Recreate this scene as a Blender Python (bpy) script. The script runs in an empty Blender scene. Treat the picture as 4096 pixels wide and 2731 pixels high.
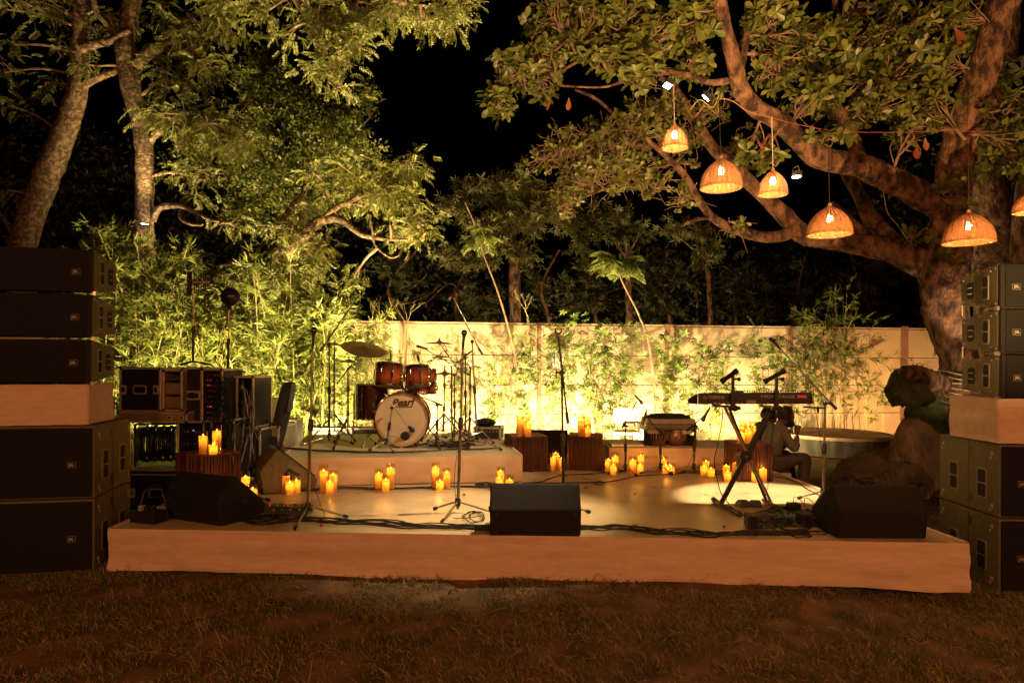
import bpy, math, random
import numpy as np
from mathutils import Vector, Matrix, noise
rnd = random.Random(7)
rng = np.random.default_rng(7)
S = bpy.context.scene
C = S.collection
PI = math.pi
# ------------------------------------------------------------------ camera
F = 2731.0            # focal length in photo pixels (24 mm on a 36 mm frame)
EYE = 1.65
HOR = 1450.0
ROLL = math.radians(0.32)
cd = bpy.data.cameras.new('camera'); cam = bpy.data.objects.new('camera', cd); C.objects.link(cam)
cd.sensor_width = 36.0; cd.lens = 24.0
cd.shift_y = (HOR - 1365.5) / 4096.0
cd.clip_start = 0.05; cd.clip_end = 500
cam.matrix_world = Matrix.Translation((0, 0, EYE)) @ Matrix.Rotation(PI/2, 4, 'X') @ Matrix.Rotation(ROLL, 4, 'Z')
S.camera = cam
# ------------------------------------------------------------------ night sky
W = bpy.data.worlds.new('World'); S.world = W; W.use_nodes = True
wn = W.node_tree; wn.nodes.clear()
so = wn.nodes.new('ShaderNodeOutputWorld'); bg = wn.nodes.new('ShaderNodeBackground')
sky = wn.nodes.new('ShaderNodeTexSky'); sky.sky_type = 'NISHITA'; sky.sun_disc = False
sky.sun_elevation = math.radians(-4); sky.sun_rotation = math.radians(200)
bg.inputs['Strength'].default_value = 0.012
wn.links.new(sky.outputs[0], bg.inputs['Color']); wn.links.new(bg.outputs[0], so.inputs[0])
S.view_settings.view_transform = 'Standard'; S.view_settings.look = 'None'
S.view_settings.exposure = 0.0; S.view_settings.gamma = 1.0
S.view_settings.use_curve_mapping = False
cy = S.cycles
cy.max_bounces = 6; cy.diffuse_bounces = 3; cy.glossy_bounces = 3; cy.transmission_bounces = 4
cy.transparent_max_bounces = 10; cy.sample_clamp_indirect = 4.0; cy.sample_clamp_direct = 0
cy.caustics_reflective = False; cy.caustics_refractive = False; cy.use_denoising = True

# ------------------------------------------------------------------ picture geometry -> place
ca, sa = math.cos(ROLL), math.sin(ROLL)
def ray(px, py):
    u, v = (px - 2048) / F, (HOR - py) / F
    return Vector((u*ca - v*sa, 1.0, u*sa + v*ca))
def P(px, py, D):
    r = ray(px, py); return Vector((r.x*D, D, EYE + r.z*D))
def G(px, py, z=0.0):
    r = ray(px, py); D = (z - EYE) / r.z
    return Vector((r.x*D, D, z))
DECK, RISER = 0.34, 0.63
def gz(x, y):          # the lawn falls away a little to the right
    t = min(1, max(0, (x - 1.4) / 2.0)); t = t*t*(3-2*t)
    return -0.10 * t

# ------------------------------------------------------------------ lamps
WARM = (1.0, 0.72, 0.31); AMBER = (1.0, 0.36, 0.115); WHITE = (1.0, 0.74, 0.42)
def lamp(kind, loc, power, col, size=0.05, target=None, cone=60, blend=0.5, parent=None):
    l = bpy.data.lights.new('light', kind); o = bpy.data.objects.new('light', l); C.objects.link(o)
    l.energy = power; l.color = col; l.shadow_soft_size = size
    if kind == 'SPOT':
        l.spot_size = math.radians(cone); l.spot_blend = blend
    o.location = loc
    if target is not None:
        o.rotation_mode = 'QUATERNION'
        o.rotation_quaternion = (Vector(target) - Vector(loc)).to_track_quat('-Z', 'Y')
    return o
# warm bulbs strung over the audience lawn behind the photographer
for x, y, z, p in ((-4.5, -3.0, 3.3, 430), (-1.0, -4.0, 3.4, 560), (2.8, -3.0, 3.3, 640), (6.0, -1.5, 3.3, 360)):
    lamp('POINT', (x, y, z), p, AMBER, 0.25)

# ------------------------------------------------------------------ mesh helpers
ORDER = []
class MB:
    def __init__(s): s.v = []; s.f = []; s.m = []
    def add(s, vs, fs, mi=0):
        n = len(s.v); s.v.extend([tuple(v) for v in vs]); s.f.extend([tuple(i+n for i in f) for f in fs]); s.m.extend([mi]*len(fs)); return s
    def box(s, c, d, R=None, mi=0):
        hx, hy, hz = d[0]/2, d[1]/2, d[2]/2; c = Vector(c)
        vs = [Vector((x, y, z)) for x in (-hx, hx) for y in (-hy, hy) for z in (-hz, hz)]
        if R is not None: vs = [R @ v for v in vs]
        return s.add([c+v for v in vs], [(0,1,3,2),(4,6,7,5),(0,4,5,1),(2,3,7,6),(0,2,6,4),(1,5,7,3)], mi)
    def hull8(s, p, mi=0):   # p: 4 bottom then 4 top, ccw from above
        return s.add(p, [(3,2,1,0),(4,5,6,7),(0,1,5,4),(1,2,6,5),(2,3,7,6),(3,0,4,7)], mi)
    def prism(s, poly, a, b, mi=0):  # poly points + offset vector range a->b
        n = len(poly); a = Vector(a); b = Vector(b)
        vs = [Vector(p)+a for p in poly] + [Vector(p)+b for p in poly]
        fs = [tuple(range(n))[::-1], tuple(range(n, 2*n))] + [(i, (i+1) % n, (i+1) % n + n, i+n) for i in range(n)]
        return s.add(vs, fs, mi)
    def path(s, pts, r, n=8, mi=0, cap=True, closed=False):
        pts = [Vector(p) for p in pts]; m = len(pts)
        rs = r if isinstance(r, (list, tuple)) else [r]*m
        t0 = (pts[1]-pts[0]).normalized(); a = Vector((0, 0, 1)) if abs(t0.z) < .9 else Vector((1, 0, 0))
        u = t0.cross(a).normalized(); vs = []
        for i, p in enumerate(pts):
            q0 = pts[i-1] if i > 0 else (pts[-1] if closed else pts[0]); q1 = pts[i+1] if i < m-1 else (pts[0] if closed else pts[-1])
            t = (q1-q0)
            t = t.normalized() if t.length > 1e-9 else t0
            u = (u - t*u.dot(t)); u = u.normalized() if u.length > 1e-6 else t.orthogonal().normalized(); w = t.cross(u)
            for k in range(n):
                an = 2*PI*k/n; vs.append(p + (u*math.cos(an) + w*math.sin(an))*rs[i])
        fs = [(i*n+k, i*n+(k+1) % n, (i+1)*n+(k+1) % n, (i+1)*n+k) for i in range(m-1) for k in range(n)]
        if closed: fs += [((m-1)*n+k, (m-1)*n+(k+1) % n, (k+1) % n, k) for k in range(n)]
        elif cap: fs += [tuple(range(n))[::-1], tuple((m-1)*n+k for k in range(n))]
        return s.add(vs, fs, mi)
    def rod(s, a, b, r, r2=None, n=10, mi=0): return s.path([a, b], [r, r if r2 is None else r2], n, mi)
    def lathe(s, prof, c=(0, 0, 0), R=None, n=24, mi=0):  # prof: (r, z)
        c = Vector(c); vs = []
        for r, z in prof:
            for k in range(n):
                an = 2*PI*k/n; v = Vector((max(r, 1e-5)*math.cos(an), max(r, 1e-5)*math.sin(an), z)); vs.append(c + (R @ v if R is not None else v))
        m = len(prof)
        return s.add(vs, [(i*n+k, i*n+(k+1) % n, (i+1)*n+(k+1) % n, (i+1)*n+k) for i in range(m-1) for k in range(n)], mi)
    def ball(s, c, r, n=12, mi=0, sc=(1, 1, 1), R=None):
        pr = [(math.sin(PI*i/(n//2)), -math.cos(PI*i/(n//2))) for i in range(n//2+1)]; c = Vector(c); vs = []
        M = Matrix.Diagonal((r*sc[0], r*sc[1], r*sc[2]))
        if R is not None: M = R @ M
        return s.lathe([(a, b) for a, b in pr], c, M, n, mi)
    def rrect(s, c, u, v, w, h, r, t, mi=0):   # rounded rectangle plate, thickness t along u x v
        u = Vector(u).normalized(); v = Vector(v).normalized(); nn = u.cross(v); c = Vector(c); poly = []
        for cx, cy_, a0 in ((1, 1, 0), (-1, 1, 90), (-1, -1, 180), (1, -1, 270)):
            for k in range(4):
                an = math.radians(a0 + 30*k)
                poly.append(c + u*(cx*(w/2-r) + r*math.cos(an)) + v*(cy_*(h/2-r) + r*math.sin(an)))
        return s.prism(poly, nn*0, nn*t, mi)
    def build(s, name, mats, parent=None, smooth=False, bevel=0, world=False, sub=0, at=None):
        if not isinstance(mats, (list, tuple)): mats = [mats]
        vs = s.v
        if world and parent is not None:
            M = PM[parent.name].inverted(); vs = [tuple(M @ Vector(v)) for v in vs]
        if at is not None: vs = [(v[0]-at[0], v[1]-at[1], v[2]-at[2]) for v in vs]
        me = bpy.data.meshes.new(name); me.from_pydata(vs, [], s.f); 
        for m in mats: me.materials.append(m)
        if len(mats) > 1: me.polygons.foreach_set('material_index', s.m)
        if smooth: me.polygons.foreach_set('use_smooth', [True]*len(me.polygons))
        o = bpy.data.objects.new(name, me); C.objects.link(o)
        if parent is not None: o.parent = parent
        if at is not None: o.location = at
        ORDER.append(o)
        if bevel:
            b = o.modifiers.new('bevel', 'BEVEL'); b.width = bevel; b.segments = 2; b.limit_method = 'ANGLE'; b.angle_limit = .6
        if sub:
            b = o.modifiers.new('sub', 'SUBSURF'); b.levels = sub; b.render_levels = sub
        if smooth and bevel == 0 and not sub:
            try: me.set_sharp_from_angle(angle=.7)
            except Exception: pass
        return o
PM = {}
def tag(o, label=None, cat=None, group=None, kind=None):
    if label: o['label'] = label
    if cat: o['category'] = cat
    if group: o['group'] = group
    if kind: o['kind'] = kind
    return o
def thing(name, label, cat, loc=(0, 0, 0), rz=0, group=None):
    o = bpy.data.objects.new(name, None); C.objects.link(o); o.empty_display_size = .1
    o.location = loc; o.rotation_euler = (0, 0, rz)
    PM[o.name] = Matrix.Translation(loc) @ Matrix.Rotation(rz, 4, 'Z')
    return tag(o, label, cat, group)
def npmesh(name, V, Fc, mat, parent=None, smooth=False, world=False):
    """V (n,3), Fc (m,3|4) arrays"""
    V = np.asarray(V, dtype=np.float64); Fc = np.asarray(Fc, dtype=np.int32)
    if world and parent is not None:
        M = np.array(PM[parent.name].inverted()); V = V @ M[:3, :3].T + M[:3, 3]
    me = bpy.data.meshes.new(name); k = Fc.shape[1]
    me.vertices.add(len(V)); me.vertices.foreach_set('co', V.ravel())
    me.loops.add(Fc.size); me.loops.foreach_set('vertex_index', Fc.ravel())
    me.polygons.add(len(Fc)); me.polygons.foreach_set('loop_start', np.arange(0, Fc.size, k, dtype=np.int32))
    me.polygons.foreach_set('loop_total', np.full(len(Fc), k, dtype=np.int32))
    if smooth: me.polygons.foreach_set('use_smooth', np.ones(len(Fc), dtype=bool))
    me.materials.append(mat); me.update(calc_edges=True); me.validate()
    o = bpy.data.objects.new(name, me); C.objects.link(o)
    if parent is not None: o.parent = parent
    ORDER.append(o); return o
def text(s, size, mat, parent, loc, rot, name='logo', ext=.0015, world=False, shear=0, sx=1, align='CENTER', bold=0.0):
    cu = bpy.data.curves.new(name, 'FONT'); cu.body = s; cu.size = size; cu.extrude = ext; cu.align_x = align; cu.align_y = 'CENTER'
    cu.shear = shear; cu.offset = bold; cu.materials.append(mat); cu.resolution_u = 3
    tmp = bpy.data.objects.new('tmp', cu); C.objects.link(tmp); me = bpy.data.meshes.new_from_object(tmp); bpy.data.objects.remove(tmp)
    o = bpy.data.objects.new(name, me); C.objects.link(o); o.parent = parent
    M = Matrix.Translation(loc) @ rot.to_4x4() @ Matrix.Diagonal((sx, 1, 1, 1))
    if world: M = PM[parent.name].inverted() @ M
    o.matrix_basis = M; ORDER.append(o); return o
RFRONT = Matrix.Rotation(PI/2, 3, 'X')      # text facing -Y

# ------------------------------------------------------------------ materials
def mat(name, c, r=.6, m=0.0, var=.25, sc=6.0, bump=0.0, bs=40.0, spec=.5, emit=None, es=0.0, coat=0.0, c2=None, det=5.0, stretch=None, thr=None, bd=.01):
    M = bpy.data.materials.new(name); M.use_nodes = True; N = M.node_tree.nodes; L = M.node_tree.links
    b = N['Principled BSDF']; b.inputs['Roughness'].default_value = r; b.inputs['Metallic'].default_value = m
    b.inputs['Specular IOR Level'].default_value = spec; b.inputs['Coat Weight'].default_value = coat
    tc = N.new('ShaderNodeTexCoord'); mp = N.new('ShaderNodeMapping'); L.new(tc.outputs['Object'], mp.inputs['Vector'])
    if stretch: mp.inputs['Scale'].default_value = stretch
    nz = N.new('ShaderNodeTexNoise'); nz.inputs['Scale'].default_value = sc; nz.inputs['Detail'].default_value = det; L.new(mp.outputs[0], nz.inputs['Vector'])
    cr = N.new('ShaderNodeValToRGB'); L.new(nz.outputs['Fac'], cr.inputs['Fac'])
    ca_ = [max(0, x*(1-var)) for x in c]; cb = c2 if c2 else [min(1, x*(1+var)) for x in c]
    cr.color_ramp.elements[0].color = (*ca_, 1); cr.color_ramp.elements[1].color = (*cb, 1)
    lo, hi = thr if thr else (.3, .7)
    cr.color_ramp.elements[0].position = lo; cr.color_ramp.elements[1].position = hi
    L.new(cr.outputs[0], b.inputs['Base Color'])
    rr = N.new('ShaderNodeMapRange'); L.new(nz.outputs['Fac'], rr.inputs['Value']); rr.inputs['To Min'].default_value = max(0, r-.08); rr.inputs['To Max'].default_value = min(1, r+.08)
    L.new(rr.outputs[0], b.inputs['Roughness'])
    if bump:
        n2 = N.new('ShaderNodeTexNoise'); n2.inputs['Scale'].default_value = bs; n2.inputs['Detail'].default_value = 6; L.new(mp.outputs[0], n2.inputs['Vector'])
        bp = N.new('ShaderNodeBump'); bp.inputs['Strength'].default_value = bump; bp.inputs['Distance'].default_value = bd
        L.new(n2.outputs['Fac'], bp.inputs['Height']); L.new(bp.outputs[0], b.inputs['Normal'])
    if emit: b.inputs['Emission Color'].default_value = (*emit, 1); b.inputs['Emission Strength'].default_value = es
    return M
def emis(name, c, s):
    M = bpy.data.materials.new(name); M.use_nodes = True; N = M.node_tree.nodes; N.clear()
    o = N.new('ShaderNodeOutputMaterial'); e = N.new('ShaderNodeEmission'); e.inputs[0].default_value = (*c, 1); e.inputs[1].default_value = s
    M.node_tree.links.new(e.outputs[0], o.inputs[0]); return M
def leafmat(name, c, c2, tr=.3, r=.45):
    M = bpy.data.materials.new(name); M.use_nodes = True; N = M.node_tree.nodes; L = M.node_tree.links; N.clear()
    o = N.new('ShaderNodeOutputMaterial'); g = N.new('ShaderNodeNewGeometry'); cr = N.new('ShaderNodeValToRGB')
    L.new(g.outputs['Random Per Island'], cr.inputs[0])
    cr.color_ramp.elements[0].color = (*c, 1); cr.color_ramp.elements[1].color = (*c2, 1)
    b = N.new('ShaderNodeBsdfPrincipled'); b.inputs['Roughness'].default_value = r; L.new(cr.outputs[0], b.inputs['Base Color'])
    t = N.new('ShaderNodeBsdfTranslucent'); L.new(cr.outputs[0], t.inputs[0]); mx = N.new('ShaderNodeMixShader'); mx.inputs[0].default_value = tr
    L.new(b.outputs[0], mx.inputs[1]); L.new(t.outputs[0], mx.inputs[2]); L.new(mx.outputs[0], o.inputs[0]); return M
def glassmat(name, c=(.90, .76, .52), op=.12):
    M = bpy.data.materials.new(name); M.use_nodes = True; N = M.node_tree.nodes; L = M.node_tree.links; N.clear()
    o = N.new('ShaderNodeOutputMaterial'); t = N.new('ShaderNodeBsdfTransparent'); t.inputs[0].default_value = (*c, 1)
    g = N.new('ShaderNodeBsdfGlossy'); g.inputs['Roughness'].default_value = .04; g.inputs[0].default_value = (1, 1, 1, 1)
    fr = N.new('ShaderNodeLayerWeight'); fr.inputs[0].default_value = .35
    mm = N.new('ShaderNodeMath'); mm.operation = 'MULTIPLY'; mm.inputs[1].default_value = .55; L.new(fr.outputs['Facing'], mm.inputs[0])
    mx = N.new('ShaderNodeMixShader'); L.new(mm.outputs[0], mx.inputs[0]); L.new(t.outputs[0], mx.inputs[1]); L.new(g.outputs[0], mx.inputs[2]); L.new(mx.outputs[0], o.inputs[0]); return M
def waxmat():
    M = bpy.data.materials.new('wax'); M.use_nodes = True; N = M.node_tree.nodes; L = M.node_tree.links; N.clear()
    o = N.new('ShaderNodeOutputMaterial'); d = N.new('ShaderNodeBsdfDiffuse'); d.inputs[0].default_value = (.86, .70, .42, 1)
    t = N.new('ShaderNodeBsdfTranslucent'); t.inputs[0].default_value = (.95, .62, .16, 1)
    mx = N.new('ShaderNodeMixShader'); mx.inputs[0].default_value = .5
    L.new(d.outputs[0], mx.inputs[1]); L.new(t.outputs[0], mx.inputs[2]); L.new(mx.outputs[0], o.inputs[0]); return M
M_ = {}
M_['ground'] = mat('ground_soil', (.075, .062, .020), .95, var=.55, sc=3.6, bump=.9, bs=30, c2=(.20, .11, .05), det=9)
M_['grass'] = leafmat('dry_grass', (.06, .085, .02), (.24, .19, .07), .2, .8)
M_['cloth'] = mat('beige_cloth', (.62, .46, .35), .9, var=.10, sc=14, bump=.35, bs=160, stretch=(.5, 1, 3))
M_['cloth2'] = mat('beige_cloth_pale', (.66, .50, .34), .9, var=.10, sc=5, bump=.35, bs=160)
M_['deck'] = mat('deck_vinyl', (.60, .46, .27), .30, var=.16, sc=3.2, bump=.12, bs=7, spec=.45, det=8)
M_['rdeck'] = mat('riser_vinyl', (.62, .48, .29), .32, var=.14, sc=4, bump=.15, bs=6, spec=.5)
M_['wall'] = mat('precast_concrete', (.58, .45, .30), .85, var=.10, sc=1.7, bump=.15, bs=30, det=8)
M_['post'] = mat('fence_post', (.28, .15, .11), .7, var=.2, sc=6)
M_['black'] = mat('black_powder', (.018, .018, .019), .5, var=.3, sc=30, bump=.2, bs=250)
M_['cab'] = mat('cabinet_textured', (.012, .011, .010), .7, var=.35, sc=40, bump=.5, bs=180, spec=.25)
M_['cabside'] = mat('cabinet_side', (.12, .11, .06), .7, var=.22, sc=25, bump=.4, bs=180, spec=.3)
def grillemat():
    M = bpy.data.materials.new('perforated_grille'); M.use_nodes = True; N = M.node_tree.nodes; L = M.node_tree.links; b = N['Principled BSDF']
    tc = N.new('ShaderNodeTexCoord'); v = N.new('ShaderNodeTexVoronoi'); v.inputs['Scale'].default_value = 95; v.inputs['Randomness'].default_value = .0
    L.new(tc.outputs['Object'], v.inputs['Vector']); cr = N.new('ShaderNodeValToRGB'); L.new(v.outputs['Distance'], cr.inputs[0])
    cr.color_ramp.elements[0].color = (.004, .004, .004, 1); cr.color_ramp.elements[0].position = .33
    cr.color_ramp.elements[1].color = (.012, .0118, .0115, 1); cr.color_ramp.elements[1].position = .42
    L.new(cr.outputs[0], b.inputs['Base Color']); b.inputs['Roughness'].default_value = .8; b.inputs['Specular IOR Level'].default_value = .15; return M
M_['grille'] = grillemat()
M_['chrome'] = mat('chrome', (.75, .72, .68), .14, 1.0, var=.06, sc=20)
M_['steel'] = mat('stand_steel', (.42, .37, .30), .3, .9, var=.15, sc=20)
M_['alu'] = mat('aluminium_edge', (.62, .55, .44), .36, .5, var=.2, sc=25)
M_['plastic'] = mat('black_plastic', (.015, .014, .014), .35, var=.3, sc=20)
M_['rubber'] = mat('cable_rubber', (.010, .010, .010), .5, var=.3, sc=20)
M_['laminate'] = mat('case_laminate', (.014, .013, .012), .55, var=.3, sc=18, bump=.15, bs=90)
M_['ply'] = mat('case_plywood', (.22, .16, .085), .6, var=.3, sc=5)
M_['white'] = mat('logo_white', (.62, .60, .55), .5, var=.02)
M_['grey'] = mat('logo_grey', (.30, .29, .27), .5, var=.05)
M_['redlogo'] = mat('logo_red', (.55, .02, .05), .4, var=.02, emit=(1, .05, .1), es=.25)
M_['cymbal'] = mat('bronze_cymbal', (.42, .24, .10), .33, .9, var=.2, sc=12, bump=.15, bs=60)
M_['stick'] = mat('stained_sticks', (.085, .021, .012), .42, var=.5, sc=5, bump=.6, bs=30, stretch=(3, 3, .8))
M_['sticktop'] = mat('stick_ends', (.16, .055, .03), .6, var=.5, sc=60)
M_['wax'] = waxmat()
M_['glass'] = glassmat('candle_glass')
M_['flame'] = emis('candle_flame', (1, .50, .09), 8)
M_['wicker'] = mat('woven_cane', (.38, .18, .075), .55, var=.35, sc=30, bump=.3, bs=150)
M_['bulb'] = emis('lamp_bulb', (1, .56, .20), 520)
M_['flood'] = emis('flood_face', (1, .93, .82), 60)
M_['bark'] = mat('tree_bark', (.11, .048, .028), .9, var=.65, sc=7, bump=1.0, bs=26, c2=(.28, .145, .08), det=12, thr=(.40, .66), stretch=(1.5, 1.5, .8), bd=.05)
M_['bark2'] = mat('mottled_bark', (.10, .060, .030), .9, var=.4, sc=13, bump=.9, bs=30, c2=(.24, .155, .08), det=10, thr=(.42, .64), bd=.035)
M_['twig'] = mat('twig_bark', (.22, .14, .085), .8, var=.4, sc=8, bump=.3, bs=60)
M_['culm'] = mat('bamboo_culm', (.40, .36, .13), .45, var=.25, sc=8)
M_['bamboo'] = leafmat('bamboo_leaf', (.055, .085, .012), (.22, .25, .045), .3)
M_['neem'] = leafmat('pinnate_leaf', (.070, .085, .015), (.20, .20, .042), .3)
M_['bush'] = leafmat('bush_leaf', (.055, .075, .012), (.16, .18, .03), .3)
M_['mango'] = leafmat('long_leaf', (.075, .085, .022), (.18, .16, .05), .3)
M_['almond'] = leafmat('broad_leaf', (.045, .068, .012), (.20, .215, .045), .2, .40)
M_['dead'] = leafmat('dead_leaf', (.25, .06, .03), (.34, .12, .05), .3)
M_['shrub'] = leafmat('shrub_leaf', (.035, .075, .010), (.14, .20, .03), .25)
M_['void'] = mat('recess_black', (.003, .003, .003), .9, var=.1)
M_['straw'] = leafmat('straw', (.16, .11, .06), (.42, .30, .18), .1, .8)
M_['dark'] = leafmat('far_leaf', (.05, .065, .025), (.13, .13, .05), .2)
# ------------------------------------------------------------------ the ground
def smooth(e0, e1, x):
    t = np.clip((x-e0)/(e1-e0), 0, 1); return t*t*(3-2*t)
xs = np.unique(np.concatenate([np.linspace(-90, -8, 12), np.linspace(-8, 9, 110), np.linspace(9, 90, 12)]))
ys = np.unique(np.concatenate([np.linspace(-60, 2, 10), np.linspace(2, 7, 70), np.linspace(7, 18, 40), np.linspace(18, 120, 10)]))
X, Y = np.meshgrid(xs, ys); Z = -0.10*smooth(1.4, 3.4, X)
near = smooth(-8, -6, X)*(1-smooth(7, 9, X))*smooth(2, 3, Y)*(1-smooth(12, 16, Y))
bump = np.array([noise.noise(Vector((x*1.1, y*1.1, 0)))*.022 + noise.noise(Vector((x*4, y*4, 3)))*.008 for x, y in zip(X.ravel(), Y.ravel())]).reshape(X.shape)
Z = Z + bump*near
nx, ny = len(xs), len(ys)
idx = np.arange(nx*ny).reshape(ny, nx)
Fq = np.stack([idx[:-1, :-1].ravel(), idx[:-1, 1:].ravel(), idx[1:, 1:].ravel(), idx[1:, :-1].ravel()], 1)
g = npmesh('ground', np.stack([X.ravel(), Y.ravel(), Z.ravel()], 1), Fq, M_['ground'], smooth=True)
tag(g, 'dark trampled lawn with bare brown soil between the grass', kind='structure')
def gh(x, y):
    return gz(x, y) + (noise.noise(Vector((x*1.1, y*1.1, 0)))*.022 + noise.noise(Vector((x*4, y*4, 3)))*.008)*(1 if 3 < y < 12 and -6 < x < 7 else 0)
# grass blades, dry and sparse, as one stuff object
def blades(n, xr, yr, hmin, hmax, thr=-.15, w=.0035, seed=1):
    r = np.random.default_rng(seed); V = []; Fc = []
    cnt = 0; out = []
    while cnt < n:
        x = r.uniform(*xr); y = r.uniform(*yr)
        d = noise.noise(Vector((x*1.7, y*2.0, 9)))+.6*noise.noise(Vector((x*6, y*6, 2)))
        if d < thr + r.uniform(-.25, .25): cnt += .2; continue
        k = r.integers(1, 4)
        for _ in range(k):
            bx, by = x + r.normal(0, .012), y + r.normal(0, .012); z = gh(bx, by)-.004
            h = r.uniform(hmin, hmax)*(1.5 if r.random() < .06 else 1); a = r.uniform(0, 2*PI); ln = abs(r.normal(0, .9))*h
            dx, dy = math.cos(a), math.sin(a); ww = w*r.uniform(.6, 1.3)
            n0 = len(V)
            V += [(bx-dy*ww, by+dx*ww, z), (bx+dy*ww, by-dx*ww, z), (bx+dx*ln*.4+dy*ww*.7, by+dy*ln*.4-dx*ww*.7, z+h*.6), (bx+dx*ln, by+dy*ln, z+h)]
            Fc += [(n0, n0+1, n0+2), (n0, n0+2, n0+3)]
        cnt += k
    return V, Fc
V1, F1 = blades(60000, (-4.2, 4.4), (3.1, 5.6), .010, .040, thr=-.05)
V2, F2 = blades(9000, (3.3, 7.5), (5.2, 12.5), .02, .05, seed=4, w=.006)
V3, F3 = blades(4000, (-6.5, -3.2), (5.6, 9.5), .02, .05, seed=5, w=.006)
n1 = len(V1); n2 = n1+len(V2)
# loose straw lying on the soil
V4 = []; F4 = []
for i in range(5200):
    x, y = rng.uniform(-4.2, 4.4), rng.uniform(3.1, 5.35)
    if noise.noise(Vector((x*2.2, y*2.6, 4))) < rng.uniform(-.45, .25): continue
    a = rng.uniform(0, 2*PI); L_ = rng.uniform(.025, .13); z = gh(x, y)+.004; k_ = rng.normal(0, .8); w_ = rng.uniform(.0008, .0022); n0 = len(V4); px_, py_ = x, y
    for q in range(5):
        h_ = z+.018*math.sin(q/4*PI)*rng.uniform(.2, 1.3); V4 += [(px_-math.sin(a)*w_, py_+math.cos(a)*w_, h_), (px_+math.sin(a)*w_, py_-math.cos(a)*w_, h_+.001)]
        px_ += math.cos(a)*L_/4; py_ += math.sin(a)*L_/4; a += k_*.35
    for q in range(4): F4 += [(n0+2*q, n0+2*q+1, n0+2*q+3), (n0+2*q, n0+2*q+3, n0+2*q+2)]
for c_ in range(150):   # wispy tufts of longer dry stems
    cx, cyy = rng.uniform(-4.2, 4.4), rng.uniform(3.15, 5.25); sz = rng.uniform(.5, 1.3)
    for s_ in range(int(rng.integers(8, 26))):
        x, y = cx+rng.normal(0, .03*sz), cyy+rng.normal(0, .02*sz); a = rng.uniform(0, 2*PI); L_ = rng.uniform(.04, .12)*sz; z = gh(x, y)-.002; k_ = rng.normal(0, .9); w_ = rng.uniform(.0007, .0016); up_ = rng.uniform(.2, 1.0); n0 = len(V4); px_, py_ = x, y
        for q in range(5):
            h_ = z+L_*up_*math.sin(q/4*PI*rng.uniform(.55, .8)); V4 += [(px_-math.sin(a)*w_, py_+math.cos(a)*w_, h_), (px_+math.sin(a)*w_, py_-math.cos(a)*w_, h_+.0008)]
            px_ += math.cos(a)*L_/4; py_ += math.sin(a)*L_/4; a += k_*.3
        for q in range(4): F4 += [(n0+2*q, n0+2*q+1, n0+2*q+3), (n0+2*q, n0+2*q+3, n0+2*q+2)]
tag(npmesh('straw', V4, F4, M_['straw']), 'pale dry grass stems scattered over the soil in front of the stage', kind='stuff')
V4 = V4[:2]; F4 = []
n3 = n2+len(V3)
FF = np.concatenate([np.array(F1), np.array(F2)+n1, np.array(F3)+n2])
g = npmesh('grass', V1+V2+V3, FF, M_['grass']); tag(g, 'short dry grass blades on the lawn', kind='stuff')
# pale round path slab near the wall
sl = MB(); c = Vector((5.0, 11.6, gz(5, 11)+.0)); sl.lathe([(0, .0), (2.1, .0), (2.12, .035), (2.08, .05), (0, .05)], c, Matrix.Diagonal((1.1, .62, 1)), 48)
M_['slab'] = mat('concrete_slab', (.34, .27, .18), .8, var=.2, sc=4, bump=.3, bs=40)
tag(sl.build('path', M_['slab'], smooth=True), 'pale concrete slab path in front of the low round platform', kind='structure')

# ------------------------------------------------------------------ boundary wall: posts and precast panels
def wy(x): return 13.88 + .129*x
wa = math.atan(.129)
wall = thing('boundary_wall', 'cream precast concrete boundary wall with brown posts behind the stage', 'wall', (0, 13.88, 0), wa)
M_['panel'] = M_['wall']
pan = {}
for k in range(-5, 6):
    xk = .547/math.cos(wa) + 2.70*k
    if k in (0, 1, 2, -1, -2, -3, 3, 4, -4, 5): pass
    b = MB(); wdt = .075 if k != 3 else .13
    b.box((xk, -.03, 1.235), (wdt, .12, 2.47 + (.04 if k == 3 else 0))); b.build('post', M_['post'], wall, bevel=.006)
    if k == 5: break
    for j in range(4):
        h = .60 if j < 3 else .62
        b = MB(); b.box((xk+1.35, .02 + rnd.uniform(-.004, .004), .60*j + h/2 + .002), (2.70-.062, .05, h-.012))
        b.build('panel', M_['panel'], wall, bevel=.007)
    b = MB(); b.box((xk+1.35, .02, 2.445), (2.70-.08, .085, .03)); b.build('coping', M_['wall'], wall, bevel=.004)

# ------------------------------------------------------------------ cloth helpers
def cloth_strip(a, b, top, bot, mats, name, parent, amp=.012, nx_=90, nz_=10, seed=0, botf=None, hang=.0):
    """vertical cloth from a to b (xy), z from top to bot, facing -Y"""
    a = Vector(a); b = Vector(b); d = (b-a); L_ = d.length; d.normalize(); n = Vector((d.y, -d.x))
    V = []; Fc = []
    for i in range(nx_+1):
        t = i/nx_; p = a + d*(L_*t); zb = bot + (botf(t) if botf else 0)
        for j in range(nz_+1):
            s = j/nz_; z = top + (zb-top)*s
            off = amp*(noise.noise(Vector((p.x*1.3+seed, s*3.5, p.y)))*1.2 + .8*noise.noise(Vector((p.x*2.2+seed, s*9+p.x*1.2, 5)))*s + .6*noise.noise(Vector((p.x*9+seed, s*1.5, 7)))*s) + hang*s
            if j == 0: off = 0
            if j == 1: off = abs(off)*.5+.004
            q = p + n*off; V.append((q.x, q.y, z))
    for i in range(nx_):
        for j in range(nz_):
            k = i*(nz_+1)+j; Fc.append((k, k+1, k+nz_+2, k+nz_+1))
    return npmesh(name, V, Fc, mats, parent, smooth=True, world=True)

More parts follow.
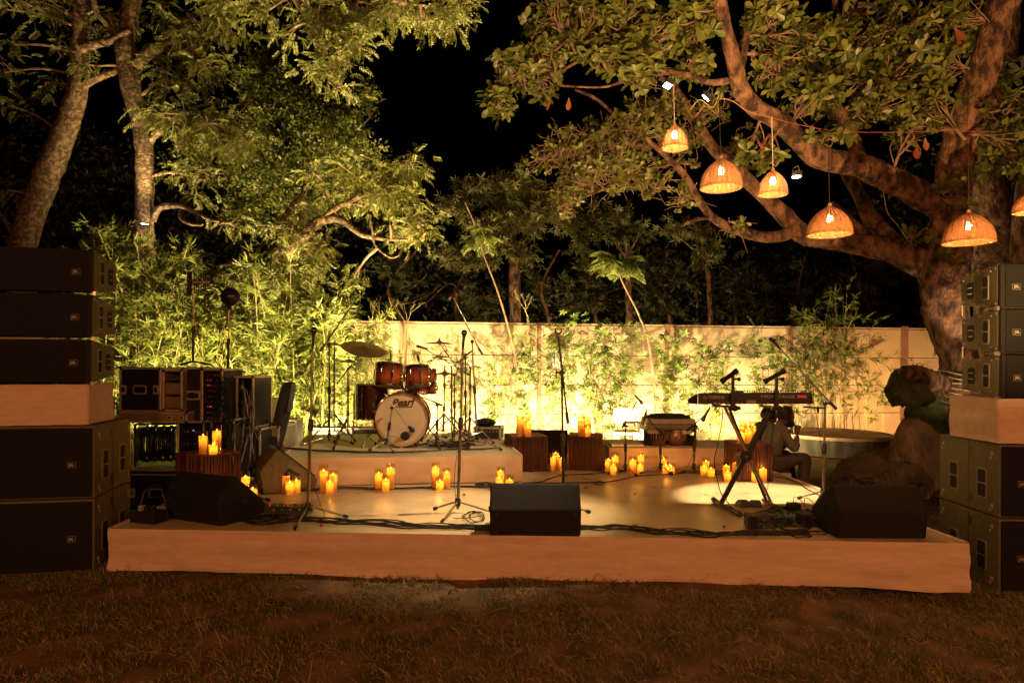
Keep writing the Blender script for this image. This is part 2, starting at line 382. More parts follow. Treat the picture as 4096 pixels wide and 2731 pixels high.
# ------------------------------------------------------------------ main stage
FL = G(432, 2113, DECK); FR = G(3877, 2172, DECK)
BR = Vector((3.16, 9.35, DECK)); BL = Vector((-3.3, 9.45, DECK))
st = thing('stage', 'low stage of cream vinyl decking with a beige cloth skirt on the lawn', 'stage', ((FL.x+FR.x)/2, (FL.y+FR.y)/2, 0))
def lerp(a, b, t): return a + (b-a)*t
# deck sheets: front to back strips, each butted to the next, slightly different level
cuts = [0, .30, .62, 1.0]
for i in range(3):
    a0, b0, a1, b1 = lerp(FL, BL, cuts[i]), lerp(FR, BR, cuts[i]), lerp(FL, BL, cuts[i+1]), lerp(FR, BR, cuts[i+1])
    dz = -.0035*i
    nxx, nyy = 60, 24; V = []; Fc = []
    for j in range(nyy+1):
        for k in range(nxx+1):
            p = lerp(lerp(a0, b0, k/nxx), lerp(a1, b1, k/nxx), j/nyy)
            V.append((p.x, p.y, DECK + dz + .0022*noise.noise(Vector((p.x*1.6, p.y*1.6, i))) + .0007*noise.noise(Vector((p.x*7, p.y*7, i)))-.003))
    for j in range(nyy):
        for k in range(nxx): q = j*(nxx+1)+k; Fc.append((q, q+1, q+nxx+2, q+nxx+1))
    o = npmesh('deck_sheet', V, Fc, M_['deck'], st, smooth=True, world=True)
b = MB(); ins = .05
q = [FL+Vector((ins, ins, 0)), FR+Vector((-ins, ins, 0)), BR+Vector((-ins, -ins, 0)), BL+Vector((ins, -ins, 0))]
b.hull8([Vector((p.x, p.y, .02)) for p in q] + [Vector((p.x, p.y, DECK-.02)) for p in q]); b.build('frame', M_['ply'], st, world=True)
zl = lambda t: .012 + .012*math.sin(t*9) - .035*t
cloth_strip((FL.x, FL.y), (FR.x, FR.y), DECK, .02, M_['cloth'], 'skirt', st, .022, 150, 12, 1, botf=lambda t: -.005 + .012*math.sin(t*11) + .006*math.sin(t*31) - .02*t, hang=.012)
cloth_strip((FR.x, FR.y), (BR.x, BR.y), DECK, -.03, M_['cloth'], 'skirt', st, .015, 60, 8, 4)
cloth_strip((BL.x, BL.y), (FL.x, FL.y), DECK, .0, M_['cloth'], 'skirt', st, .015, 60, 8, 8)
# folded cloth hem lying along the right and left edge of the deck
for (a, c_) in ((FR, BR), (FL, BL)):
    s_ = -1 if a is FR else 1; V = []; Fc = []
    for i in range(41):
        p = lerp(a, c_, i/40)
        for k, (ox, oz) in enumerate(((-.002*s_, .0), (.0, .006), (.05*s_ + .012*noise.noise(Vector((p.y*3, 1, 1))), .005), (.052*s_+.012*noise.noise(Vector((p.y*3, 1, 1))), .0))):
            V.append((p.x+ox, p.y, DECK+oz + (.002 if k in (1, 2) else 0)))
    for i in range(40):
        for k in range(3): q = i*4+k; Fc.append((q, q+1, q+5, q+4))
    npmesh('hem', V, Fc, M_['cloth'], st, smooth=True, world=True)

# ------------------------------------------------------------------ drum riser
A = G(1108, 1835, RISER); B = G(2090, 1820, RISER); dv = (B-A).normalized(); nv = Vector((-dv.y, dv.x, 0)); RD = 2.44
A2, B2 = A+nv*RD, B+nv*RD
rs = thing('drum_riser', 'square drum riser with beige cloth skirt standing on the stage', 'riser', ((A.x+B.x)/2, (A.y+B.y)/2, DECK))
V = []; Fc = []; nn = 48
for j in range(nn+1):
    for k in range(nn+1):
        p = lerp(lerp(A, B, k/nn), lerp(A2, B2, k/nn), j/nn); V.append((p.x, p.y, RISER-.002+.0025*noise.noise(Vector((p.x*2, p.y*2, 5)))))
for j in range(nn):
    for k in range(nn): q = j*(nn+1)+k; Fc.append((q, q+1, q+nn+2, q+nn+1))
npmesh('riser_top', V, Fc, M_['rdeck'], rs, smooth=True, world=True)
b = MB(); i0 = (dv+nv)*.01; q = [A+i0, B+(nv-dv)*.01, B2-(dv+nv)*.01, A2+(dv-nv)*.01]
b.hull8([Vector((p.x, p.y, DECK+.004)) for p in q]+[Vector((p.x, p.y, RISER-.02)) for p in q]); b.build('frame', M_['ply'], rs, world=True)
cloth_strip((A.x, A.y), (B.x, B.y), RISER, DECK+.004, M_['cloth2'], 'skirt', rs, .012, 80, 8, 11, hang=.01)
cloth_strip((B.x, B.y), (B2.x, B2.y), RISER, DECK+.004, M_['cloth2'], 'skirt', rs, .012, 50, 8, 15)
cloth_strip((A2.x, A2.y), (A.x, A.y), RISER, DECK+.004, M_['cloth2'], 'skirt', rs, .012, 50, 8, 19)
for (a, c_) in ((A, A2), (B, B2)):
    b = MB(); s_ = dv*(.035 if a is A else -.035); b.hull8([a, a+s_, c_+s_, c_, a+Vector((0, 0, .007)), a+s_+Vector((0, 0, .006)), c_+s_+Vector((0, 0, .006)), c_+Vector((0, 0, .007))] if a is A else [a+s_, a, c_, c_+s_, a+s_+Vector((0, 0, .006)), a+Vector((0, 0, .007)), c_+Vector((0, 0, .007)), c_+s_+Vector((0, 0, .006))]); b.build('hem', M_['cloth2'], rs, world=True)

# ------------------------------------------------------------------ small platform for the percussionist
TP = .62
pa = G(2437, 1789, TP); pb = Vector((3.02, pa.y-.03, TP)); pd = .92
tp = thing('platform', 'small cloth covered platform at the back of the stage under the silver case', 'platform', ((pa.x+pb.x)/2, pa.y, DECK))
b = MB(); b.hull8([(pa.x+.01, pa.y+.01, DECK+.003), (pb.x-.01, pb.y+.01, DECK+.003), (pb.x-.01, pb.y+pd, DECK+.003), (pa.x+.01, pa.y+pd, DECK+.003), (pa.x, pa.y+.005, TP), (pb.x, pb.y+.005, TP), (pb.x, pb.y+pd, TP), (pa.x, pa.y+pd, TP)]); b.build('top', M_['cloth2'], tp, bevel=.015, world=True)
cloth_strip((pa.x, pa.y), (pb.x, pb.y), TP-.004, DECK+.004, M_['cloth2'], 'skirt', tp, .035, 80, 14, 23, hang=.02)
cloth_strip((pa.x, pa.y+pd), (pa.x, pa.y), TP-.004, DECK+.004, M_['cloth2'], 'skirt', tp, .03, 30, 8, 26)
s0 = MB(); q0, q1 = G(2450, 1786, TP+.01), G(2568, 1782, TP+.01)
s0.box(((q0.x+q1.x)/2, q0.y+.28, TP+.02), (.40, .5, .035)); M_['sheet'] = mat('white_sheet', (.75, .68, .52), .8, var=.1, sc=5, bump=.5, bs=12)
tag(s0.build('folded_sheet', M_['sheet'], bevel=.012), 'folded white sheet lying on the small platform beside the tabla drums', 'sheet')

# ------------------------------------------------------------------ candles
def candle_mesh(H, h, r=.036):
    return None
ncan = 0
def candle(px, gt, wt, b, z, label, group, lit=1.0):
    base = G(px, b, z); r = .0385*rnd.uniform(.96, 1.04); base.y += r*.8; D = base.y
    base.x = P(px, b, D).x
    H = max(.10, P(px, gt, D).z - z); h = max(.07, min(P(px, wt, D).z - z, H-.03))
    t = thing('candle', label, 'candle', base, rnd.uniform(0, 6), group)
    b_ = MB(); b_.lathe([(r*1.0, 0), (r*1.0, .006), (r*1.0, h*.5), (r*1.0, h-.004), (r*.95, h), (r*.80, h-.004), (r*.5, h-.010), (.003, h-.013)], n=24)
    b_.build('wax', M_['wax'], t, smooth=True)
    g_ = MB(); R_ = r+.006; g_.lathe([(R_*.3, .002), (R_, .002), (R_, H*.5), (R_, H), (R_-.0015, H+.001), (R_-.002, H-.003)], n=24); g_.build('glass', M_['glass'], t, smooth=True)
    f_ = MB(); f_.lathe([(.002, h-.012), (.006, h-.004), (.0068, h+.003), (.0045, h+.011), (.0015, h+.019), (0, h+.021)], n=8); f_.build('flame', M_['flame'], t, smooth=True)
    l = lamp('POINT', (0, 0, h-.035), .42*lit, (1, .50, .11), .012); l.parent = t
    l = lamp('POINT', (0, 0, h+.026), .26*lit, (1, .46, .10), .002); l.parent = t
    return t
CG = [
 ('in front of the riser left corner', DECK, [(1144,1885,1901,1971),(1159,1911,1928,1976),(1185,1904,1921,1970)]),
 ('before the riser, right of the front left microphone stand', DECK, [(1294,1859,1882,1967),(1333,1881,1897,1966),(1319,1906,1925,1972)]),
 ('below the bass drum', DECK, [(1515,1876,1893,1962),(1562,1855,1872,1960),(1543,1900,1918,1967)]),
 ('before the riser, left of the centre microphone stand', DECK, [(1742,1850,1868,1954),(1786,1873,1888,1955),(1759,1906,1923,1960)]),
 ('peeking over the centre floor monitor', DECK, [(2002,1868,1884,1957),(1997,1894,1911,1962),(2038,1901,1919,1960)]),
 ('on top of the far left stick stool', .76, [(812,1724,1743,1817),(867,1700,1723,1815),(853,1760,1778,1818)]),
 ('on the floor right of the far left stick stool', DECK, [(981,1885,1907,2002),(1010,1933,1954,2004)]),
 ('half hidden behind the left floor monitor', DECK, [(833,1926,1945,2022),(857,1953,1970,2026)]),
 ('on the stick stool nearest the riser', .76, [(2079,1662,1674,1745),(2102,1668,1682,1742),(2112,1679,1693,1747)]),
 ('on the stick stool left of the chair', .76, [(2324,1663,1681,1745),(2349,1665,1678,1741),(2351,1697,1709,1747)]),
 ('on the floor between the two middle stick stools', DECK, [(2222,1796,1812,1880),(2213,1815,1829,1883),(2246,1818,1832,1880)]),
 ('on the floor before the chair', DECK, [(2433,1825,1838,1894),(2461,1809,1825,1893),(2453,1846,1859,1898)]),
 ('right of the short microphone stand', DECK, [(2531,1826,1839,1893),(2563,1810,1823,1889),(2561,1847,1858,1895)]),
 ('under the tabla drums behind a tripod foot', DECK, [(2656,1826,1838,1890),(2664,1848,1860,1894),(2685,1854,1866,1893)]),
 ('on the floor left of the hanging keyboard cable', DECK, [(2815,1850,1864,1905),(2824,1832,1845,1900),(2844,1862,1874,1905)]),
 ('at the left side of the right stick stool', DECK, [(2905,1849,1862,1920),(2911,1873,1886,1927),(2942,1836,1851,1922)]),
 ('on top of the right stick stool', .765, [(2972,1683,1699,1766),(3010,1685,1701,1766),(2966,1718,1731,1772),(2995,1704,1717,1773)]),
 ('at the right side of the right stick stool', DECK, [(3046,1837,1853,1922),(3052,1859,1874,1928),(3020,1875,1889,1929)]),
]
for place, z, L_ in CG:
    hs = sorted([(b-w, i) for i, (x, g_, w, b) in enumerate(L_)], reverse=True); names = {}
    words = ['tallest', 'middle height', 'shortest'] if len(L_) == 3 else (['taller', 'shorter'] if len(L_) == 2 else ['tallest', 'second tallest', 'third tallest', 'shortest'])
    for k, (_, i) in enumerate(hs): names[i] = words[k]
    for i, (x, g_, w, b_) in enumerate(L_):
        candle(x, g_, w, b_, z, names[i] + ' glass candle ' + place, 'glass candles glowing around the stage', rnd.uniform(.8, 1.15))

# ------------------------------------------------------------------ stick clad stools
def stool(cx, cy, rz, s, label):
    t = thing('stool', label, 'stool', (cx, cy, DECK), rz, 'stick clad cube stools'); H = .42; h = s/2
    b = MB(); b.box((0, 0, H/2), (s-.05, s-.05, H-.012)); b.build('core', M_['laminate'], t)
    b = MB(); b.box((0, 0, H-.008), (s-.012, s-.012, .016)); b.build('top', M_['sticktop'], t, bevel=.004)
    n = 13; w = s/n; pool = []
    for k in range(6):
        b = MB(); r = w*.51*rnd.uniform(.78, 1.12); pts = []; rr = []
        for q in range(6):
            pts.append((rnd.uniform(-.0018, .0018), rnd.uniform(-.002, .002), q/5*(H-.004))); rr.append(r*rnd.uniform(.88, 1.1))
        b.path(pts, rr, 7); me = b.build('stick', M_['stick'], t, smooth=True).data; pool.append(me)
    for o in [c for c in t.children if c.name.startswith('stick')]: bpy.data.objects.remove(o)
    for side in range(4):
        a = side*PI/2
        for k in range(n):
            x = -h + (k+.5)*w; y = -h + w*rnd.uniform(.32, .60)
            o = bpy.data.objects.new('stick', pool[rnd.randrange(6)]); C.objects.link(o); o.parent = t
            o.location = (x*math.cos(a)-y*math.sin(a), x*math.sin(a)+y*math.cos(a), .001); o.rotation_euler = (0, 0, rnd.uniform(0, 6)); o.scale = (1, 1, rnd.uniform(.985, 1.01))
    return t
def ctr(px, by, z, off):
    p = G(px, by, z); return p.x*(1+off/p.y), p.y+off
x_, y_ = ctr(833, 2000, DECK, .27); stool(x_, y_, math.radians(-33), .43, 'far left stick clad stool carrying three candles beside the flight cases')
x_, y_ = ctr(2102, 1885, DECK, .24); stool(x_, y_, math.radians(14), .45, 'stick clad stool with three candles beside the riser right corner')
x_, y_ = ctr(2341, 1882, DECK, .24); stool(x_, y_, math.radians(-9), .42, 'stick clad stool with three candles left of the white chair')
x_, y_ = ctr(2991, 1925, DECK, .22); stool(x_, y_, math.radians(3), .41, 'right stick clad stool with four candles behind the keyboard stand')

# ------------------------------------------------------------------ floor monitors
def wedge(loc, rz, label, w=.66, sc=1.0, cm='cab'):
    t = thing('floor_monitor', label, 'speaker', loc, rz, 'black wedge floor monitors'); k = sc
    prof = [(.03, 0), (0, .20), (.13, .375), (.165, .378), (.50, .10), (.47, 0)]
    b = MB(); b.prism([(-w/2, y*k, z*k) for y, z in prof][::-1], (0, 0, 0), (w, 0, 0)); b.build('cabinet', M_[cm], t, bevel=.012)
    b = MB(); a = Vector((.165, .378)); c = Vector((.50, .10)); d = (c-a).normalized(); n_ = Vector((-d.y, d.x)); n_ = n_ if n_.y > 0 else -n_
    p0, p1 = (a+d*.03)*k, (c-d*.03)*k
    b.hull8([(-w/2+.02, p0.x, p0.y), (w/2-.02, p0.x, p0.y), (w/2-.02, p1.x, p1.y), (-w/2+.02, p1.x, p1.y)] + [(x, q.x+n_.x*.012, q.y+n_.y*.012) for x, q in ((-w/2+.02, p0), (w/2-.02, p0), (w/2-.02, p1), (-w/2+.02, p1))]); b.build('grille', M_['grille'], t, bevel=.004)
    for s_ in (-1, 1):
        b = MB(); u = Vector((0, .85, -.52)); v = Vector((0, .52, .85))
        if s_ < 0: u = -u
        cpt = Vector((s_*(w/2+.001), .27*k, .15*k)); b.rrect(cpt, u, v, .13*k, .085*k, .02, .004); b.build('handle_recess', M_['void'], t)
        b = MB(); b.rod(cpt+u*(-.05*k)+Vector((s_*.006, 0, .0)), cpt+u*(.05*k)+Vector((s_*.006, 0, 0)), .008); b.build('handle', M_['black'], t)
    for x in (-w/2+.05, w/2-.05):
        for z in (.035, .17):
            b = MB(); b.lathe([(0, -.002), (.011, -.001), (.014, .004), (.011, .008), (0, .008)], (x, .03-.15*z+.0, z*k), Matrix.Rotation(PI/2, 3, 'X'), 10); b.build('foot', M_['rubber'], t)
    return t
c0, c1 = G(1967, 2141, DECK), G(2317, 2147, DECK); wedge(((c0.x+c1.x)/2, (c0.y+c1.y)/2-.02, DECK), 0.01, 'black wedge floor monitor at the centre front of the stage', (c1.x-c0.x)+.03)
c0, c1 = G(3362, 2152, DECK), G(3690, 2158, DECK); wedge(((c0.x+c1.x)/2+.01, (c0.y+c1.y)/2-.02, DECK), 0.0, 'black wedge floor monitor at the right front corner of the stage', .67, 1.02)
c0, c1 = G(646, 2073, DECK), G(880, 2110, DECK); d = (c1-c0); wedge(((c0.x+c1.x)/2, (c0.y+c1.y)/2, DECK), math.atan2(d.y, d.x), 'black wedge floor monitor at the left front corner of the stage', .64, 1.0)
p = G(1030, 1985, DECK); wedge((p.x-.14, p.y+.34, DECK), math.radians(-62), 'black wedge monitor coloured as if amber lit, in front of the leaning guitar bag', .55, 1.12, 'cabside')  # black cabinet takes the lighter side material in place of amber light on it
p = G(2200, 1853, DECK); wedge((p.x, p.y-.02, DECK), math.radians(3), 'black wedge monitor in the gap between the two middle stools', .50, 1.12)

# ------------------------------------------------------------------ loudspeaker stacks
M_['frame'] = mat('handle_rim', (.20, .175, .11), .5, var=.15, sc=20)
def handle(par, c, u, v, nrm, w, h, two=True):
    b = MB(); b.rrect(c, u, v, w, h, .022, .007); b.build('handle_frame', M_['frame'], par, bevel=.002)
    zs = ((-h*.235), (h*.235)) if two else (0,)
    for z in zs:
        b = MB(); b.rrect(Vector(c)+Vector(v)*z+Vector(nrm)*.0065, u, v, w*.74, h*(.42 if two else .84), .016, .003); b.build('handle_recess', M_['void'], par)
def badge(par, x, z, sz, y=-.004):
    b = MB(); b.rrect((x, y, z), (1, 0, 0), (0, 0, 1), sz*1.25, sz, .004, .004); b.rrect((x, y-.004, z), (1, 0, 0), (0, 0, 1), sz*1.05, sz*.8, .003, .002, 1); o = b.build('badge', [M_['cabside'], M_['void']], par)
    text('JBL', sz*.62, M_['grey'], par, (x, y-.0075, z-.0), RFRONT, bold=.0008)
def array_box(loc, rz, s, label, grp, W=1.1):
    t = thing('line_array_speaker', label, 'speaker', loc, rz, grp); H, Hb, Dp = .352, .235, .50
    X1 = -s*W; xa, xb = (X1, 0) if s > 0 else (0, X1)
    b = MB(); m = H/2; fz = .012
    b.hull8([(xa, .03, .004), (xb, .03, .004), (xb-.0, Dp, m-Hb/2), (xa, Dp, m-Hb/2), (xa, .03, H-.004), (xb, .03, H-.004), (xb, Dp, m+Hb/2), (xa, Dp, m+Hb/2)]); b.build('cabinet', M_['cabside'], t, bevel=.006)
    b = MB(); gx0, gx1 = (xa, xb-.04) if s > 0 else (xa+.04, xb)
    b.hull8([(gx0, -.005, .012), (gx1, -.005, .012), (gx1+.02*s, .03, .006), (gx0, .03, .006), (gx0, -.005, H-.012), (gx1, -.005, H-.012), (gx1+.02*s, .03, H-.006), (gx0, .03, H-.006)]); b.build('grille', M_['grille'], t, bevel=.004)
    b = MB(); ex = -.02*s; b.box((ex, .012, H/2), (.036, .036, H-.012)); b.build('edge_rail', M_['cab'], t, bevel=.006)
    badge(t, -s*.115, H*.47, .05, -.009)
    u = (0, 1, 0) if s > 0 else (0, -1, 0); n_ = Vector((s, 0, 0)); sx = s*.001
    handle(t, (sx, .17, m), u, (0, 0, 1), n_, .085, .20)
    b = MB(); b.rrect((sx, .37, m-.005), u, (0, 0, 1), .09, .135, .022, .003); b.build('input_plate', M_['void'], t)
    for k in range(4):
        b = MB(); b.rod((sx+s*.003, .345+.016*k, m-.03), (sx+s*.008, .345+.016*k, m-.03), .004); b.rod((sx+s*.003, .345+.016*k, m+.02), (sx+s*.008, .345+.016*k, m+.02), .004); b.build('connector', M_['grey'], t)
    for y, z in ((.05, .04), (.05, H-.04), (.25, .05), (.25, H-.05), (.46, m-.09), (.46, m+.09), (.11, .30), (.11, .05)):
        b = MB(); b.lathe([(0, .004), (.006, .004), (.007, 0)], (sx, y, z), Matrix.Rotation(s*PI/2, 3, 'Y'), 8); b.build('screw', M_['grey'], t)
    b = MB(); b.rod((sx+s*.012, .0, .002), (sx+s*.012, .16, .002), .005); b.box((sx+s*.010, .02, .0), (.02, .04, .03)); b.rod((sx+s*.012, .46, m-Hb/2-.0), (sx+s*.012, .46, m-Hb/2-.09), .006); b.build('rigging', M_['steel'], t)
    return t
def sub(loc, rz, s, label, grp, W=1.22, Dp=.82):
    t = thing('subwoofer', label, 'speaker', loc, rz, grp); H = .57
    X1 = -s*W; xa, xb = (X1, 0) if s > 0 else (0, X1)
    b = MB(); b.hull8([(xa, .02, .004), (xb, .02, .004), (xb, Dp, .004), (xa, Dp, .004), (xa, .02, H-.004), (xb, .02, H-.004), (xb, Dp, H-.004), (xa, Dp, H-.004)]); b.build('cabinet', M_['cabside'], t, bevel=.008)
    b = MB(); b.hull8([(xa+.015, -.004, .02), (xb-.015, -.004, .02), (xb-.015, .02, .02), (xa+.015, .02, .02), (xa+.015, -.004, H-.02), (xb-.015, -.004, H-.02), (xb-.015, .02, H-.02), (xa+.015, .02, H-.02)]); b.build('grille', M_['grille'], t, bevel=.005)
    badge(t, -s*.15, H*.47, .05, -.008)
    u = (0, 1, 0) if s > 0 else (0, -1, 0); n_ = Vector((s, 0, 0)); sx = s*.001
    for y in (.22, .60): handle(t, (sx, y, H*.42), u, (0, 0, 1), n_, .13, .24)
    b = MB(); b.box((sx, .40, H*.5), (.004, .006, H*.96)); b.build('seam', M_['plastic'], t)
    for y, z in ((.10, .08), (.10, H-.08), (.76, .08), (.76, H-.08)):
        b = MB(); b.lathe([(0, .005), (.015, .005), (.018, 0)], (sx, y, z), Matrix.Rotation(s*PI/2, 3, 'Y'), 10); b.lathe([(0, .005), (.011, .005), (.013, 0)], (sx, y+.018, z-.035), Matrix.Rotation(s*PI/2, 3, 'Y'), 10); b.build('caster_socket', M_['grey'], t)
    for y in (.40,):
        for z in (.10, H-.09):
            b = MB(); b.rrect((sx+s*.001, y-.03, z), u, (0, 0, 1), .03, .07, .012, .003); b.build('rigging_slot', M_['plastic'], t)
    return t
def cloth_box(loc, rz, s, H, label, W=1.15, Dp=.52):
    t = thing('cloth_plinth', label, 'plinth', loc, rz)
    X1 = -s*W; xa, xb = (X1, 0) if s > 0 else (0, X1); V = []; Fc = []; n1_, n2_, n3_ = 40, 24, 12
    ring = [(xa+(xb-xa)*i/n1_, 0) for i in range(n1_)] + [(xb, Dp*i/n2_) for i in range(n2_)] + [(xb-(xb-xa)*i/n1_, Dp) for i in range(n1_)] + [(xa, Dp-Dp*i/n2_) for i in range(n2_)]
    m = len(ring)
    for j in range(n3_+1):
        z = H*(1-j/n3_)
        for (x, y) in ring:
            cxm, cym = (xa+xb)/2, Dp/2; d_ = Vector((x-cxm, y-cym)).normalized()
            o_ = .012*noise.noise(Vector((x*3, y*3, z*6)))*1.2 + .010*noise.noise(Vector((x*4+z*9, y*4, 7))) + .004
            zz = z + (.008*noise.noise(Vector((x*4, y*4, 3))) if j in (0, n3_) else 0)
            V.append((x+d_.x*o_, y+d_.y*o_, zz))
    for j in range(n3_):
        for i in range(m): q = j*m+i; q2 = j*m+(i+1) % m; Fc.append((q, q+m, q2+m, q2))
    V += [((xa+xb)/2, Dp/2, H)]*1; 
    o = npmesh('drape', V, Fc, M_['cloth'], t, smooth=True)
    b = MB(); b.box(((xa+xb)/2, Dp/2, H/2), (abs(xb-xa)-.03, Dp-.03, H-.012)); b.build('core', M_['cloth'], t)
    return t
lrz = math.atan(.2025); c0 = G(372, 2288, 0.0); c0.z = 0.0
sub((c0.x, c0.y, .0), lrz, 1, 'left stack lower subwoofer resting on the grass', 'subwoofers at the foot of the stacks')
sub((c0.x-.0, c0.y-.0, .572), lrz, 1, 'left stack upper subwoofer below the cloth plinth', 'subwoofers at the foot of the stacks')
dd = Vector((-math.sin(lrz), math.cos(lrz), 0))
cl = c0 + dd*.03; cloth_box((cl.x-.06, cl.y, 1.146), lrz, 1, .315, 'beige cloth covered plinth in the left speaker stack')
e = c0+dd*.06
for k, lb in enumerate(('bottom speaker of the left line array, resting on the cloth', 'middle speaker of the left line array', 'top speaker of the left line array, under the leaning tree')):
    array_box((e.x-.055+.008*k, e.y, 1.465+.356*k), lrz, 1, lb, 'line array speakers in the two stacks')
rrz = -math.atan(.052); c0 = P(4004, 1792, 5.25); zb = -.10
sub((c0.x, c0.y, zb), rrz, -1, 'right stack lower subwoofer resting on the grass', 'subwoofers at the foot of the stacks')
sub((c0.x, c0.y, zb+.572), rrz, -1, 'right stack upper subwoofer below the cloth plinth', 'subwoofers at the foot of the stacks')
dd = Vector((-math.sin(rrz), math.cos(rrz), 0)); cl = c0+dd*.02
cloth_box((cl.x-.01, cl.y, zb+1.146), rrz, -1, .345, 'beige cloth covered plinth in the right speaker stack', Dp=.62)
e = c0+dd*.05
for k, lb in enumerate(('bottom speaker of the right line array, resting on the cloth', 'middle speaker of the right line array', 'top speaker of the right line array, against the big tree trunk')):
    array_box((e.x+.03-.006*k, e.y, zb+1.49+.352*k), rrz, -1, lb, 'line array speakers in the two stacks')
# ------------------------------------------------------------------ microphones and stands
def sag(a, b, d, n=14, lat=0.0, seed=0):
    a = Vector(a); b = Vector(b); out = []
    for i in range(n+1):
        t = i/n; p = a.lerp(b, t); p.z -= d*4*t*(1-t)
        p.x += lat*math.sin(t*PI)+ .01*noise.noise(Vector((t*4, seed, 0))); out.append(p)
    return out
def smoothpath(pts, n=6):
    pts = [Vector(p) for p in pts]; out = []
    for i in range(len(pts)-1):
        p0 = pts[max(0, i-1)]; p1 = pts[i]; p2 = pts[i+1]; p3 = pts[min(len(pts)-1, i+2)]
        for k in range(n):
            t = k/n; out.append(.5*((2*p1)+(-p0+p2)*t+(2*p0-5*p1+4*p2-p3)*t*t+(-p0+3*p1-3*p2+p3)*t**3))
    out.append(pts[-1]); return out
def mic(a, b, label, r=.012, ballr=.026, cable=None, ball=True):
    """handle from a (tail) to b (head)"""
    a = Vector(a); b = Vector(b); d = (b-a).normalized(); t = thing('microphone', label, 'microphone', a, 0, 'microphones on the stands')
    m = MB(); L_ = (b-a).length
    if ball:
        m.path([a, a+d*.01, b-d*ballr*1.7, b-d*ballr*1.2], [r*.8, r*.85, r*1.25, r*1.5], 12); m.build('handle', M_['black'], t, smooth=True, world=True)
        m = MB(); R = d.to_track_quat('Z', 'Y').to_matrix(); m.ball(b-d*ballr*.5, ballr, 14, sc=(1, 1, 1.05), R=R); m.build('windscreen', M_['grille'], t, smooth=True, world=True)
        m = MB(); m.lathe([(ballr*1.02, -.003), (ballr*1.06, 0), (ballr*1.02, .003)], b-d*ballr*.55, R, 16); m.build('ring', M_['steel'], t, smooth=True, world=True)
    else:
        m.path([a, a+d*L_*.15, a+d*L_*.2, b-d*.01, b], [r*.7, r*.8, r*1.1, r*1.1, r*.9], 12); m.build('body', M_['black'], t, smooth=True, world=True)
        m = MB(); m.path([b-d*L_*.3, b+d*.001], [r*1.13, r*1.1], 12); m.build('grille', M_['steel'], t, smooth=True, world=True)
    if cable:
        m = MB(); m.path(smoothpath(cable), .0028, 6); m.build('cable', M_['rubber'], t, smooth=True, world=True)
    return t
def tripod(t, base, z0, hub=.09, feet=(), m1='plastic', r=.011, legmat='steel'):
    b = MB(); c = Vector((base.x, base.y, z0+hub)); b.lathe([(0, -.035), (.02, -.035), (.026, -.02), (.026, .02), (.018, .035), (0, .035)], c, None, 12); b.build('hub', M_[m1], t, smooth=True, world=True)
    for a in feet:
        f = Vector((base.x+math.cos(a[0])*a[1], base.y+math.sin(a[0])*a[1], z0+.012)); s = c+Vector((math.cos(a[0])*.02, math.sin(a[0])*.02, 0))
        b = MB(); b.rod(s, f, r*.75, r*.75, 8); l = b.build('leg', M_[legmat], t, smooth=True, world=True)
        b = MB(); d = (f-s).normalized(); b.path([f-d*.035, f-d*.03, f+d*.008, f+d*.012], [r*.9, r*1.35, r*1.35, r*.9], 8); o = b.build('rubber_foot', M_['rubber'], t, smooth=True, world=True)
def mstand(label, base, z0, pole, boom=None, feet=None, polemat='steel', r=.009, clutch=None, thick=None, counter=True, spread=.32):
    """pole: list of world pts from the hub up; boom (a,b) world pts"""
    t = thing('microphone_stand', label, 'microphone stand', (base.x, base.y, z0), 0, 'microphone stands')
    if feet is None: a0 = rnd.uniform(0, 2); feet = [(a0+k*2.094, spread) for k in range(3)]
    tripod(t, base, z0, feet=feet)
    p0 = Vector((base.x, base.y, z0+.03)); top = Vector(pole); mid = p0.lerp(top, .52)
    b = MB(); b.rod(p0, mid, r*1.25, None, 12); b.build('lower_pole', M_[polemat], t, smooth=True, world=True)
    b = MB(); d = (top-p0).normalized(); b.path([mid-d*.05, mid-d*.045, mid+d*.04, mid+d*.05], [r*1.5, r*2.0, r*2.0, r*1.4], 12); b.build('height_clutch', M_['plastic'], t, smooth=True, world=True)
    b = MB(); b.rod(mid, top, r*.85, None, 12); b.build('upper_pole', M_[polemat], t, smooth=True, world=True)
    if boom:
        a, c = Vector(boom[0]), Vector(boom[1]); b = MB(); b.rod(a, c, r*.8, r*.7, 10); b.build('boom_arm', M_[polemat], t, smooth=True, world=True)
        d = (c-a).normalized(); b = MB(); b.ball(top, r*2.4, 10); b.rod(top+Vector((0, -.035, 0)), top+Vector((0, .03, 0)), r*1.1); b.box(top+Vector((0, -.04, 0)), (.045, .012, .02)); b.build('boom_clamp', M_['plastic'], t, smooth=False, world=True)
        if counter: b = MB(); b.path([a, a+d*.10], r*1.35, 10); b.build('counter_grip', M_['rubber'], t, smooth=True, world=True)
    return t
def ang(px, py, base, z):
    p = G(px, py, z); return (math.atan2(p.y-base.y, p.x-base.x), (p-Vector((base.x, base.y, z))).length)

# front left straight stand
B1 = G(1232, 2068, DECK); D = B1.y
mstand('chrome straight microphone stand at the front left beside the pedal board', B1, DECK, P(1251, 1372, D), feet=[ang(1180, 2118, B1, DECK), ang(1388, 2071, B1, DECK), ang(1120, 2040, B1, DECK)], r=.0115)
mic(P(1250, 1400, D), P(1256, 1314, D), 'round headed vocal microphone on the front left straight stand', cable=[P(1250, 1400, D-.02), P(1243, 1460, D-.03), P(1256, 1580, D-.03), P(1236, 1700, D-.03), P(1246, 1900, D-.04), P(1280, 2010, D-.05), P(1298, 2060, D-.06), G(1290, 2090, DECK+.01)])
b = MB(); 
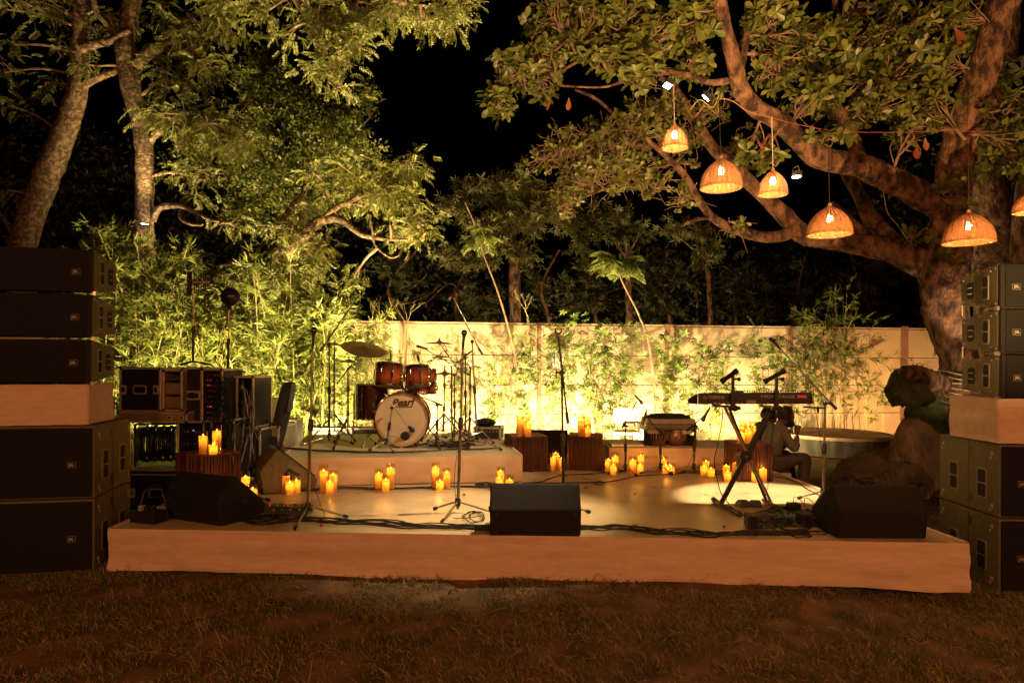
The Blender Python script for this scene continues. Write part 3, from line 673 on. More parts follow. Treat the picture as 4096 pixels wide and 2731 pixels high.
# centre straight stand
B2_ = G(1831, 2048, DECK); D = B2_.y
mstand('chrome straight microphone stand in the middle of the stage', B2_, DECK, P(1853, 1375, D), feet=[ang(1738, 2038, B2_, DECK), ang(1768, 2090, B2_, DECK), ang(1985, 2058, B2_, DECK)], r=.0115)
mic(P(1850, 1402, D), P(1858, 1325, D), 'round headed vocal microphone on the middle straight stand', cable=[P(1848, 1405, D-.02), P(1842, 1480, D-.03), P(1860, 1600, D-.03), P(1838, 1750, D-.03), P(1818, 1900, D-.04), P(1822, 2010, D-.05), P(1790, 2060, D-.07), G(1840, 2072, DECK+.008), G(1930, 2062, DECK+.008)])
# folded boom stand behind the centre monitor
B3 = G(2255, 2062, DECK); D = B3.y
t = mstand('black stand with folded boom rising behind the centre floor monitor', B3, DECK, P(2247, 1490, D), boom=(P(2272, 1694, D-.03), P(2233, 1345, D-.03)), feet=[ang(2356, 2051, B3, DECK), ang(2200, 2100, B3, DECK), ang(2230, 2000, B3, DECK)], polemat='plastic', r=.0105)
b = MB(); c = P(2233, 1330, D-.03); b.path([c+Vector((-.022, 0, .035)), c+Vector((-.024, 0, .01)), c+Vector((-.01, 0, -.014)), c+Vector((.012, 0, -.014)), c+Vector((.026, 0, .01)), c+Vector((.024, 0, .034))], .007, 8); b.build('microphone_clip', M_['plastic'], t, smooth=True, world=True)
b = MB(); b.rod(P(2246, 1489, D), P(2224, 1489, D), .008); b.rod(P(2225, 1480, D), P(2225, 1515, D), .006); b.build('side_knob', M_['plastic'], t, world=True)
# short stand by the chair
B4 = G(2501, 1896, DECK); D = B4.y
mstand('short black boom stand in front of the white chair', B4, DECK, P(2502, 1703, D), boom=(P(2487, 1712, D-.02), P(2549, 1603, D-.02)), polemat='plastic', spread=.20)
mic(P(2540, 1580, D-.02), P(2569, 1612, D-.02), 'vocal microphone on the short boom stand before the white chair', cable=[P(2540, 1580, D-.02), P(2528, 1574, D), P(2519, 1610, D), P(2514, 1650, D), P(2500, 1720, D), P(2508, 1800, D), P(2500, 1890, D)], ballr=.022)
B5 = G(2643, 1892, DECK); D = B5.y
mstand('black boom stand left of the tabla drums', B5, DECK, P(2640, 1730, D), boom=(P(2652, 1742, D-.02), P(2590, 1672, D-.02)), feet=[(-2.9, .26), (-1.1, .2), (.15, .3)], polemat='plastic')
mic(P(2587, 1638, D-.02), P(2570, 1700, D-.02), 'pencil microphone hanging left of the silver case', ball=False, r=.013, cable=[P(2587, 1638, D-.02), P(2600, 1640, D), P(2602, 1665, D), P(2598, 1690, D)])
B6 = G(2776, 1894, DECK); D = B6.y
mstand('black boom stand right of the tabla drums', B6, DECK, P(2779, 1702, D), boom=(P(2746, 1724, D-.02), P(2826, 1654, D-.02)), feet=[(-3.0, .3), (-1.2, .2), (.3, .26)], polemat='plastic')
mic(P(2840, 1628, D-.02), P(2812, 1682, D-.02), 'vocal microphone on the boom right of the silver case', cable=[P(2840, 1628, D), P(2830, 1640, D+.03), P(2800, 1690, D), P(2780, 1800, D), P(2740, 1885, D)], ballr=.023)
# drum overheads
def onr(px, py): return G(px, py, RISER)
B7 = onr(1317, 1772); D = B7.y
mstand('tall black boom stand over the left side of the drum kit', B7, RISER, P(1317, 1378, D), boom=(P(1281, 1404, D-.02), P(1432, 1186, D-.02)), feet=[ang(1206, 1782, B7, RISER), ang(1412, 1777, B7, RISER), ang(1335, 1797, B7, RISER)], polemat='plastic', r=.0115)
mic(P(1420, 1152, D), P(1444, 1186, D), 'overhead microphone above the left of the drum kit', ball=False, r=.014, cable=[P(1420, 1152, D), P(1405, 1165, D), P(1398, 1215, D), P(1350, 1310, D), P(1290, 1405, D), P(1300, 1560, D), P(1318, 1740, D)])
B8 = onr(1908, 1775); D = B8.y
mstand('tall black boom stand over the right side of the drum kit', B8, RISER, P(1889, 1366, D), boom=(P(1930, 1420, D-.02), P(1814, 1190, D-.02)), feet=[ang(2005, 1801, B8, RISER), ang(1830, 1790, B8, RISER), ang(1910, 1740, B8, RISER)], polemat='steel', r=.0105)
mic(P(1823, 1160, D), P(1796, 1198, D), 'overhead microphone above the right of the drum kit', ball=False, r=.014, cable=[P(1823, 1160, D), P(1832, 1160, D), P(1834, 1210, D), P(1860, 1290, D), P(1912, 1400, D), P(1918, 1560, D), P(1950, 1740, D), P(1925, 1770, D)])
# side stand right of keyboard
B9 = G(3293, 2003, DECK); D = B9.y
t = mstand('tall chrome boom stand right of the keyboard', B9, DECK, P(3300, 1612, D), boom=(P(3346, 1636, D-.03), P(3118, 1392, D-.03)), feet=[ang(3194, 1996, B9, DECK), ang(3250, 2036, B9, DECK), ang(3400, 2002, B9, DECK)], r=.0105)
b = MB(); b.rod(P(3300, 1632, D), P(3214, 1627, D), .010); b.rod(P(3272, 1625, D-.02), P(3272, 1650, D-.02), .010); b.build('side_arm', M_['plastic'], t, smooth=True, world=True)
mic(P(3122, 1398, D-.03), P(3085, 1352, D-.03), 'vocal microphone at the tip of the boom right of the keyboard', cable=[P(3122, 1400, D-.03), P(3244, 1530, D-.05), P(3254, 1600, D), P(3276, 1725, D), P(3290, 1830, D), P(3305, 1900, D), P(3325, 1950, D), P(3300, 1995, D)], ballr=.028, r=.014)
# bass drum microphone
B10 = onr(1545, 1795); D = B10.y
mstand('short boom stand in front of the bass drum', B10, RISER, P(1569, 1630, D), boom=(P(1538, 1575, D-.02), P(1632, 1706, D-.02)), feet=[ang(1477, 1803, B10, RISER), ang(1573, 1812, B10, RISER), ang(1516, 1765, B10, RISER)], polemat='steel', counter=False)
mic(P(1634, 1706, D+.02), P(1652, 1722, D+.10), 'stubby microphone aimed into the bass drum port', r=.02, ballr=.03, cable=[P(1640, 1706, D-.02), P(1655, 1735, D-.03), P(1615, 1752, D-.02), P(1560, 1745, D-.03), P(1570, 1780, D-.02)])
# black stand beside the far left stool
B11 = G(938, 2003, DECK); D = B11.y - .05; B11.y = D
t = mstand('bare black tripod stand before the far left stool', B11, DECK, P(937, 1700, D), feet=[ang(1075, 2003, B11, DECK), ang(905, 1990, B11, DECK), ang(940, 2040, B11, DECK)], polemat='plastic')
b = MB(); b.path(smoothpath([P(915, 1950, D), P(945, 1935, D), P(955, 1942, D), P(1000, 1945, D), P(1030, 1922, D), P(1040, 1935, D)]), .009, 8); b.build('holder_arm', M_['plastic'], t, smooth=True, world=True)
b = MB(); b.path(smoothpath([P(937, 1702, D), P(945, 1692, D), P(960, 1686, D), P(975, 1690, D), P(998, 1685, D)]), .010, 8); b.build('holder_yoke', M_['plastic'], t, smooth=True, world=True)

# ------------------------------------------------------------------ drum kit
M_['shell'] = mat('sunburst_lacquer', (.02, .005, .003), .12, var=.0, sc=2, coat=.6)
def shellmat():
    M = bpy.data.materials.new('sunburst_shell'); M.use_nodes = True; N = M.node_tree.nodes; L = M.node_tree.links; b = N['Principled BSDF']
    tc = N.new('ShaderNodeTexCoord'); sp = N.new('ShaderNodeSeparateXYZ'); L.new(tc.outputs['Generated'], sp.inputs[0])
    cr = N.new('ShaderNodeValToRGB'); L.new(sp.outputs['Z'], cr.inputs[0]); e = cr.color_ramp.elements
    e[0].position = .12; e[0].color = (.018, .004, .003, 1); e[1].position = .95; e[1].color = (.02, .004, .003, 1)
    k = e.new(.50); k.color = (.34, .07, .014, 1); k = e.new(.28); k.color = (.16, .03, .01, 1); k = e.new(.75); k.color = (.14, .025, .01, 1)
    L.new(cr.outputs[0], b.inputs['Base Color']); b.inputs['Roughness'].default_value = .22; b.inputs['Coat Weight'].default_value = .7; return M
M_['burst'] = shellmat(); M_['dshell'] = mat('dark_red_shell', (.045, .008, .006), .2, var=.3, sc=4, coat=.6)
M_['head'] = mat('drum_head', (.55, .46, .31), .5, var=.05, sc=6)
M_['headpatch'] = mat('drum_head_edge', (.42, .33, .21), .5, var=.05, sc=6)
def drum(name, label, c, r, h, tilt=(0, 0), sm='burst', lugs=8, inst=None, parent=None, bottom=True):
    """cylinder drum, axis z tilted; c centre"""
    t = parent or thing(name, label, 'drum', (c[0], c[1], c[2]-h/2), 0, 'drums of the kit')
    R = (Matrix.Rotation(tilt[0], 3, 'X') @ Matrix.Rotation(tilt[1], 3, 'Y')); c = Vector(c)
    b = MB(); b.lathe([(r, -h/2), (r, h/2)], c, R, 40); b.build('shell', M_[sm], t, smooth=True, world=True)
    for s in (-1, 1):
        b = MB(); z = s*h/2; b.lathe([(r+.004, z-s*.014), (r+.010, z-s*.012), (r+.010, z+s*.006), (r+.006, z+s*.008), (r-.002, z+s*.004)], c, R, 40); b.build('hoop', M_['chrome'], t, smooth=True, world=True)
        b = MB(); b.lathe([(0, z+s*.001), (r, z+s*.001)], c, R, 40); b.build('head', M_['head'], t, world=True)
    for k in range(lugs):
        an = 2*PI*(k+.5)/lugs; d = Vector((math.cos(an), math.sin(an), 0)); b = MB()
        b.path([c+R@(d*(r+.010)+Vector((0, 0, -h*.22))), c+R@(d*(r+.018)+Vector((0, 0, -h*.18))), c+R@(d*(r+.018)+Vector((0, 0, h*.18))), c+R@(d*(r+.010)+Vector((0, 0, h*.22)))], .009, 6)
        b.rod(c+R@(d*(r+.011)+Vector((0, 0, -h/2-.008))), c+R@(d*(r+.011)+Vector((0, 0, h/2+.012))), .0032, None, 6); b.build('lug', M_['chrome'], t, smooth=True, world=True)
    return t
Pb = onr(1607, 1790); Db = Pb.y; rb = 108/F*Db; bc = P(1607, 1679, Db); bc.y += .0
bd = thing('bass_drum', 'sunburst bass drum with a cream head facing the camera', 'drum', (bc.x, Db+.2, RISER), 0, 'drums of the kit')
RX = Matrix.Rotation(PI/2 , 3, 'X') @ Matrix.Rotation(math.radians(0), 3, 'Y')
RB = Matrix.Rotation(math.radians(5), 3, 'Z') @ Matrix.Rotation(PI/2, 3, 'X')
b = MB(); b.lathe([(rb, -.42), (rb, -.02)], bc, RB, 56); b.build('shell', M_['dshell'], bd, smooth=True, world=True)
for z in (0, -.44):
    b = MB(); b.lathe([(rb-.002, z+.022), (rb+.010, z+.020), (rb+.012, z-.018), (rb+.002, z-.02), (rb-.012, z+.0)], bc, RB, 56); b.build('hoop', M_['dshell'], bd, smooth=True, world=True)
b = MB(); b.lathe([(0, .004), (rb*.98, .004)], bc, RB, 56); b.build('head', M_['headpatch'], bd, world=True)
b = MB(); b.lathe([(0, .0065), (rb*.90, .0065)], bc+Vector((-rb*.05, 0, rb*.0)), RB, 56); b.build('head_film', M_['head'], bd, world=True)
b = MB(); b.lathe([(0, .0085), (rb*.18, .0085)], bc+RB@Vector((rb*.12, -rb*.60, 0)), RB, 28); b.build('port_hole', M_['laminate'], bd, world=True)
b = MB(); b.lathe([(rb*.17, .009), (rb*.20, .012), (rb*.21, .008)], bc+RB@Vector((rb*.12, -rb*.60, 0)), RB, 28); b.build('port_ring', M_['alu'], bd, smooth=True, world=True)
for k in range(10):
    an = 2*PI*(k+.5)/10; d = Vector((math.cos(an), math.sin(an), 0)); b = MB()
    q = lambda rr, z: bc + RB@(d*rr+Vector((0, 0, z)))
    b.rod(q(rb+.012, .03), q(rb+.012, -.12), .004, None, 6); b.box(q(rb+.012, .018), (.03, .03, .02), RB@Matrix.Rotation(an, 3, 'Z')); b.path([q(rb+.006, -.10), q(rb+.016, -.12), q(rb+.016, -.2), q(rb+.006, -.22)], .011, 6); b.build('claw', M_['chrome'], bd, smooth=False, world=True)
for s in (-1, 1):
    b = MB(); a = bc+Vector((s*rb*.93, .14, -rb*.35)); f = Vector((bc.x+s*(rb+.13), Db-.10, RISER+.01)); b.path([a, a.lerp(f, .5)+Vector((s*.02, 0, .03)), f], .009, 8); b.ball(f, .014, 8); b.ball(a, .022, 8); b.build('spur', M_['chrome'], bd, smooth=True, world=True)
text('Pearl', .125, M_['plastic'], bd, bc+RB@Vector((rb*.02, rb*.64, .011)), RB @ Matrix.Rotation(math.radians(3), 3, 'Z'), shear=.35, bold=.003, world=True)
b = MB(); b.hull8([bc+RB@Vector((x, y, z)) for z in (.008, .010) for x, y in ((-.12, rb*.64-.058), (.13, rb*.64-.052), (.13, rb*.64-.046), (-.12, rb*.64-.052))]); b.build('underline', M_['plastic'], bd, world=True)
b = MB(); 
for dx in (-.09, .09): b.rod(bc+Vector((0, .2, rb*.98)), bc+Vector((dx, .2, rb+.30)), .012)
b.build('tom_mount', M_['chrome'], bd, smooth=True, world=True)
def dc(px, py, D): return P(px, py, D)
Dt = Db+.12; k_ = Dt/F
t1 = drum('tom_drum', 'larger left rack tom with a sunburst shell', dc(1556, 1502, Dt), 54*k_, 88*k_, (math.radians(-11), math.radians(3)))
t2 = drum('tom_drum', 'smaller right rack tom with a sunburst shell', dc(1669, 1506, Dt), 47*k_, 80*k_, (math.radians(-11), math.radians(-3)))
t3 = drum('floor_tom', 'deep dark red floor tom at the left of the kit', dc(1489, 1606, Db+.45), 66*(Db+.45)/F, 138*(Db+.45)/F, (math.radians(-2), 0), 'dshell', 8)
for a in (200, 320, 80):
    an = math.radians(a); rr = 66*(Db+.45)/F+.02; cc = dc(1489, 1606, Db+.45); b = MB(); b.path([(cc.x+rr*math.cos(an), cc.y+rr*math.sin(an), cc.z+.1), (cc.x+rr*math.cos(an), cc.y+rr*math.sin(an), RISER+.1), (cc.x+(rr+.04)*math.cos(an), cc.y+(rr+.04)*math.sin(an), RISER+.01)], .007, 8); b.build('leg', M_['chrome'], t3, smooth=True, world=True)
t4 = drum('snare_drum', 'sunburst snare drum with chrome hoops behind the small rack tom', dc(1687, 1552, Db+.55), 58*(Db+.55)/F, 42*(Db+.55)/F, (math.radians(-4), 0), 'burst', 10)
t5 = drum('side_tom', 'sunburst side tom glinting behind the right rack tom', dc(1716, 1506, Db+.42), 26*(Db+.4)/F, 60*(Db+.4)/F, (math.radians(-8), math.radians(4)), 'burst', 6)
for px, lab, D_ in ((1568, 'left', Dt), (1678, 'right', Dt)):
    mic(P(px-4, 1440 if px < 1600 else 1448, D_), P(px-6, 1402 if px < 1600 else 1412, D_), 'clip-on drum microphone on the rim of the %s rack tom' % lab, ball=False, r=.012, cable=[P(px-6, 1400, D_), P(px-2, 1388, D_), P(px+3, 1400, D_), P(px-4, 1480, D_-.16), P(px-20, 1560, D_-.2)])
def cymbal_stand(label, base, pole, cyms, boom=None, feet=None):
    t = thing('cymbal_stand', label, 'cymbal stand', (base.x, base.y, RISER), 0, 'cymbal stands around the kit')
    c = Vector((base.x, base.y, RISER)); top = Vector(pole); b = MB(); b.rod(c+Vector((0, 0, .12)), top, .010, None, 10); b.build('pole', M_['chrome'], t, smooth=True, world=True)
    for q in (.35, .7):
        m = (c+Vector((0, 0, .1))).lerp(top, q); b = MB(); b.path([m-Vector((0, 0, .03)), m+Vector((0, 0, .03))], .018, 10); b.rod(m, m+Vector((.05, -.01, 0)), .006); b.build('collar', M_['chrome'], t, smooth=True, world=True)
    a0 = rnd.uniform(0, 2)
    for k in range(3):
        a = a0+k*2.094; f = c+Vector((math.cos(a)*.33, math.sin(a)*.33, .012)); u = c+Vector((0, 0, .34)); h_ = c+Vector((0, 0, .12)); m = h_.lerp(f, .5); n_ = Vector((-math.sin(a), math.cos(a), 0))*.010
        b = MB(); 
        for s in (-1, 1): b.rod(u+n_*s, f+n_*s, .006, None, 6); b.rod(h_+n_*s, u.lerp(f, .55)+n_*s, .005, None, 6)
        b.build('leg', M_['chrome'], t, smooth=True, world=True)
        b = MB(); b.ball(f, .020, 8); b.build('rubber_foot', M_['rubber'], t, smooth=True, world=True)
    if boom:
        b = MB(); b.rod(boom[0], boom[1], .007, None, 8); b.ball(top, .02, 8); b.build('boom_arm', M_['chrome'], t, smooth=True, world=True)
    for (cp, r, tx, ty) in cyms:
        R = Matrix.Rotation(ty, 3, 'Y') @ Matrix.Rotation(tx, 3, 'X'); cp = Vector(cp)
        b = MB(); b.lathe([(.004, .032), (.02, .030), (r*.16, .018), (r*.2, .010), (r*.6, .002), (r, -.012), (r, -.0135), (r*.6, .0), (r*.2, .008), (r*.15, .016), (.004, .030)], cp, R, 48); cm_ = b.build('cymbal', M_['cymbal'], t, smooth=True, world=True)
        b = MB(); b.rod(cp+R@Vector((0, 0, -.05)), cp+R@Vector((0, 0, .06)), .005); b.lathe([(0, .033), (.014, .033), (.014, .048), (0, .05)], cp, R, 10); b.build('wing_nut', M_['chrome'], t, smooth=True, world=True)
        if r > .25: text('Zildjian', .055, M_['plastic'], t, cp+R@Vector((-r*.62, -.02, -.014)), R@Matrix.Rotation(PI, 3, 'X')@Matrix.Rotation(math.radians(70), 3, 'Z'), world=True, ext=.0004)
    return t
Dc = Db-.05
ba = onr(1392, 1790); ba.y = Db+.25; ba.x = P(1392, 1700, ba.y).x; pt = P(1392, 1478, ba.y)
cc = P(1455, 1393, ba.y-.1)
cymbal_stand('boom cymbal stand carrying the largest cymbal, left of the rack toms', ba, pt, [(cc, 88*ba.y/F, math.radians(18), math.radians(14)), (P(1394, 1446, ba.y), 66*ba.y/F, math.radians(-2), math.radians(8))], boom=(P(1348, 1535, ba.y), cc))
bb = Vector((P(1337, 1700, Db+.75).x, Db+.75, RISER)); cymbal_stand('straight cymbal stand behind the largest cymbal at the left', bb, P(1338, 1372, bb.y), [(P(1338, 1378, bb.y), 68*bb.y/F, 0, math.radians(4))])
bb = Vector((P(1806, 1700, Db+.5).x, Db+.5, RISER)); cymbal_stand('boom cymbal stand at the right with two flat cymbals', bb, P(1806, 1460, bb.y), [(P(1757, 1371, bb.y), 62*bb.y/F, 0, math.radians(1)), (P(1764, 1427, bb.y-.05), 42*bb.y/F, 0, math.radians(-2))], boom=(P(1840, 1490, bb.y), P(1757, 1371, bb.y)))
bb = Vector((P(1775, 1700, Db+.85).x, Db+.85, RISER)); cymbal_stand('hi-hat stand behind the snare drum', bb, P(1779, 1460, bb.y), [(P(1779, 1492, bb.y), 52*bb.y/F, 0, 0), (P(1779, 1497, bb.y), 52*bb.y/F, PI, 0)])
bb = Vector((P(1880, 1700, Db+.3).x, Db+.3, RISER)); cymbal_stand('bare boom cymbal stand at the far right of the kit', bb, P(1881, 1462, bb.y), [], boom=(P(1772, 1436, bb.y), P(1930, 1472, bb.y)))
for q, (bx, pz, bm, lb) in enumerate(((1749, 1620, ((1690, 1588), (1770, 1622)), 'low boom stand reaching in beside the bass drum'), (1818, 1500, ((1676, 1382), (1880, 1500)), 'angled boom stand reaching over the kit from the right'), (1862, 1420, ((1828, 1450), (1892, 1400)), 'dark boom stand behind the tall right overhead stand'))):
    D_ = Db + (.05, .9, 1.0)[q]; b0 = Vector((P(bx, 1700, D_).x, D_, RISER))
    mstand(lb, b0, RISER, P(bx, pz, D_), boom=(P(*bm[1], D_-.02), P(*bm[0], D_-.02)), polemat='plastic', spread=.28)
    if q == 1: mic(P(1712, 1396, D_-.02), P(1668, 1384, D_-.02), 'long microphone pointing left over the drum kit', r=.013, ballr=.02)
    if q == 2: mic(P(1862, 1425, D_-.02), P(1838, 1448, D_-.02), 'microphone pointing down at the hi-hat', ball=False, r=.014)
st_ = thing('drum_throne', 'round black drum throne behind the kit', 'stool', (P(1640, 1600, Db+1.05).x, Db+1.05, RISER))
b = MB(); b.lathe([(0, .42), (.14, .42), (.17, .44), (.17, .50), (.15, .52), (0, .525)], n=24); b.build('seat', M_['laminate'], st_, smooth=True)
b = MB(); b.rod((0, 0, .12), (0, 0, .43), .014); b.build('post', M_['chrome'], st_, smooth=True)
for k in range(3):
    b = MB(); a = k*2.094+.5; b.rod((0, 0, .2), (math.cos(a)*.24, math.sin(a)*.24, .01), .009); b.build('leg', M_['chrome'], st_, smooth=True)

# ------------------------------------------------------------------ cases and amplifiers
def flight_case(label, loc, rz, size, front='panel', name='flight_case', top='laminate', latches=True, grp='flight cases left of the stage', handles=True):
    """loc = front left bottom corner, front faces -Y locally"""
    t = thing(name, label, 'case', loc, rz, grp); w, d, h = size
    b = MB()
    if front == 'open':
        th = .012
        b.box((w/2, d-.01, h/2), (w, th, h)); b.box((th/2, d/2, h/2), (th, d-.02, h)); b.box((w-th/2, d/2, h/2), (th, d-.02, h)); b.box((w/2, d/2, th/2), (w-.03, d-.02, th)); b.box((w/2, d/2, h-th/2), (w-.03, d-.02, th))
    else: b.box((w/2, d/2, h/2), (w-.004, d-.004, h-.004))
    b.build('panel', M_[top], t)
    e = .022; p = .003
    for (x, z0_, z1_) in ((0, 0, h), (w, 0, h)):
        for y in (0, d):
            b = MB(); b.box((x + (e/2-p if x == 0 else -e/2+p), y + (e/2-p if y == 0 else -e/2+p), h/2), (e, e, h)); b.build('edge_profile', M_['alu'], t, bevel=.003)
    for z in (0, h):
        for y in (0, d):
            b = MB(); b.box((w/2, y + (e/2-p if y == 0 else -e/2+p), z + (e/2-p if z == 0 else -e/2+p)), (w-2*e-.001, e, e)); b.build('edge_profile', M_['alu'], t, bevel=.003)
        for x in (0, w):
            b = MB(); b.box((x + (e/2-p if x == 0 else -e/2+p), d/2, z + (e/2-p if z == 0 else -e/2+p)), (e, d-2*e-.001, e)); b.build('edge_profile', M_['alu'], t, bevel=.003)
    for x in (.012, w-.012):
        for z in (.012, h-.012):
            b = MB(); b.ball((x, .012, z), .022, 8); b.build('corner', M_['chrome'], t, smooth=True)
    if front == 'panel':
        if handles:
            b = MB(); b.rrect((w/2, -.002, h*.5), (1, 0, 0), (0, 0, 1), .15, .10, .02, .004); b.rrect((w/2, -.006, h*.5), (1, 0, 0), (0, 0, 1), .12, .07, .015, .002, 1); b.rod((w/2-.045, -.014, h*.5+.005), (w/2+.045, -.014, h*.5+.005), .009, mi=1); b.build('handle_plate', [M_['alu'], M_['plastic']], t)
        if latches:
            for x in (.045, w-.045):
                b = MB(); b.rrect((x, -.002, h*.5), (1, 0, 0), (0, 0, 1), .065, .10, .014, .006); b.rrect((x, -.008, h*.5), (1, 0, 0), (0, 0, 1), .036, .05, .01, .005, 1); b.build('latch', [M_['alu'], M_['chrome']], t)
    return t
def rack_unit(t, w, z, h, led=None, y=.03, m='plastic', knobs=6):
    b = MB(); b.box((w/2, y+.1, z+h/2), (w-.05, .2, h-.004)); u = b.build('rack_unit', M_[m], t, bevel=.002)
    for k in range(knobs):
        b = MB(); b.rod((.05+(w-.1)*(k+.5)/knobs, y, z+h/2), (.05+(w-.1)*(k+.5)/knobs, y-.014, z+h/2), .008); b.build('knob', M_['grey'] if k % 2 else M_['steel'], t)
    if led:
        for x in led[1]:
            b = MB(); b.box((x*w, y-.002, z+h*.6), (.012, .006, .006)); b.build('led', M_[led[0]], t)
M_['ledr'] = emis('red_led', (1, .03, .05), 4); M_['ledb'] = emis('blue_display', (.15, .25, 1), 3)
M_['silver'] = mat('silver_case', (.36, .32, .24), .45, .4, var=.15, sc=10)
Dq = 7.35; z0 = P(475, 1648, Dq).z; k_ = Dq/F; dz_ = -.04
# reel cabinet and its tray
p0 = P(532, 1893, Dq)
t = flight_case('black lower case with a metal rim under the cable reel', (p0.x-.05, p0.y, 0.02), -.03, (.60, .55, p0.z-.02), 'panel', grp='flight cases left of the stage')
tr = thing('case_tray', 'metal rimmed tray holding the cable reel', 'tray', (p0.x-.08, p0.y-.04, p0.z+.003), -.03)
b = MB(); b.box((.30, .30, .03), (.66, .62, .05)); b.build('tray_board', M_['laminate'], tr, bevel=.006); b = MB(); b.path([(-.03, -.01, .045), (.63, -.01, .045), (.63, .61, .045), (-.03, .61, .045)], .013, 8, closed=True); b.build('rim', M_['alu'], tr, smooth=True)
rl = thing('cable_reel', 'large cable reel with a pale metal disc full of black cable', 'cable reel', (P(600, 1868, Dq).x, Dq+.22, p0.z+.062), math.radians(14))
R = Matrix.Rotation(PI/2, 3, 'Y'); hc = .235
for x in (-.20, .18):
    b = MB(); b.lathe([(0, -.004), (.225, -.004), (.235, 0), (.225, .004), (0, .004)], (x, 0, hc), R, 36); b.build('flange', M_['steel'], rl, smooth=True)
for k in range(9):
    b = MB(); rr_ = .185+.012*(k % 2); b.lathe([(rr_-.017, -.018), (rr_, -.012), (rr_+.006, 0), (rr_, .012), (rr_-.017, .018)], (-.17+k*.0395, 0, hc), R, 30); b.build('cable_turn', M_['rubber'], rl, smooth=True)
b = MB(); 
for x in (-.23, .22):
    b.rod((x, -.1, -.0), (x, -.1, .46), .012); b.rod((x, .1, 0), (x, .1, .46), .012); b.rod((x, -.1, hc), (x, .1, hc), .010)
b.rod((-.23, -.1, .46), (.22, -.1, .46), .012); b.build('reel_frame', M_['plastic'], rl, smooth=True)
# lid lying flat above the reel
pl = P(472, 1688, Dq); lid = flight_case('flat silver edged case lid bridging over the cable reel', (pl.x, Dq-.02, pl.z), -.03, (283*k_, .5, 42*k_), 'lid', top='ply')
for x in (.20, .27, .34): pass
for x in (.76*283*k_, .93*283*k_):
    b = MB(); b.rrect((x, -.004, 21*k_), (1, 0, 0), (0, 0, 1), .06, .045, .01, .008); b.rrect((x, -.012, 21*k_), (1, 0, 0), (0, 0, 1), .03, .02, .006, .004, 1); b.build('latch', [M_['alu'], M_['chrome']], lid)
pa_ = P(478, 1646, Dq); flight_case('black flight case with recessed handle standing on the flat lid', (pa_.x, Dq, pa_.z), -.03, (166*k_, .45, 176*k_))
pc_ = P(645, 1644, Dq); t = flight_case('open wooden drawer case right of the handled flight case', (pc_.x, Dq+.02, pc_.z), -.03, (80*k_, .42, 166*k_), 'open', top='ply')
for z in (.02, .17):
    b = MB(); b.box((40*k_, .05, z+.07), (70*k_, .03, .125)); b.build('drawer', M_['ply'], t, bevel=.004)
b = MB(); b.box((40*k_, .1, .345), (.16, .16, .03)); b.rod((.06, .03, .365), (.16, .03, .37), .006); b.build('cable_shelf', M_['steel'], t)
pd_ = P(722, 1692, Dq+.1); k2 = (Dq+.1)/F
t = flight_case('narrow black panel case with butterfly latches left of the patch rack', (pd_.x, Dq+.12, pd_.z), -.03, (82*k2, .5, 222*k2), 'panel')
pe_ = P(804, 1688, Dq+.08); t = flight_case('tall patch rack with red lamps and a tangle of cables', (pe_.x, Dq+.08, pe_.z), -.05, (86*k2, .5, 212*k2), 'open', name='equipment_rack')
hh = 212*k2
for k in range(9): rack_unit(t, 86*k2, .02+k*.058, .054, ('ledr', (.25, .34, .43)) if k in (2, 6, 7) else None, knobs=8)
# lower amp racks
pf_ = P(722, 1900, Dq); t = flight_case('low amplifier rack with a small blue display behind the far left stool', (pf_.x-.05, Dq+.02, .0), -.03, (112*k_, .5, 1.0), 'open', name='equipment_rack')
for k in range(7): rack_unit(t, 112*k_, .03+k*.132, .125, ('ledb', (.55,)) if k == 6 else (('ledr', (.7,)) if k == 4 else None), knobs=5)
pg = P(835, 1900, Dq); t = flight_case('second low amplifier rack under the patch rack', (pg.x, Dq+.04, .0), -.03, (96*k_, .5, 1.02), 'open', name='equipment_rack')
for k in range(7): rack_unit(t, 96*k_, .03+k*.134, .125, ('ledr', (.3, .4)) if k == 6 else None, knobs=5)
ph = P(892, 1712, Dq+.35); k3 = (Dq+.35)/F; t = flight_case('open cable case with silver edges right of the patch rack', (ph.x, Dq+.35, ph.z), -.06, (124*k3, .5, 208*k3), 'open')
b = MB(); b.box((27*k3, .01, 104*k3), (50*k3, .016, 200*k3)); b.build('door_panel', M_['laminate'], t); b = MB(); b.box((56*k3, .008, 104*k3), (.02, .02, 204*k3)); b.build('door_edge', M_['alu'], t)
b = MB(); b.box((90*k3, .25, 60*k3), (60*k3, .2, 110*k3)); b.build('drawer', M_['ply'], t)
pi_ = P(900, 1900, Dq+.45); flight_case('large black case under the open cable case', (pi_.x, Dq+.42, 0), -.06, (.42, .5, ph.z-.012), 'panel')
pj = P(1012, 1697, Dq+.8); k4 = (Dq+.8)/F
t = thing('louvred_case', 'silver louvred case beside the bamboo, right of the racks', 'case', (pj.x, Dq+.8, pj.z), -.1, None)
b = MB(); b.box((.10, .2, .15), (.19, .4, .31)); b.build('body', M_['silver'], t, bevel=.006)
for k in range(7):
    b = MB(); b.box((.10, -.006, .02+k*.042), (.18, .014, .030), Matrix.Rotation(.35, 3, 'X')); b.build('louvre', M_['silver'], t)
flight_case('grey wheeled case under the louvred case', (pj.x-.06, Dq+.75, .0), -.1, (.40, .5, pj.z-.015), 'panel', top='silver')
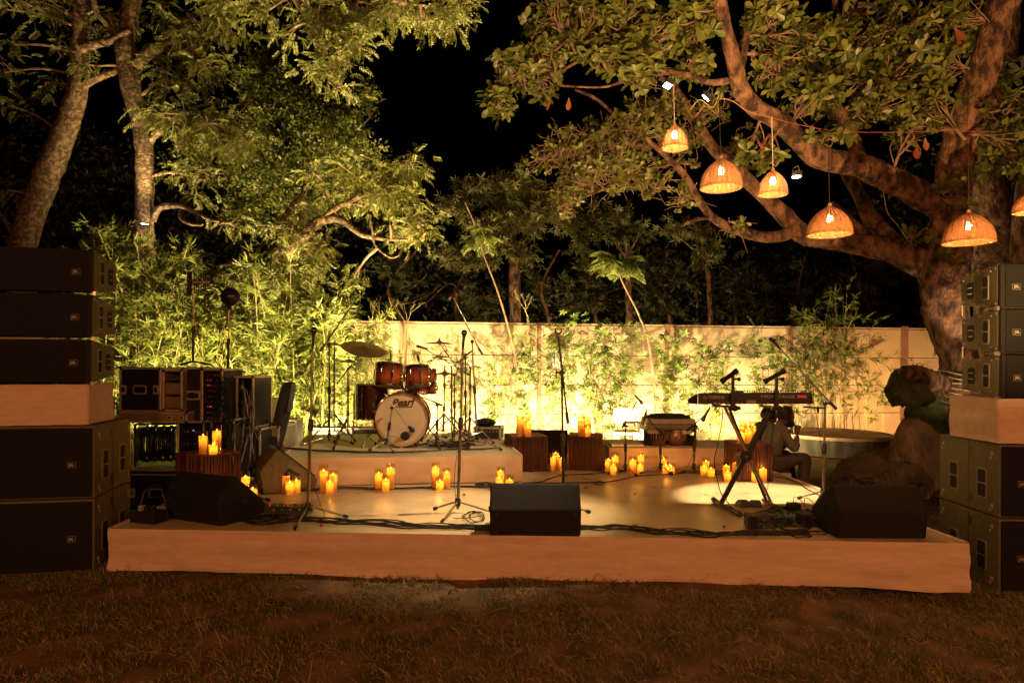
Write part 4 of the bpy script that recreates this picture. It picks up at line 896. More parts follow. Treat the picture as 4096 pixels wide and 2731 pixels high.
# cable bundle pouring out of the racks
cb = thing('cable_bundle', 'thick waterfall of black cables hanging from the patch rack', 'cables', (pe_.x+.1, Dq-.1, 0))
for k in range(34):
    x0 = rnd.uniform(812, 880); y0 = rnd.uniform(1500, 1640); x1 = rnd.uniform(830, 930); y1 = rnd.uniform(1720, 1990); d0 = Dq+.1; d1 = Dq-.05-rnd.random()*.35
    pts = [P(x0, y0, d0), P(x0+rnd.uniform(0, 25), y0+rnd.uniform(-25, 5), d0-.08), P(x0+rnd.uniform(25, 70), y0+rnd.uniform(30, 90), d0-.16), P(x1, lerp(y0, y1, .6), d1), P(x1+rnd.uniform(-20, 20), y1, d1)]
    b = MB(); b.path(smoothpath(pts, 5), rnd.uniform(.003, .005), 5); b.build('cable', M_['rubber'] if rnd.random() < .8 else M_['laminate'], cb, smooth=True, world=True)
cb = thing('cable_bundle', 'loose grey cables spilling from the open cable case', 'cables', (ph.x+.1, Dq+.2, 0))
for k in range(20):
    x0 = rnd.uniform(950, 1000); y0 = rnd.uniform(1560, 1640); x1 = rnd.uniform(960, 1050); y1 = rnd.uniform(1720, 1880); d0 = Dq+.38
    pts = [P(x0, y0, d0), P(x0+rnd.uniform(0, 20), y0-20, d0-.1), P(x0+rnd.uniform(10, 35), y0+60, d0-.2), P(x1, y1, d0-.3-rnd.random()*.2)]
    b = MB(); b.path(smoothpath(pts, 5), rnd.uniform(.003, .005), 5); b.build('cable', M_['rubber'] if k % 3 else M_['grey'], cb, smooth=True, world=True)
# antennas on the cases
def antenna_stand(label, px, ytop, ybase, D, kind):
    t = thing('antenna_stand', label, 'antenna', P(px, ybase, D), 0, 'radio antennas on the flight cases'); b = MB(); base = P(px, ybase, D); top = P(px+4, ytop, D)
    b.rod(base+Vector((0, 0, .03)), base.lerp(top, .5), .013); b.build('lower_pole', M_['plastic'], t, smooth=True, world=True)
    b = MB(); b.rod(base.lerp(top, .45), top, .009); b.build('upper_pole', M_['steel'], t, smooth=True, world=True)
    b = MB(); b.path([base.lerp(top, .45), base.lerp(top, .55)], .019, 10); b.build('height_clutch', M_['plastic'], t, smooth=True, world=True)
    for a in (.3, 2.5, 4.4):
        b = MB(); b.rod(base+Vector((0, 0, .05)), base+Vector((math.cos(a)*.19, math.sin(a)*.19, .01)), .010, .012); b.build('leg', M_['plastic'], t, smooth=True, world=True)
    b = MB(); b.path(smoothpath([top+Vector((0, -.02, 0)), top+Vector((-.12, -.02, -.1)), base.lerp(top, .5)+Vector((-.07, -.02, 0)), base+Vector((-.03, -.05, .15))]), .003, 5); b.build('cable', M_['rubber'], t, smooth=True, world=True)
    return t, top
t, top = antenna_stand('paddle antenna on a stand rising above the flight cases', 772, 1175, 1462, Dq+.3, 0)
Dp_ = Dq+.3; f = Dp_/F
def pp(px, py, o=0): return P(px, py, Dp_+o)
b = MB(); b.hull8([pp(748, 1182), pp(768, 1178), pp(768, 1178, .012), pp(748, 1182, .012), pp(748, 1090), pp(768, 1084), pp(768, 1084, .012), pp(748, 1090, .012)]); b.build('paddle_root', M_['plastic'], t, world=True)
b = MB(); b.hull8([pp(766, 1138), pp(853, 1133), pp(853, 1133, .014), pp(766, 1138, .014), pp(766, 1120), pp(853, 1122), pp(853, 1122, .014), pp(766, 1120, .014)]); b.build('paddle_spine', M_['plastic'], t, world=True)
for k in range(9):
    x = 775+k*9; hh_ = 46-k*3.6; b = MB(); b.hull8([pp(x, 1129+hh_), pp(x+4, 1129+hh_), pp(x+4, 1129+hh_, .01), pp(x, 1129+hh_, .01), pp(x, 1129-hh_), pp(x+4, 1129-hh_), pp(x+4, 1129-hh_, .01), pp(x, 1129-hh_, .01)]); b.build('element', M_['plastic'], t, world=True)
for yy in (0,):
    b = MB(); b.rod(pp(768, 1084, .006), pp(855, 1108, .006), .005); b.rod(pp(768, 1178, .006), pp(855, 1146, .006), .005); b.rod(pp(855, 1108, .006), pp(855, 1146, .006), .005); b.build('paddle_rim', M_['plastic'], t, world=True)
text('SENNHEISER', .036, M_['white'], t, pp(804, 1129, -.002), RFRONT, world=True)
t, top = antenna_stand('round domed antenna on a stand above the open cable case', 912, 1240, 1492, Dq+.4, 1)
cpt = P(920, 1187, Dq+.4); b = MB(); Rr = Matrix.Rotation(math.radians(8), 3, 'Y') @ Matrix.Rotation(PI/2, 3, 'X'); b.lathe([(0, .07), (.04, .062), (.075, .04), (.094, .008), (.096, 0)], cpt, Rr, 28); b.build('dome', M_['plastic'], t, smooth=True, world=True)
b = MB(); b.lathe([(.088, .012), (.108, .006), (.110, -.01), (.06, -.03), (0, -.03)], cpt, Rr, 28); b.build('rim', M_['laminate'], t, smooth=True, world=True)
b = MB(); b.rod(cpt+Vector((0, .02, -.09)), top, .018); b.build('neck', M_['plastic'], t, world=True)
text('SENNHEISER', .014, M_['white'], t, cpt+Vector((.04, -.071, 0)), RFRONT, world=True)
# leaning guitar bag
M_['bag'] = mat('quilted_nylon', (.013, .012, .012), .75, var=.3, sc=14, bump=.5, bs=45); M_['teal'] = mat('teal_pocket', (.09, .17, .17), .7, var=.2, sc=12, bump=.3, bs=50)
gb0 = G(1075, 1893, DECK); Dg = gb0.y; t = thing('guitar_bag', 'tall quilted guitar bag leaning beside the riser with a teal pocket', 'bag', gb0)
prof = [(1072, 1893, 20), (1079, 1859, 24), (1093, 1810, 28), (1107, 1765, 29), (1121, 1710, 29), (1137, 1645, 30), (1151, 1580, 29), (1158, 1545, 27), (1162, 1526, 22)]
for (rows, nm, mm, o) in ((prof, 'body', 'bag', 0),):
    V = []; Fc = []; n = 20
    for i, (x, y, w) in enumerate(prof):
        c_ = P(x-4, y, Dg+.02+i*.045); rw = w*Dg/F
        for k in range(n):
            a = 2*PI*k/n; sx = math.copysign(abs(math.cos(a))**.6, math.cos(a)); sy = math.copysign(abs(math.sin(a))**.6, math.sin(a)); V.append((c_.x+rw*sx, c_.y+.085*sy, c_.z))
    m = len(prof)
    for i in range(m-1):
        for k in range(n): Fc.append((i*n+k, i*n+(k+1) % n, (i+1)*n+(k+1) % n, (i+1)*n+k))
    b = MB(); b.add(V, Fc + [tuple((m-1)*n+k for k in range(n)), tuple(range(n))[::-1]]); b.build('body', M_['bag'], t, smooth=False, world=True, sub=1)
def q3(px, py, o): return P(px, py, Dg+o)
b = MB(); b.hull8([q3(1146, 1650, .12), q3(1170, 1640, .12), q3(1170, 1640, .22), q3(1146, 1650, .24), q3(1164, 1535, .25), q3(1186, 1540, .25), q3(1186, 1540, .36), q3(1164, 1530, .36)]); b.build('pocket', M_['teal'], t, bevel=.015, world=True)
b = MB(); b.path(smoothpath([q3(1085, 1690, .05), q3(1060, 1740, -.02), q3(1040, 1790, -.03), q3(1050, 1860, 0)]), .014, 6); b.build('strap', M_['bag'], t, smooth=True, world=True)
M_['redbag'] = mat('red_fabric', (.34, .06, .05), .8, var=.2, sc=12, bump=.5, bs=20); b = MB(); b.hull8([q3(1108, 1850, .02), q3(1128, 1830, .02), q3(1128, 1830, .06), q3(1108, 1850, .06), q3(1128, 1775, .08), q3(1142, 1790, .06), q3(1142, 1790, .10), q3(1130, 1775, .10)])
tag(b.build('cloth_scrap', M_['redbag'], bevel=.01), 'crumpled dusty red fabric hanging between the guitar bag and the riser', 'fabric')
pk = P(1146, 1770, 9.2); flight_case('black amplifier case standing behind the leaning guitar bag', (pk.x-.06, 9.2, .0), .1, (.19, .4, P(1146, 1678, 9.2).z), 'panel', name='amplifier', grp=None, handles=False)
# amplifier with a bag at the back right of the riser
pm = onr(1893, 1760); t = flight_case('black amplifier at the right rear of the riser with a bag on top', (pm.x, pm.y, RISER), -.12, (.36, .34, .17), 'panel', name='amplifier', grp=None, handles=False, latches=False)
for k in range(7): b = MB(); b.rod((.04+.045*k, -.004, .12), (.04+.045*k, -.02, .12), .010); b.build('knob', M_['grey'], t)
t = thing('bag', 'soft black bag slumped on the amplifier at the riser right rear', 'bag', (pm.x+.02, pm.y+.05, RISER+.175)); b = MB(); b.ball((.13, .1, .045), 1, 16, sc=(.15, .11, .055)); b.build('body', M_['bag'], t, smooth=True); b = MB(); b.path(smoothpath([(.03, .0, .05), (.08, -.03, .10), (.18, -.03, .10), (.23, 0, .05)]), .009, 6); b.build('handle', M_['bag'], t, smooth=True)
for x0, x1, lb in ((1242, 1408, 'left'), (1404, 1510, 'right')):
    q = P(x0, 1745, 10.0); w_ = (x1-x0)*10/F; flight_case('long low black hardware case lying behind the kit, %s one' % lb, (q.x, 10.0, .0), .12, (w_, .3, P(x0, 1712, 10.0).z), 'panel', name='hardware_case', grp='hardware cases behind the drum kit', handles=False, latches=False)

# ------------------------------------------------------------------ keyboard on its X stand
Dk = 6.15; KB = thing('keyboard', 'long black stage keyboard with its back panel to the audience', 'keyboard', P(3020, 1616, Dk)); f = Dk/F
def kp(px, py, o=0): return P(px, py, Dk+o)
b = MB(); V = [kp(2792, 1617), kp(3250, 1615), kp(3256, 1612, .37), kp(2792, 1612, .37), kp(2792, 1571), kp(3241, 1567), kp(3240, 1578, .37), kp(2792, 1580, .37)]; b.hull8(V); b.build('body', M_['black'], KB, bevel=.006, world=True)
b = MB(); b.hull8([kp(2752, 1613), kp(2791, 1618), kp(2791, 1614, .37), kp(2756, 1611, .37), kp(2750, 1597), kp(2791, 1570), kp(2791, 1579, .37), kp(2754, 1600, .37)]); b.build('end_block', M_['cab'], KB, bevel=.006, world=True)
b = MB(); b.hull8([kp(3242, 1612, .0), kp(3252, 1611, 0), kp(3252, 1610, .37), kp(3242, 1611, .37), kp(3242, 1566, 0), kp(3246, 1575, 0), kp(3246, 1580, .37), kp(3242, 1576, .37)]); b.build('end_block', M_['cab'], KB, world=True)
b = MB(); b.box(kp(3005, 1607, -.002), (.085, .006, .03)); b.build('label_plate', M_['grey'], KB, world=True)
b = MB(); b.box(kp(2957, 1566, .12), (.07, .05, .02)); b.build('display_block', M_['black'], KB, bevel=.004, world=True)
for k in range(26):
    b = MB(); c_ = kp(2980+k*9.6, 1567, .16); b.rod(c_, c_+Vector((0, 0, .014)), .006, None, 6); b.build('knob', M_['plastic'], KB, world=True)
for k in range(8):
    b = MB(); c_ = kp(2860+k*18, 1611, -.001); b.rod(c_, c_+Vector((0, -.006, 0)), .007, None, 8); b.build('socket', M_['steel'], KB, world=True)
text('YAMAHA', 20*f, M_['grey'], KB, kp(2866, 1589, -.003), RFRONT, world=True, bold=.0012, sx=.80)
b = MB(); c_ = kp(2820, 1590, -.002); b.lathe([(.0155, .0), (.0155, .003), (.0185, .003), (.0185, 0)], c_, RX, 28)
for k in range(3):
    a = PI/2+k*2.094; b.rod(c_+Vector((0, -.002, 0)), c_+Vector((math.cos(a)*.013, -.002, math.sin(a)*.013)), .0017, .0012, 6)
    a += 1.047; b.rod(c_+Vector((0, -.002, 0)), c_+Vector((math.cos(a)*.010, -.002, math.sin(a)*.010)), .0012, .0018, 6)
b.build('logo', M_['grey'], KB, world=True)
text('MONTAGE', 16*f, M_['grey'], KB, kp(3111, 1586, -.003), RFRONT, world=True, bold=.0012, sx=1.75)
text('M6', 16*f, M_['redlogo'], KB, kp(3208, 1586, -.003), RFRONT, world=True, bold=.0014, sx=1.75)
XS = thing('keyboard_stand', 'black double braced X stand under the keyboard', 'stand', G(2985, 2030, DECK)); XS_ = []
def bar(a, b_, w, t_, name='brace', m='plastic'):
    a = Vector(a); b_ = Vector(b_); d = (b_-a).normalized(); R = d.to_track_quat('Z', 'Y').to_matrix(); b = MB(); b.box((a+b_)/2, (w, t_, (b_-a).length), R); return b.build(name, M_[m], XS, bevel=.003, world=True)
f1a, f1b = G(2857, 1998, DECK+.02), G(2957, 2054, DECK+.02); yf, yb = f1b.y, f1a.y
b = MB(); b.rod(f1b, f1a, .019, None, 14); b.build('foot_tube', M_['plastic'], XS, smooth=True, world=True)
for p in (f1a, f1b): b = MB(); b.rod(p+Vector((0, -.03, 0)), p+Vector((0, .03, 0)), .023, None, 12); b.build('end_cap', M_['rubber'], XS, smooth=True, world=True)
xr = P(3100, 2010, 6.2).x
b = MB(); b.rod((xr, yf, DECK+.02), (xr, yb, DECK+.02), .019, None, 14); b.build('foot_tube', M_['plastic'], XS, smooth=True, world=True)
ym = 6.28
for o in (-.035, .035):
    bar((f1a.x-.02+.05*(o > 0), ym+o, DECK+.03), P(3078+14*(o > 0), 1632, ym+o), .028, .022)
for o in (-.07, .07):
    bar((xr-.02, ym+o, DECK+.03), P(2897+16*(o > 0), 1624, ym+o), .028, .022, m='steel' if o < 0 else 'plastic')
b = MB(); c_ = P(2984, 1825, ym-.10); b.lathe([(0, -.012), (.05, -.012), (.056, -.006), (.056, .006), (.05, .012), (0, .012)], c_, RX, 24); b.rod(c_, c_+Vector((0, .22, 0)), .016); b.build('pivot_disc', M_['plastic'], XS, smooth=True, world=True)
b = MB(); b.rod(c_+Vector((0, -.02, 0)), c_+Vector((0, -.008, 0)), .01); b.build('pivot_bolt', M_['chrome'], XS, smooth=True, world=True)
for px in (2931, 3105):
    zt = P(px, 1500, Dk-.03); b = MB(); b.box((zt.x, Dk-.035, (zt.z+P(px, 1640, Dk).z)/2), (.026, .022, zt.z-P(px, 1640, Dk).z)); b.build('upright', M_['plastic'], XS, bevel=.003, world=True)
    b = MB(); b.box((zt.x, Dk-.035, P(px, 1600, Dk).z), (.038, .034, .17)); b.build('upright_sleeve', M_['plastic'], XS, bevel=.004, world=True)
    b = MB(); c_ = P(px+8, 1632, Dk-.03); b.ball(c_, .036, 10, sc=(1.1, .8, .8)); b.rod(c_+Vector((-.06, 0, 0)), c_+Vector((.05, 0, 0)), .018); b.build('knob', M_['plastic'], XS, smooth=True, world=True)
    b = MB(); a_, c2_ = (P(px-38, 1522, Dk-.03), P(px+14, 1484, Dk-.10)) if px < 3000 else (P(px-40, 1523, Dk-.03), P(px+32, 1484, Dk-.10)); b.rod(a_, c2_, .019, .021, 14); b.build('tier_arm', M_['plastic'], XS, smooth=True, world=True)
    for e_ in (a_, c2_): dd_ = (c2_-a_).normalized(); b = MB(); b.rod(e_-dd_*.02, e_+dd_*.014, .026, .025, 12); b.build('end_cap', M_['rubber'], XS, smooth=True, world=True)
    b = MB(); b.rod(zt+Vector((-.01, -.02, -.04)), zt+Vector((.05, -.02, -.03)), .010); b.ball(zt+Vector((.05, -.02, -.035)), .02, 8); b.build('knob', M_['plastic'], XS, smooth=True, world=True)
for o in (.0,): b = MB(); b.rod(P(2848, 1621, ym), P(2915, 1626, ym), .012); b.build('support_tube', M_['steel'], XS, smooth=True, world=True); b = MB(); b.rod(P(3040, 1622, ym), P(3110, 1632, ym), .012); b.build('support_tube', M_['steel'], XS, smooth=True, world=True)
t = thing('keyboard_cable', 'black cable hanging in a curve from the keyboard to the floor', 'cable', G(2900, 2060, DECK)); b = MB(); b.path(smoothpath([kp(2872, 1612, -.02), kp(2890, 1640, -.04), kp(2886, 1700, -.03), kp(2870, 1780, 0), kp(2858, 1850, 0), G(2880, 1960, DECK+.2), G(2905, 2000, DECK+.1), G(2950, 2052, DECK+.01), G(2990, 2062, DECK+.01)]), .0045, 6); b.build('cable', M_['rubber'], t, smooth=True, world=True)
for lb, pts in (('thin cable looping under the right end of the keyboard', [(3130, 1618, 0), (3180, 1645, -.03), (3230, 1640, 0), (3240, 1618, .02), (3222, 1610, 0)]), ('long cable drooping from the right clamp to the pedals', [(3112, 1650, -.04), (3090, 1720, -.04), (3082, 1840, -.02), (3072, 1940, .1), (3060, 1985, .15)]), ('curling cable from the keyboard underside to the adapters', [(3170, 1640, 0), (3220, 1670, .0), (3222, 1640, .02)])):
    t = thing('hanging_cable', lb, 'cable', kp(pts[0][0], pts[0][1], pts[0][2])); b = MB(); b.path(smoothpath([kp(*q) for q in pts]), .0034, 6); b.build('cable', M_['rubber'], t, smooth=True, world=True)

# ------------------------------------------------------------------ boxes on the floor by the keyboard
def dibox(x0, y0, x1, y1, lb, led=True, cat='DI box'):
    c_ = G((x0+x1)/2, y1, DECK); w = (x1-x0)*c_.y/F; h = (y1-y0)*c_.y/F*.80; t = thing('direct_box', lb, cat, c_, rnd.uniform(-.15, .15), 'small signal boxes beside the keyboard')
    for j in range(2):
        b = MB(); b.box((0, .07, h*(.25+.5*j)), (w*.94, .13, h*.46)); b.build('body', M_['black'], t, bevel=.006)
        for k in range(4): b = MB(); b.box((-w*.47+w*.07+k*w*.10, -.004, h*(.25+.5*j)), (w*.055, .03, h*.42)); b.build('bumper', M_['rubber'], t, bevel=.003)
        b = MB(); b.rod((w*.15, .006, h*(.25+.5*j)), (w*.15, -.03, h*(.25+.5*j)-.004), .010); b.build('plug', M_['steel'], t)
        if led: b = MB(); b.ball((-w*.08, .002, h*(.28+.5*j)), .005 if j else .0035, 8); b.build('led', M_['ledr'], t)
    return t
dibox(2990, 2048, 3084, 2116, 'stacked pair of small black boxes with red lamps left of the cable heap')
dibox(3207, 2044, 3284, 2104, 'stacked pair of small black boxes against the right floor monitor', False)
def pedal(x0, y0, x1, y1, lb, m='black'):
    c_ = G((x0+x1)/2, y1, DECK); w = (x1-x0)*c_.y/F; h = (y1-y0)*c_.y/F*.7; t = thing('foot_pedal', lb, 'pedal', c_, 0, 'foot pedals under the keyboard'); b = MB()
    b.hull8([(-w/2, 0, 0), (w/2, 0, 0), (w/2, .16, 0), (-w/2, .16, 0), (-w*.33, .01, h), (w*.33, .01, h), (w*.3, .15, h*.6), (-w*.3, .15, h*.6)]); b.build('body', M_[m], t, bevel=.005); b = MB(); b.hull8([(-w*.25, .012, h), (w*.25, .012, h), (w*.25, .14, h*.62), (-w*.25, .14, h*.62), (-w*.22, .012, h+.008), (w*.22, .012, h+.008), (w*.22, .14, h*.62+.008), (-w*.22, .14, h*.62+.008)]); b.build('treadle', M_['rubber'], t)
pedal(2961, 1992, 3003, 2028, 'black sustain pedal in the white light pool, left one'); pedal(3013, 1994, 3052, 2028, 'black volume pedal just right of the sustain pedal')
def brick(x0, y0, x1, y1, lb, m, nm='power_adapter', cat='power adapter'):
    c_ = G((x0+x1)/2, y1, DECK); w = (x1-x0)*c_.y/F; h = (y1-y0)*c_.y/F*.85; t = thing(nm, lb, cat, c_); b = MB(); b.box((0, .05, h/2), (w, .1, h)); b.build('body', M_[m], t, bevel=.006); b = MB(); b.path(smoothpath([(0, .05, h), (0, .04, h+.05), (.05, .02, h+.03), (.1, -.02, .01)]), .003, 6); b.build('lead', M_['rubber'], t, smooth=True)
M_['creamp'] = mat('cream_plastic', (.55, .47, .33), .5, var=.05)
brick(3162, 2009, 3205, 2047, 'black power adapter box behind the cable heap', 'black'); brick(3205, 2012, 3250, 2046, 'cream power adapter standing by the chrome stand foot', 'creamp')
# multi effect pedal board left
c_ = G(1086, 2064, DECK); t = thing('effects_pedalboard', 'long flat multi effect pedal board beside the front left stand', 'pedal board', c_, math.radians(-3)); w = 265*c_.y/F
b = MB(); b.hull8([(-w/2, 0, .0), (w/2, 0, 0), (w/2, .22, 0), (-w/2, .22, 0), (-w/2, .005, .035), (w/2, .005, .035), (w/2, .22, .06), (-w/2, .22, .06)]); b.build('body', M_['black'], t, bevel=.005)
for k in range(16): b = MB(); b.rod((-w/2+.04+k*.032, .16, .05), (-w/2+.04+k*.032, .16, .078), .009, None, 8); b.build('knob', (M_['redlogo'] if k % 5 == 0 else M_['grey'] if k % 2 else M_['teal']), t)
for k in range(7): b = MB(); b.rod((-w/2+.05+k*.075, .05, .035), (-w/2+.05+k*.075, .05, .055), .014, None, 10); b.build('footswitch', M_['steel'], t)
text('BOSS', .03, M_['white'], t, (-w/2+.07, -.002, .020), RFRONT)
# power strip at the left
c_ = G(565, 2096, DECK); t = thing('power_strip', 'black power distribution box with plugs behind the left floor monitor', 'power box', c_, -.3); b = MB(); b.box((0, .08, .05), (.24, .16, .09)); b.build('body', M_['cab'], t, bevel=.008)
for k in range(3):
    b = MB(); b.box((-.06+.06*k, .06, .115), (.035, .04, .045)); b.build('plug', M_['plastic'] if k else M_['grey'], t, bevel=.005)
b = MB(); b.path(smoothpath([(-.07, .06, .14), (-.06, .1, .25), (.03, .12, .30), (.12, .1, .22), (.15, .12, .05)]), .006, 6); b.build('cable', M_['rubber'], t, smooth=True)

# ------------------------------------------------------------------ cables over the deck
def wander(pts, n, amp, z, seed):
    out = smoothpath([G(x, y, z) for x, y in pts], n); L_ = len(out)
    for i, p in enumerate(out):
        e = math.sin(PI*min(1, i/(L_-1))); p.x += amp*e*.6*noise.noise(Vector((i*.18, seed, 1))); p.y += amp*e*1.3*noise.noise(Vector((i*.22, seed, 5)))
    return out
def bundle(label, pts, k, amp, z, r=.0055, n=6, nm='cable_bundle'):
    t = thing(nm, label, 'cables', G(pts[0][0], pts[0][1], z))
    for j in range(k):
        o = (j-(k-1)/2)*.017+.03*math.sin(j*2.3); w_ = wander(pts, n, amp, z+.006+.006*(j % 3), j*3.1+len(pts)); b = MB(); b.path([Vector((p.x, p.y+o, p.z)) for p in w_], r*rnd.uniform(.75, 1.1), 6); b.build('cable', M_['rubber'], t, smooth=True, world=True)
bundle('front cable run between the pedal board and the centre floor monitor', [(960, 2072), (1100, 2078), (1240, 2078), (1400, 2084), (1600, 2096), (1800, 2104), (1960, 2108), (2080, 2112)], 9, .13, DECK)
bundle('front cable run from the centre floor monitor to the keyboard', [(2250, 2110), (2380, 2108), (2500, 2112), (2640, 2124), (2800, 2132), (2960, 2130), (3120, 2130), (3230, 2124)], 8, .13, DECK)
bundle('cables lying along the foot of the riser', [(1085, 1958), (1200, 1958), (1380, 1952), (1560, 1953), (1720, 1948), (1850, 1944), (1950, 1948), (2080, 1938)], 5, .05, DECK, .005)
bundle('looped cables on the deck right of the riser', [(2090, 1932), (2170, 1925), (2240, 1900), (2330, 1896), (2420, 1888), (2500, 1884), (2430, 1872)], 3, .10, DECK, .0045)
bundle('thin cables curving past the candles before the platform', [(2120, 1932), (2300, 1930), (2420, 1928), (2510, 1912), (2560, 1902), (2680, 1896), (2780, 1890), (2900, 1898)], 2, .05, DECK, .004)
bundle('small coil of cable on the deck left of the keyboard', [(2372, 1928), (2400, 1924), (2418, 1930), (2400, 1938), (2376, 1934), (2390, 1926), (2415, 1930)], 1, .0, DECK, .0045, nm='cable_coil')
bundle('black cables across the front of the riser top', [(1140, 1790), (1260, 1800), (1380, 1806), (1500, 1808), (1640, 1806), (1780, 1796), (1900, 1796), (2000, 1788)], 6, .10, RISER, .0045)
bundle('cable trailing from the right stool to the chrome stand', [(3080, 1902), (3150, 1915), (3200, 1935), (3240, 1962), (3270, 1975), (3300, 1990), (3330, 2010)], 1, .03, DECK, .005, nm='deck_cable')
def tangle(label, cx, cy_, rx, ry, k, z, r=.0045, seed=1, nm='cable_tangle'):
    rr = random.Random(seed); t = thing(nm, label, 'cables', G(cx, cy_, z))
    for j in range(k):
        pts = []; a = rr.uniform(0, 6.28); x = cx+rr.uniform(-.5, .5)*rx; y = cy_+rr.uniform(-.5, .5)*ry; q = rr.uniform(.25, .7)
        for i in range(13):
            a += rr.uniform(.5, 1.1); px = x+rx*q*math.cos(a)+rr.uniform(-6, 6); py = y+ry*q*math.sin(a)+rr.uniform(-2, 2)
            px = min(max(px, cx-rx), cx+rx); py = min(max(py, cy_-ry), cy_+ry); p = G(px, py, z); p.z = z+.005+rr.uniform(0, .03)*(1 if k > 4 else .3); pts.append(p)
        b = MB(); b.path(smoothpath(pts, 5), r*rr.uniform(.8, 1.15), 5); b.build('cable', M_['rubber'], t, smooth=True, world=True)
tangle('messy heap of black cables on the deck left of the right floor monitor', 3140, 2085, 125, 45, 17, DECK, seed=3)
tangle('loose cables under the pedal board behind the left floor monitor', 1040, 2078, 110, 22, 9, DECK, seed=5)
tangle('big loop of cable at the front edge beside the right floor monitor', 3235, 2142, 70, 14, 2, DECK, seed=8, nm='cable_loop')
tangle('cable loop on the bright floor left of the centre floor monitor', 1900, 2085, 60, 36, 2, DECK, seed=9, nm='cable_loop')
tangle('nest of cables on the riser around the cymbal stand feet', 1790, 1782, 150, 14, 10, RISER, seed=12)
tangle('cables heaped near the riser right corner on the deck', 1930, 1942, 60, 10, 4, DECK, seed=14)
# scraps on the deck
for (x, y, s, lb, m) in ((1857, 1977, .03, 'curled dry leaf on the deck behind the middle stand', 'dead'), (1286, 2107, .016, 'small red berry on the front edge of the deck', 'redbag'), (1175, 2018, .03, 'dry twig scrap on the deck behind the pedal board', 'twig'), (2540, 1976, .02, 'tiny black scrap in the middle of the deck', 'plastic'), (2345, 1951, .025, 'small dark leaf scrap on the deck near the stool', 'dead'), (2542, 2104, .05, 'brown dead leaf at the front cable run', 'dead'), (2897, 2106, .02, 'black tape scrap left of the small boxes', 'plastic')):
    c_ = G(x, y, DECK+.002); b = MB(); b.lathe([(0, .0), (s*.8, .001), (s, .004), (s*.6, .008), (0, .010)] if m != 'redbag' else [(0, 0), (s*.8, s*.4), (s, s), (s*.7, s*1.7), (0, s*2)], n=9); o = b.build('litter', M_[m], smooth=True); o.location = c_; o.scale = (1.3, .5, 1) if m != 'redbag' else (1, 1, 1); o.rotation_euler = (0, 0, rnd.uniform(0, 3)); tag(o, lb, 'litter')

# ------------------------------------------------------------------ tablas and the silver case on the platform
Dt_ = 8.62; f = Dt_/F
for cx, lb, r_ in ((2636, 'left tabla drum with brown lacing under the silver case', .105), (2706, 'right tabla drum with brown lacing under the silver case', .115)):
    c_ = P(cx, 1787, Dt_-.05); t = thing('tabla', lb, 'drum', (c_.x, Dt_-.02, TP+.002), 0, 'tabla drums on the small platform')
    b = MB(); b.lathe([(0, .03), (r_*.6, .03), (r_*.92, .08), (r_, .13), (r_*.9, .18), (r_*.78, .205), (0, .205)], n=28); b.build('shell', M_['steel'] if cx > 2650 else M_['dshell'], t, smooth=True)
    b = MB(); b.lathe([(r_*.5, .0), (r_*.8, .005), (r_*.9, .025), (r_*.75, .045), (r_*.5, .04)], n=24); b.build('ring_cushion', M_['sticktop'], t, smooth=True)
    for k in range(18):
        a = 2*PI*k/18; b = MB(); b.path([(math.cos(a+o_)*q*r_, math.sin(a+o_)*q*r_, z) for q, z, o_ in ((.8, .20, 0), (.95, .175, .03), (1.05, .13, .06), (.96, .075, .03), (.68, .035, 0))], .0055, 5); b.build('strap', M_['wicker'], t, smooth=True)
    b = MB(); b.lathe([(r_*.72, .2), (r_*.86, .198), (r_*.86, .212), (r_*.72, .214)], n=24); b.build('rim', M_['sticktop'], t, smooth=True)
M_['bcloth'] = mat('black_cloth', (.012, .011, .012), .85, var=.3, sc=12, bump=.7, bs=14)
t = thing('black_cover', 'black cloth bunched behind and beside the tabla drums', 'cloth', P(2680, 1788, Dt_))
for (cx, w, h, dy) in ((2592, .055, .20, .0), (2745, .06, .19, -.0), (2768, .05, .13, -.06), (2670, .30, .20, .26)):
    c_ = P(cx, 1788, Dt_+dy); V = []; Fc = []; n = 22
    for j in range(8):
        z = h*j/7
        for k in range(n):
            a = 2*PI*k/n; q = (1-.25*(j/7)**2)*(1+.16*noise.noise(Vector((math.cos(a)*2, math.sin(a)*2, z*9+cx)))); V.append((c_.x+w*q*math.cos(a), c_.y+min(w, .12)*q*math.sin(a), TP+.003+z))
    for j in range(7):
        for k in range(n): Fc.append((j*n+k, j*n+(k+1) % n, (j+1)*n+(k+1) % n, (j+1)*n+k))
    b = MB(); b.add(V, Fc+[tuple(7*n+k for k in range(n))]); b.build('fold', M_['bcloth'], t, smooth=True, world=True)
zc = P(2680, 1724, Dt_).z; pc = P(2578, 1724, Dt_); w = 205*f
t = thing('instrument_case', 'silver aluminium instrument case with a soft black top over the tablas', 'case', (pc.x, Dt_-.10, TP))
for px in (2598, 2778): 
    for dy in (.05, .42): b = MB(); b.rod((P(px, 1700, Dt_).x-pc.x, dy, .0), (P(px, 1700, Dt_).x-pc.x, dy, zc-TP), .012); b.build('leg', M_['plastic'], t)
H = zc-TP
b = MB(); b.hull8([(0, 0, H+.03), (w, 0, H+.03), (w, .46, H+.03), (0, .46, H+.03), (.03, .0, H+.16), (w-.03, .0, H+.16), (w-.03, .46, H+.16), (.03, .46, H+.16)]); b.build('body', M_['silver'], t, bevel=.012)
for z in (.045, .065, .085, .10): b = MB(); b.box((w/2, -.003, H+z), (w-.03, .006, .006)); b.build('band', M_['chrome'], t)
b = MB(); b.box((w/2, .23, H+.012), (w-.02, .45, .030)); b.build('black_base', M_['plastic'], t, bevel=.004)
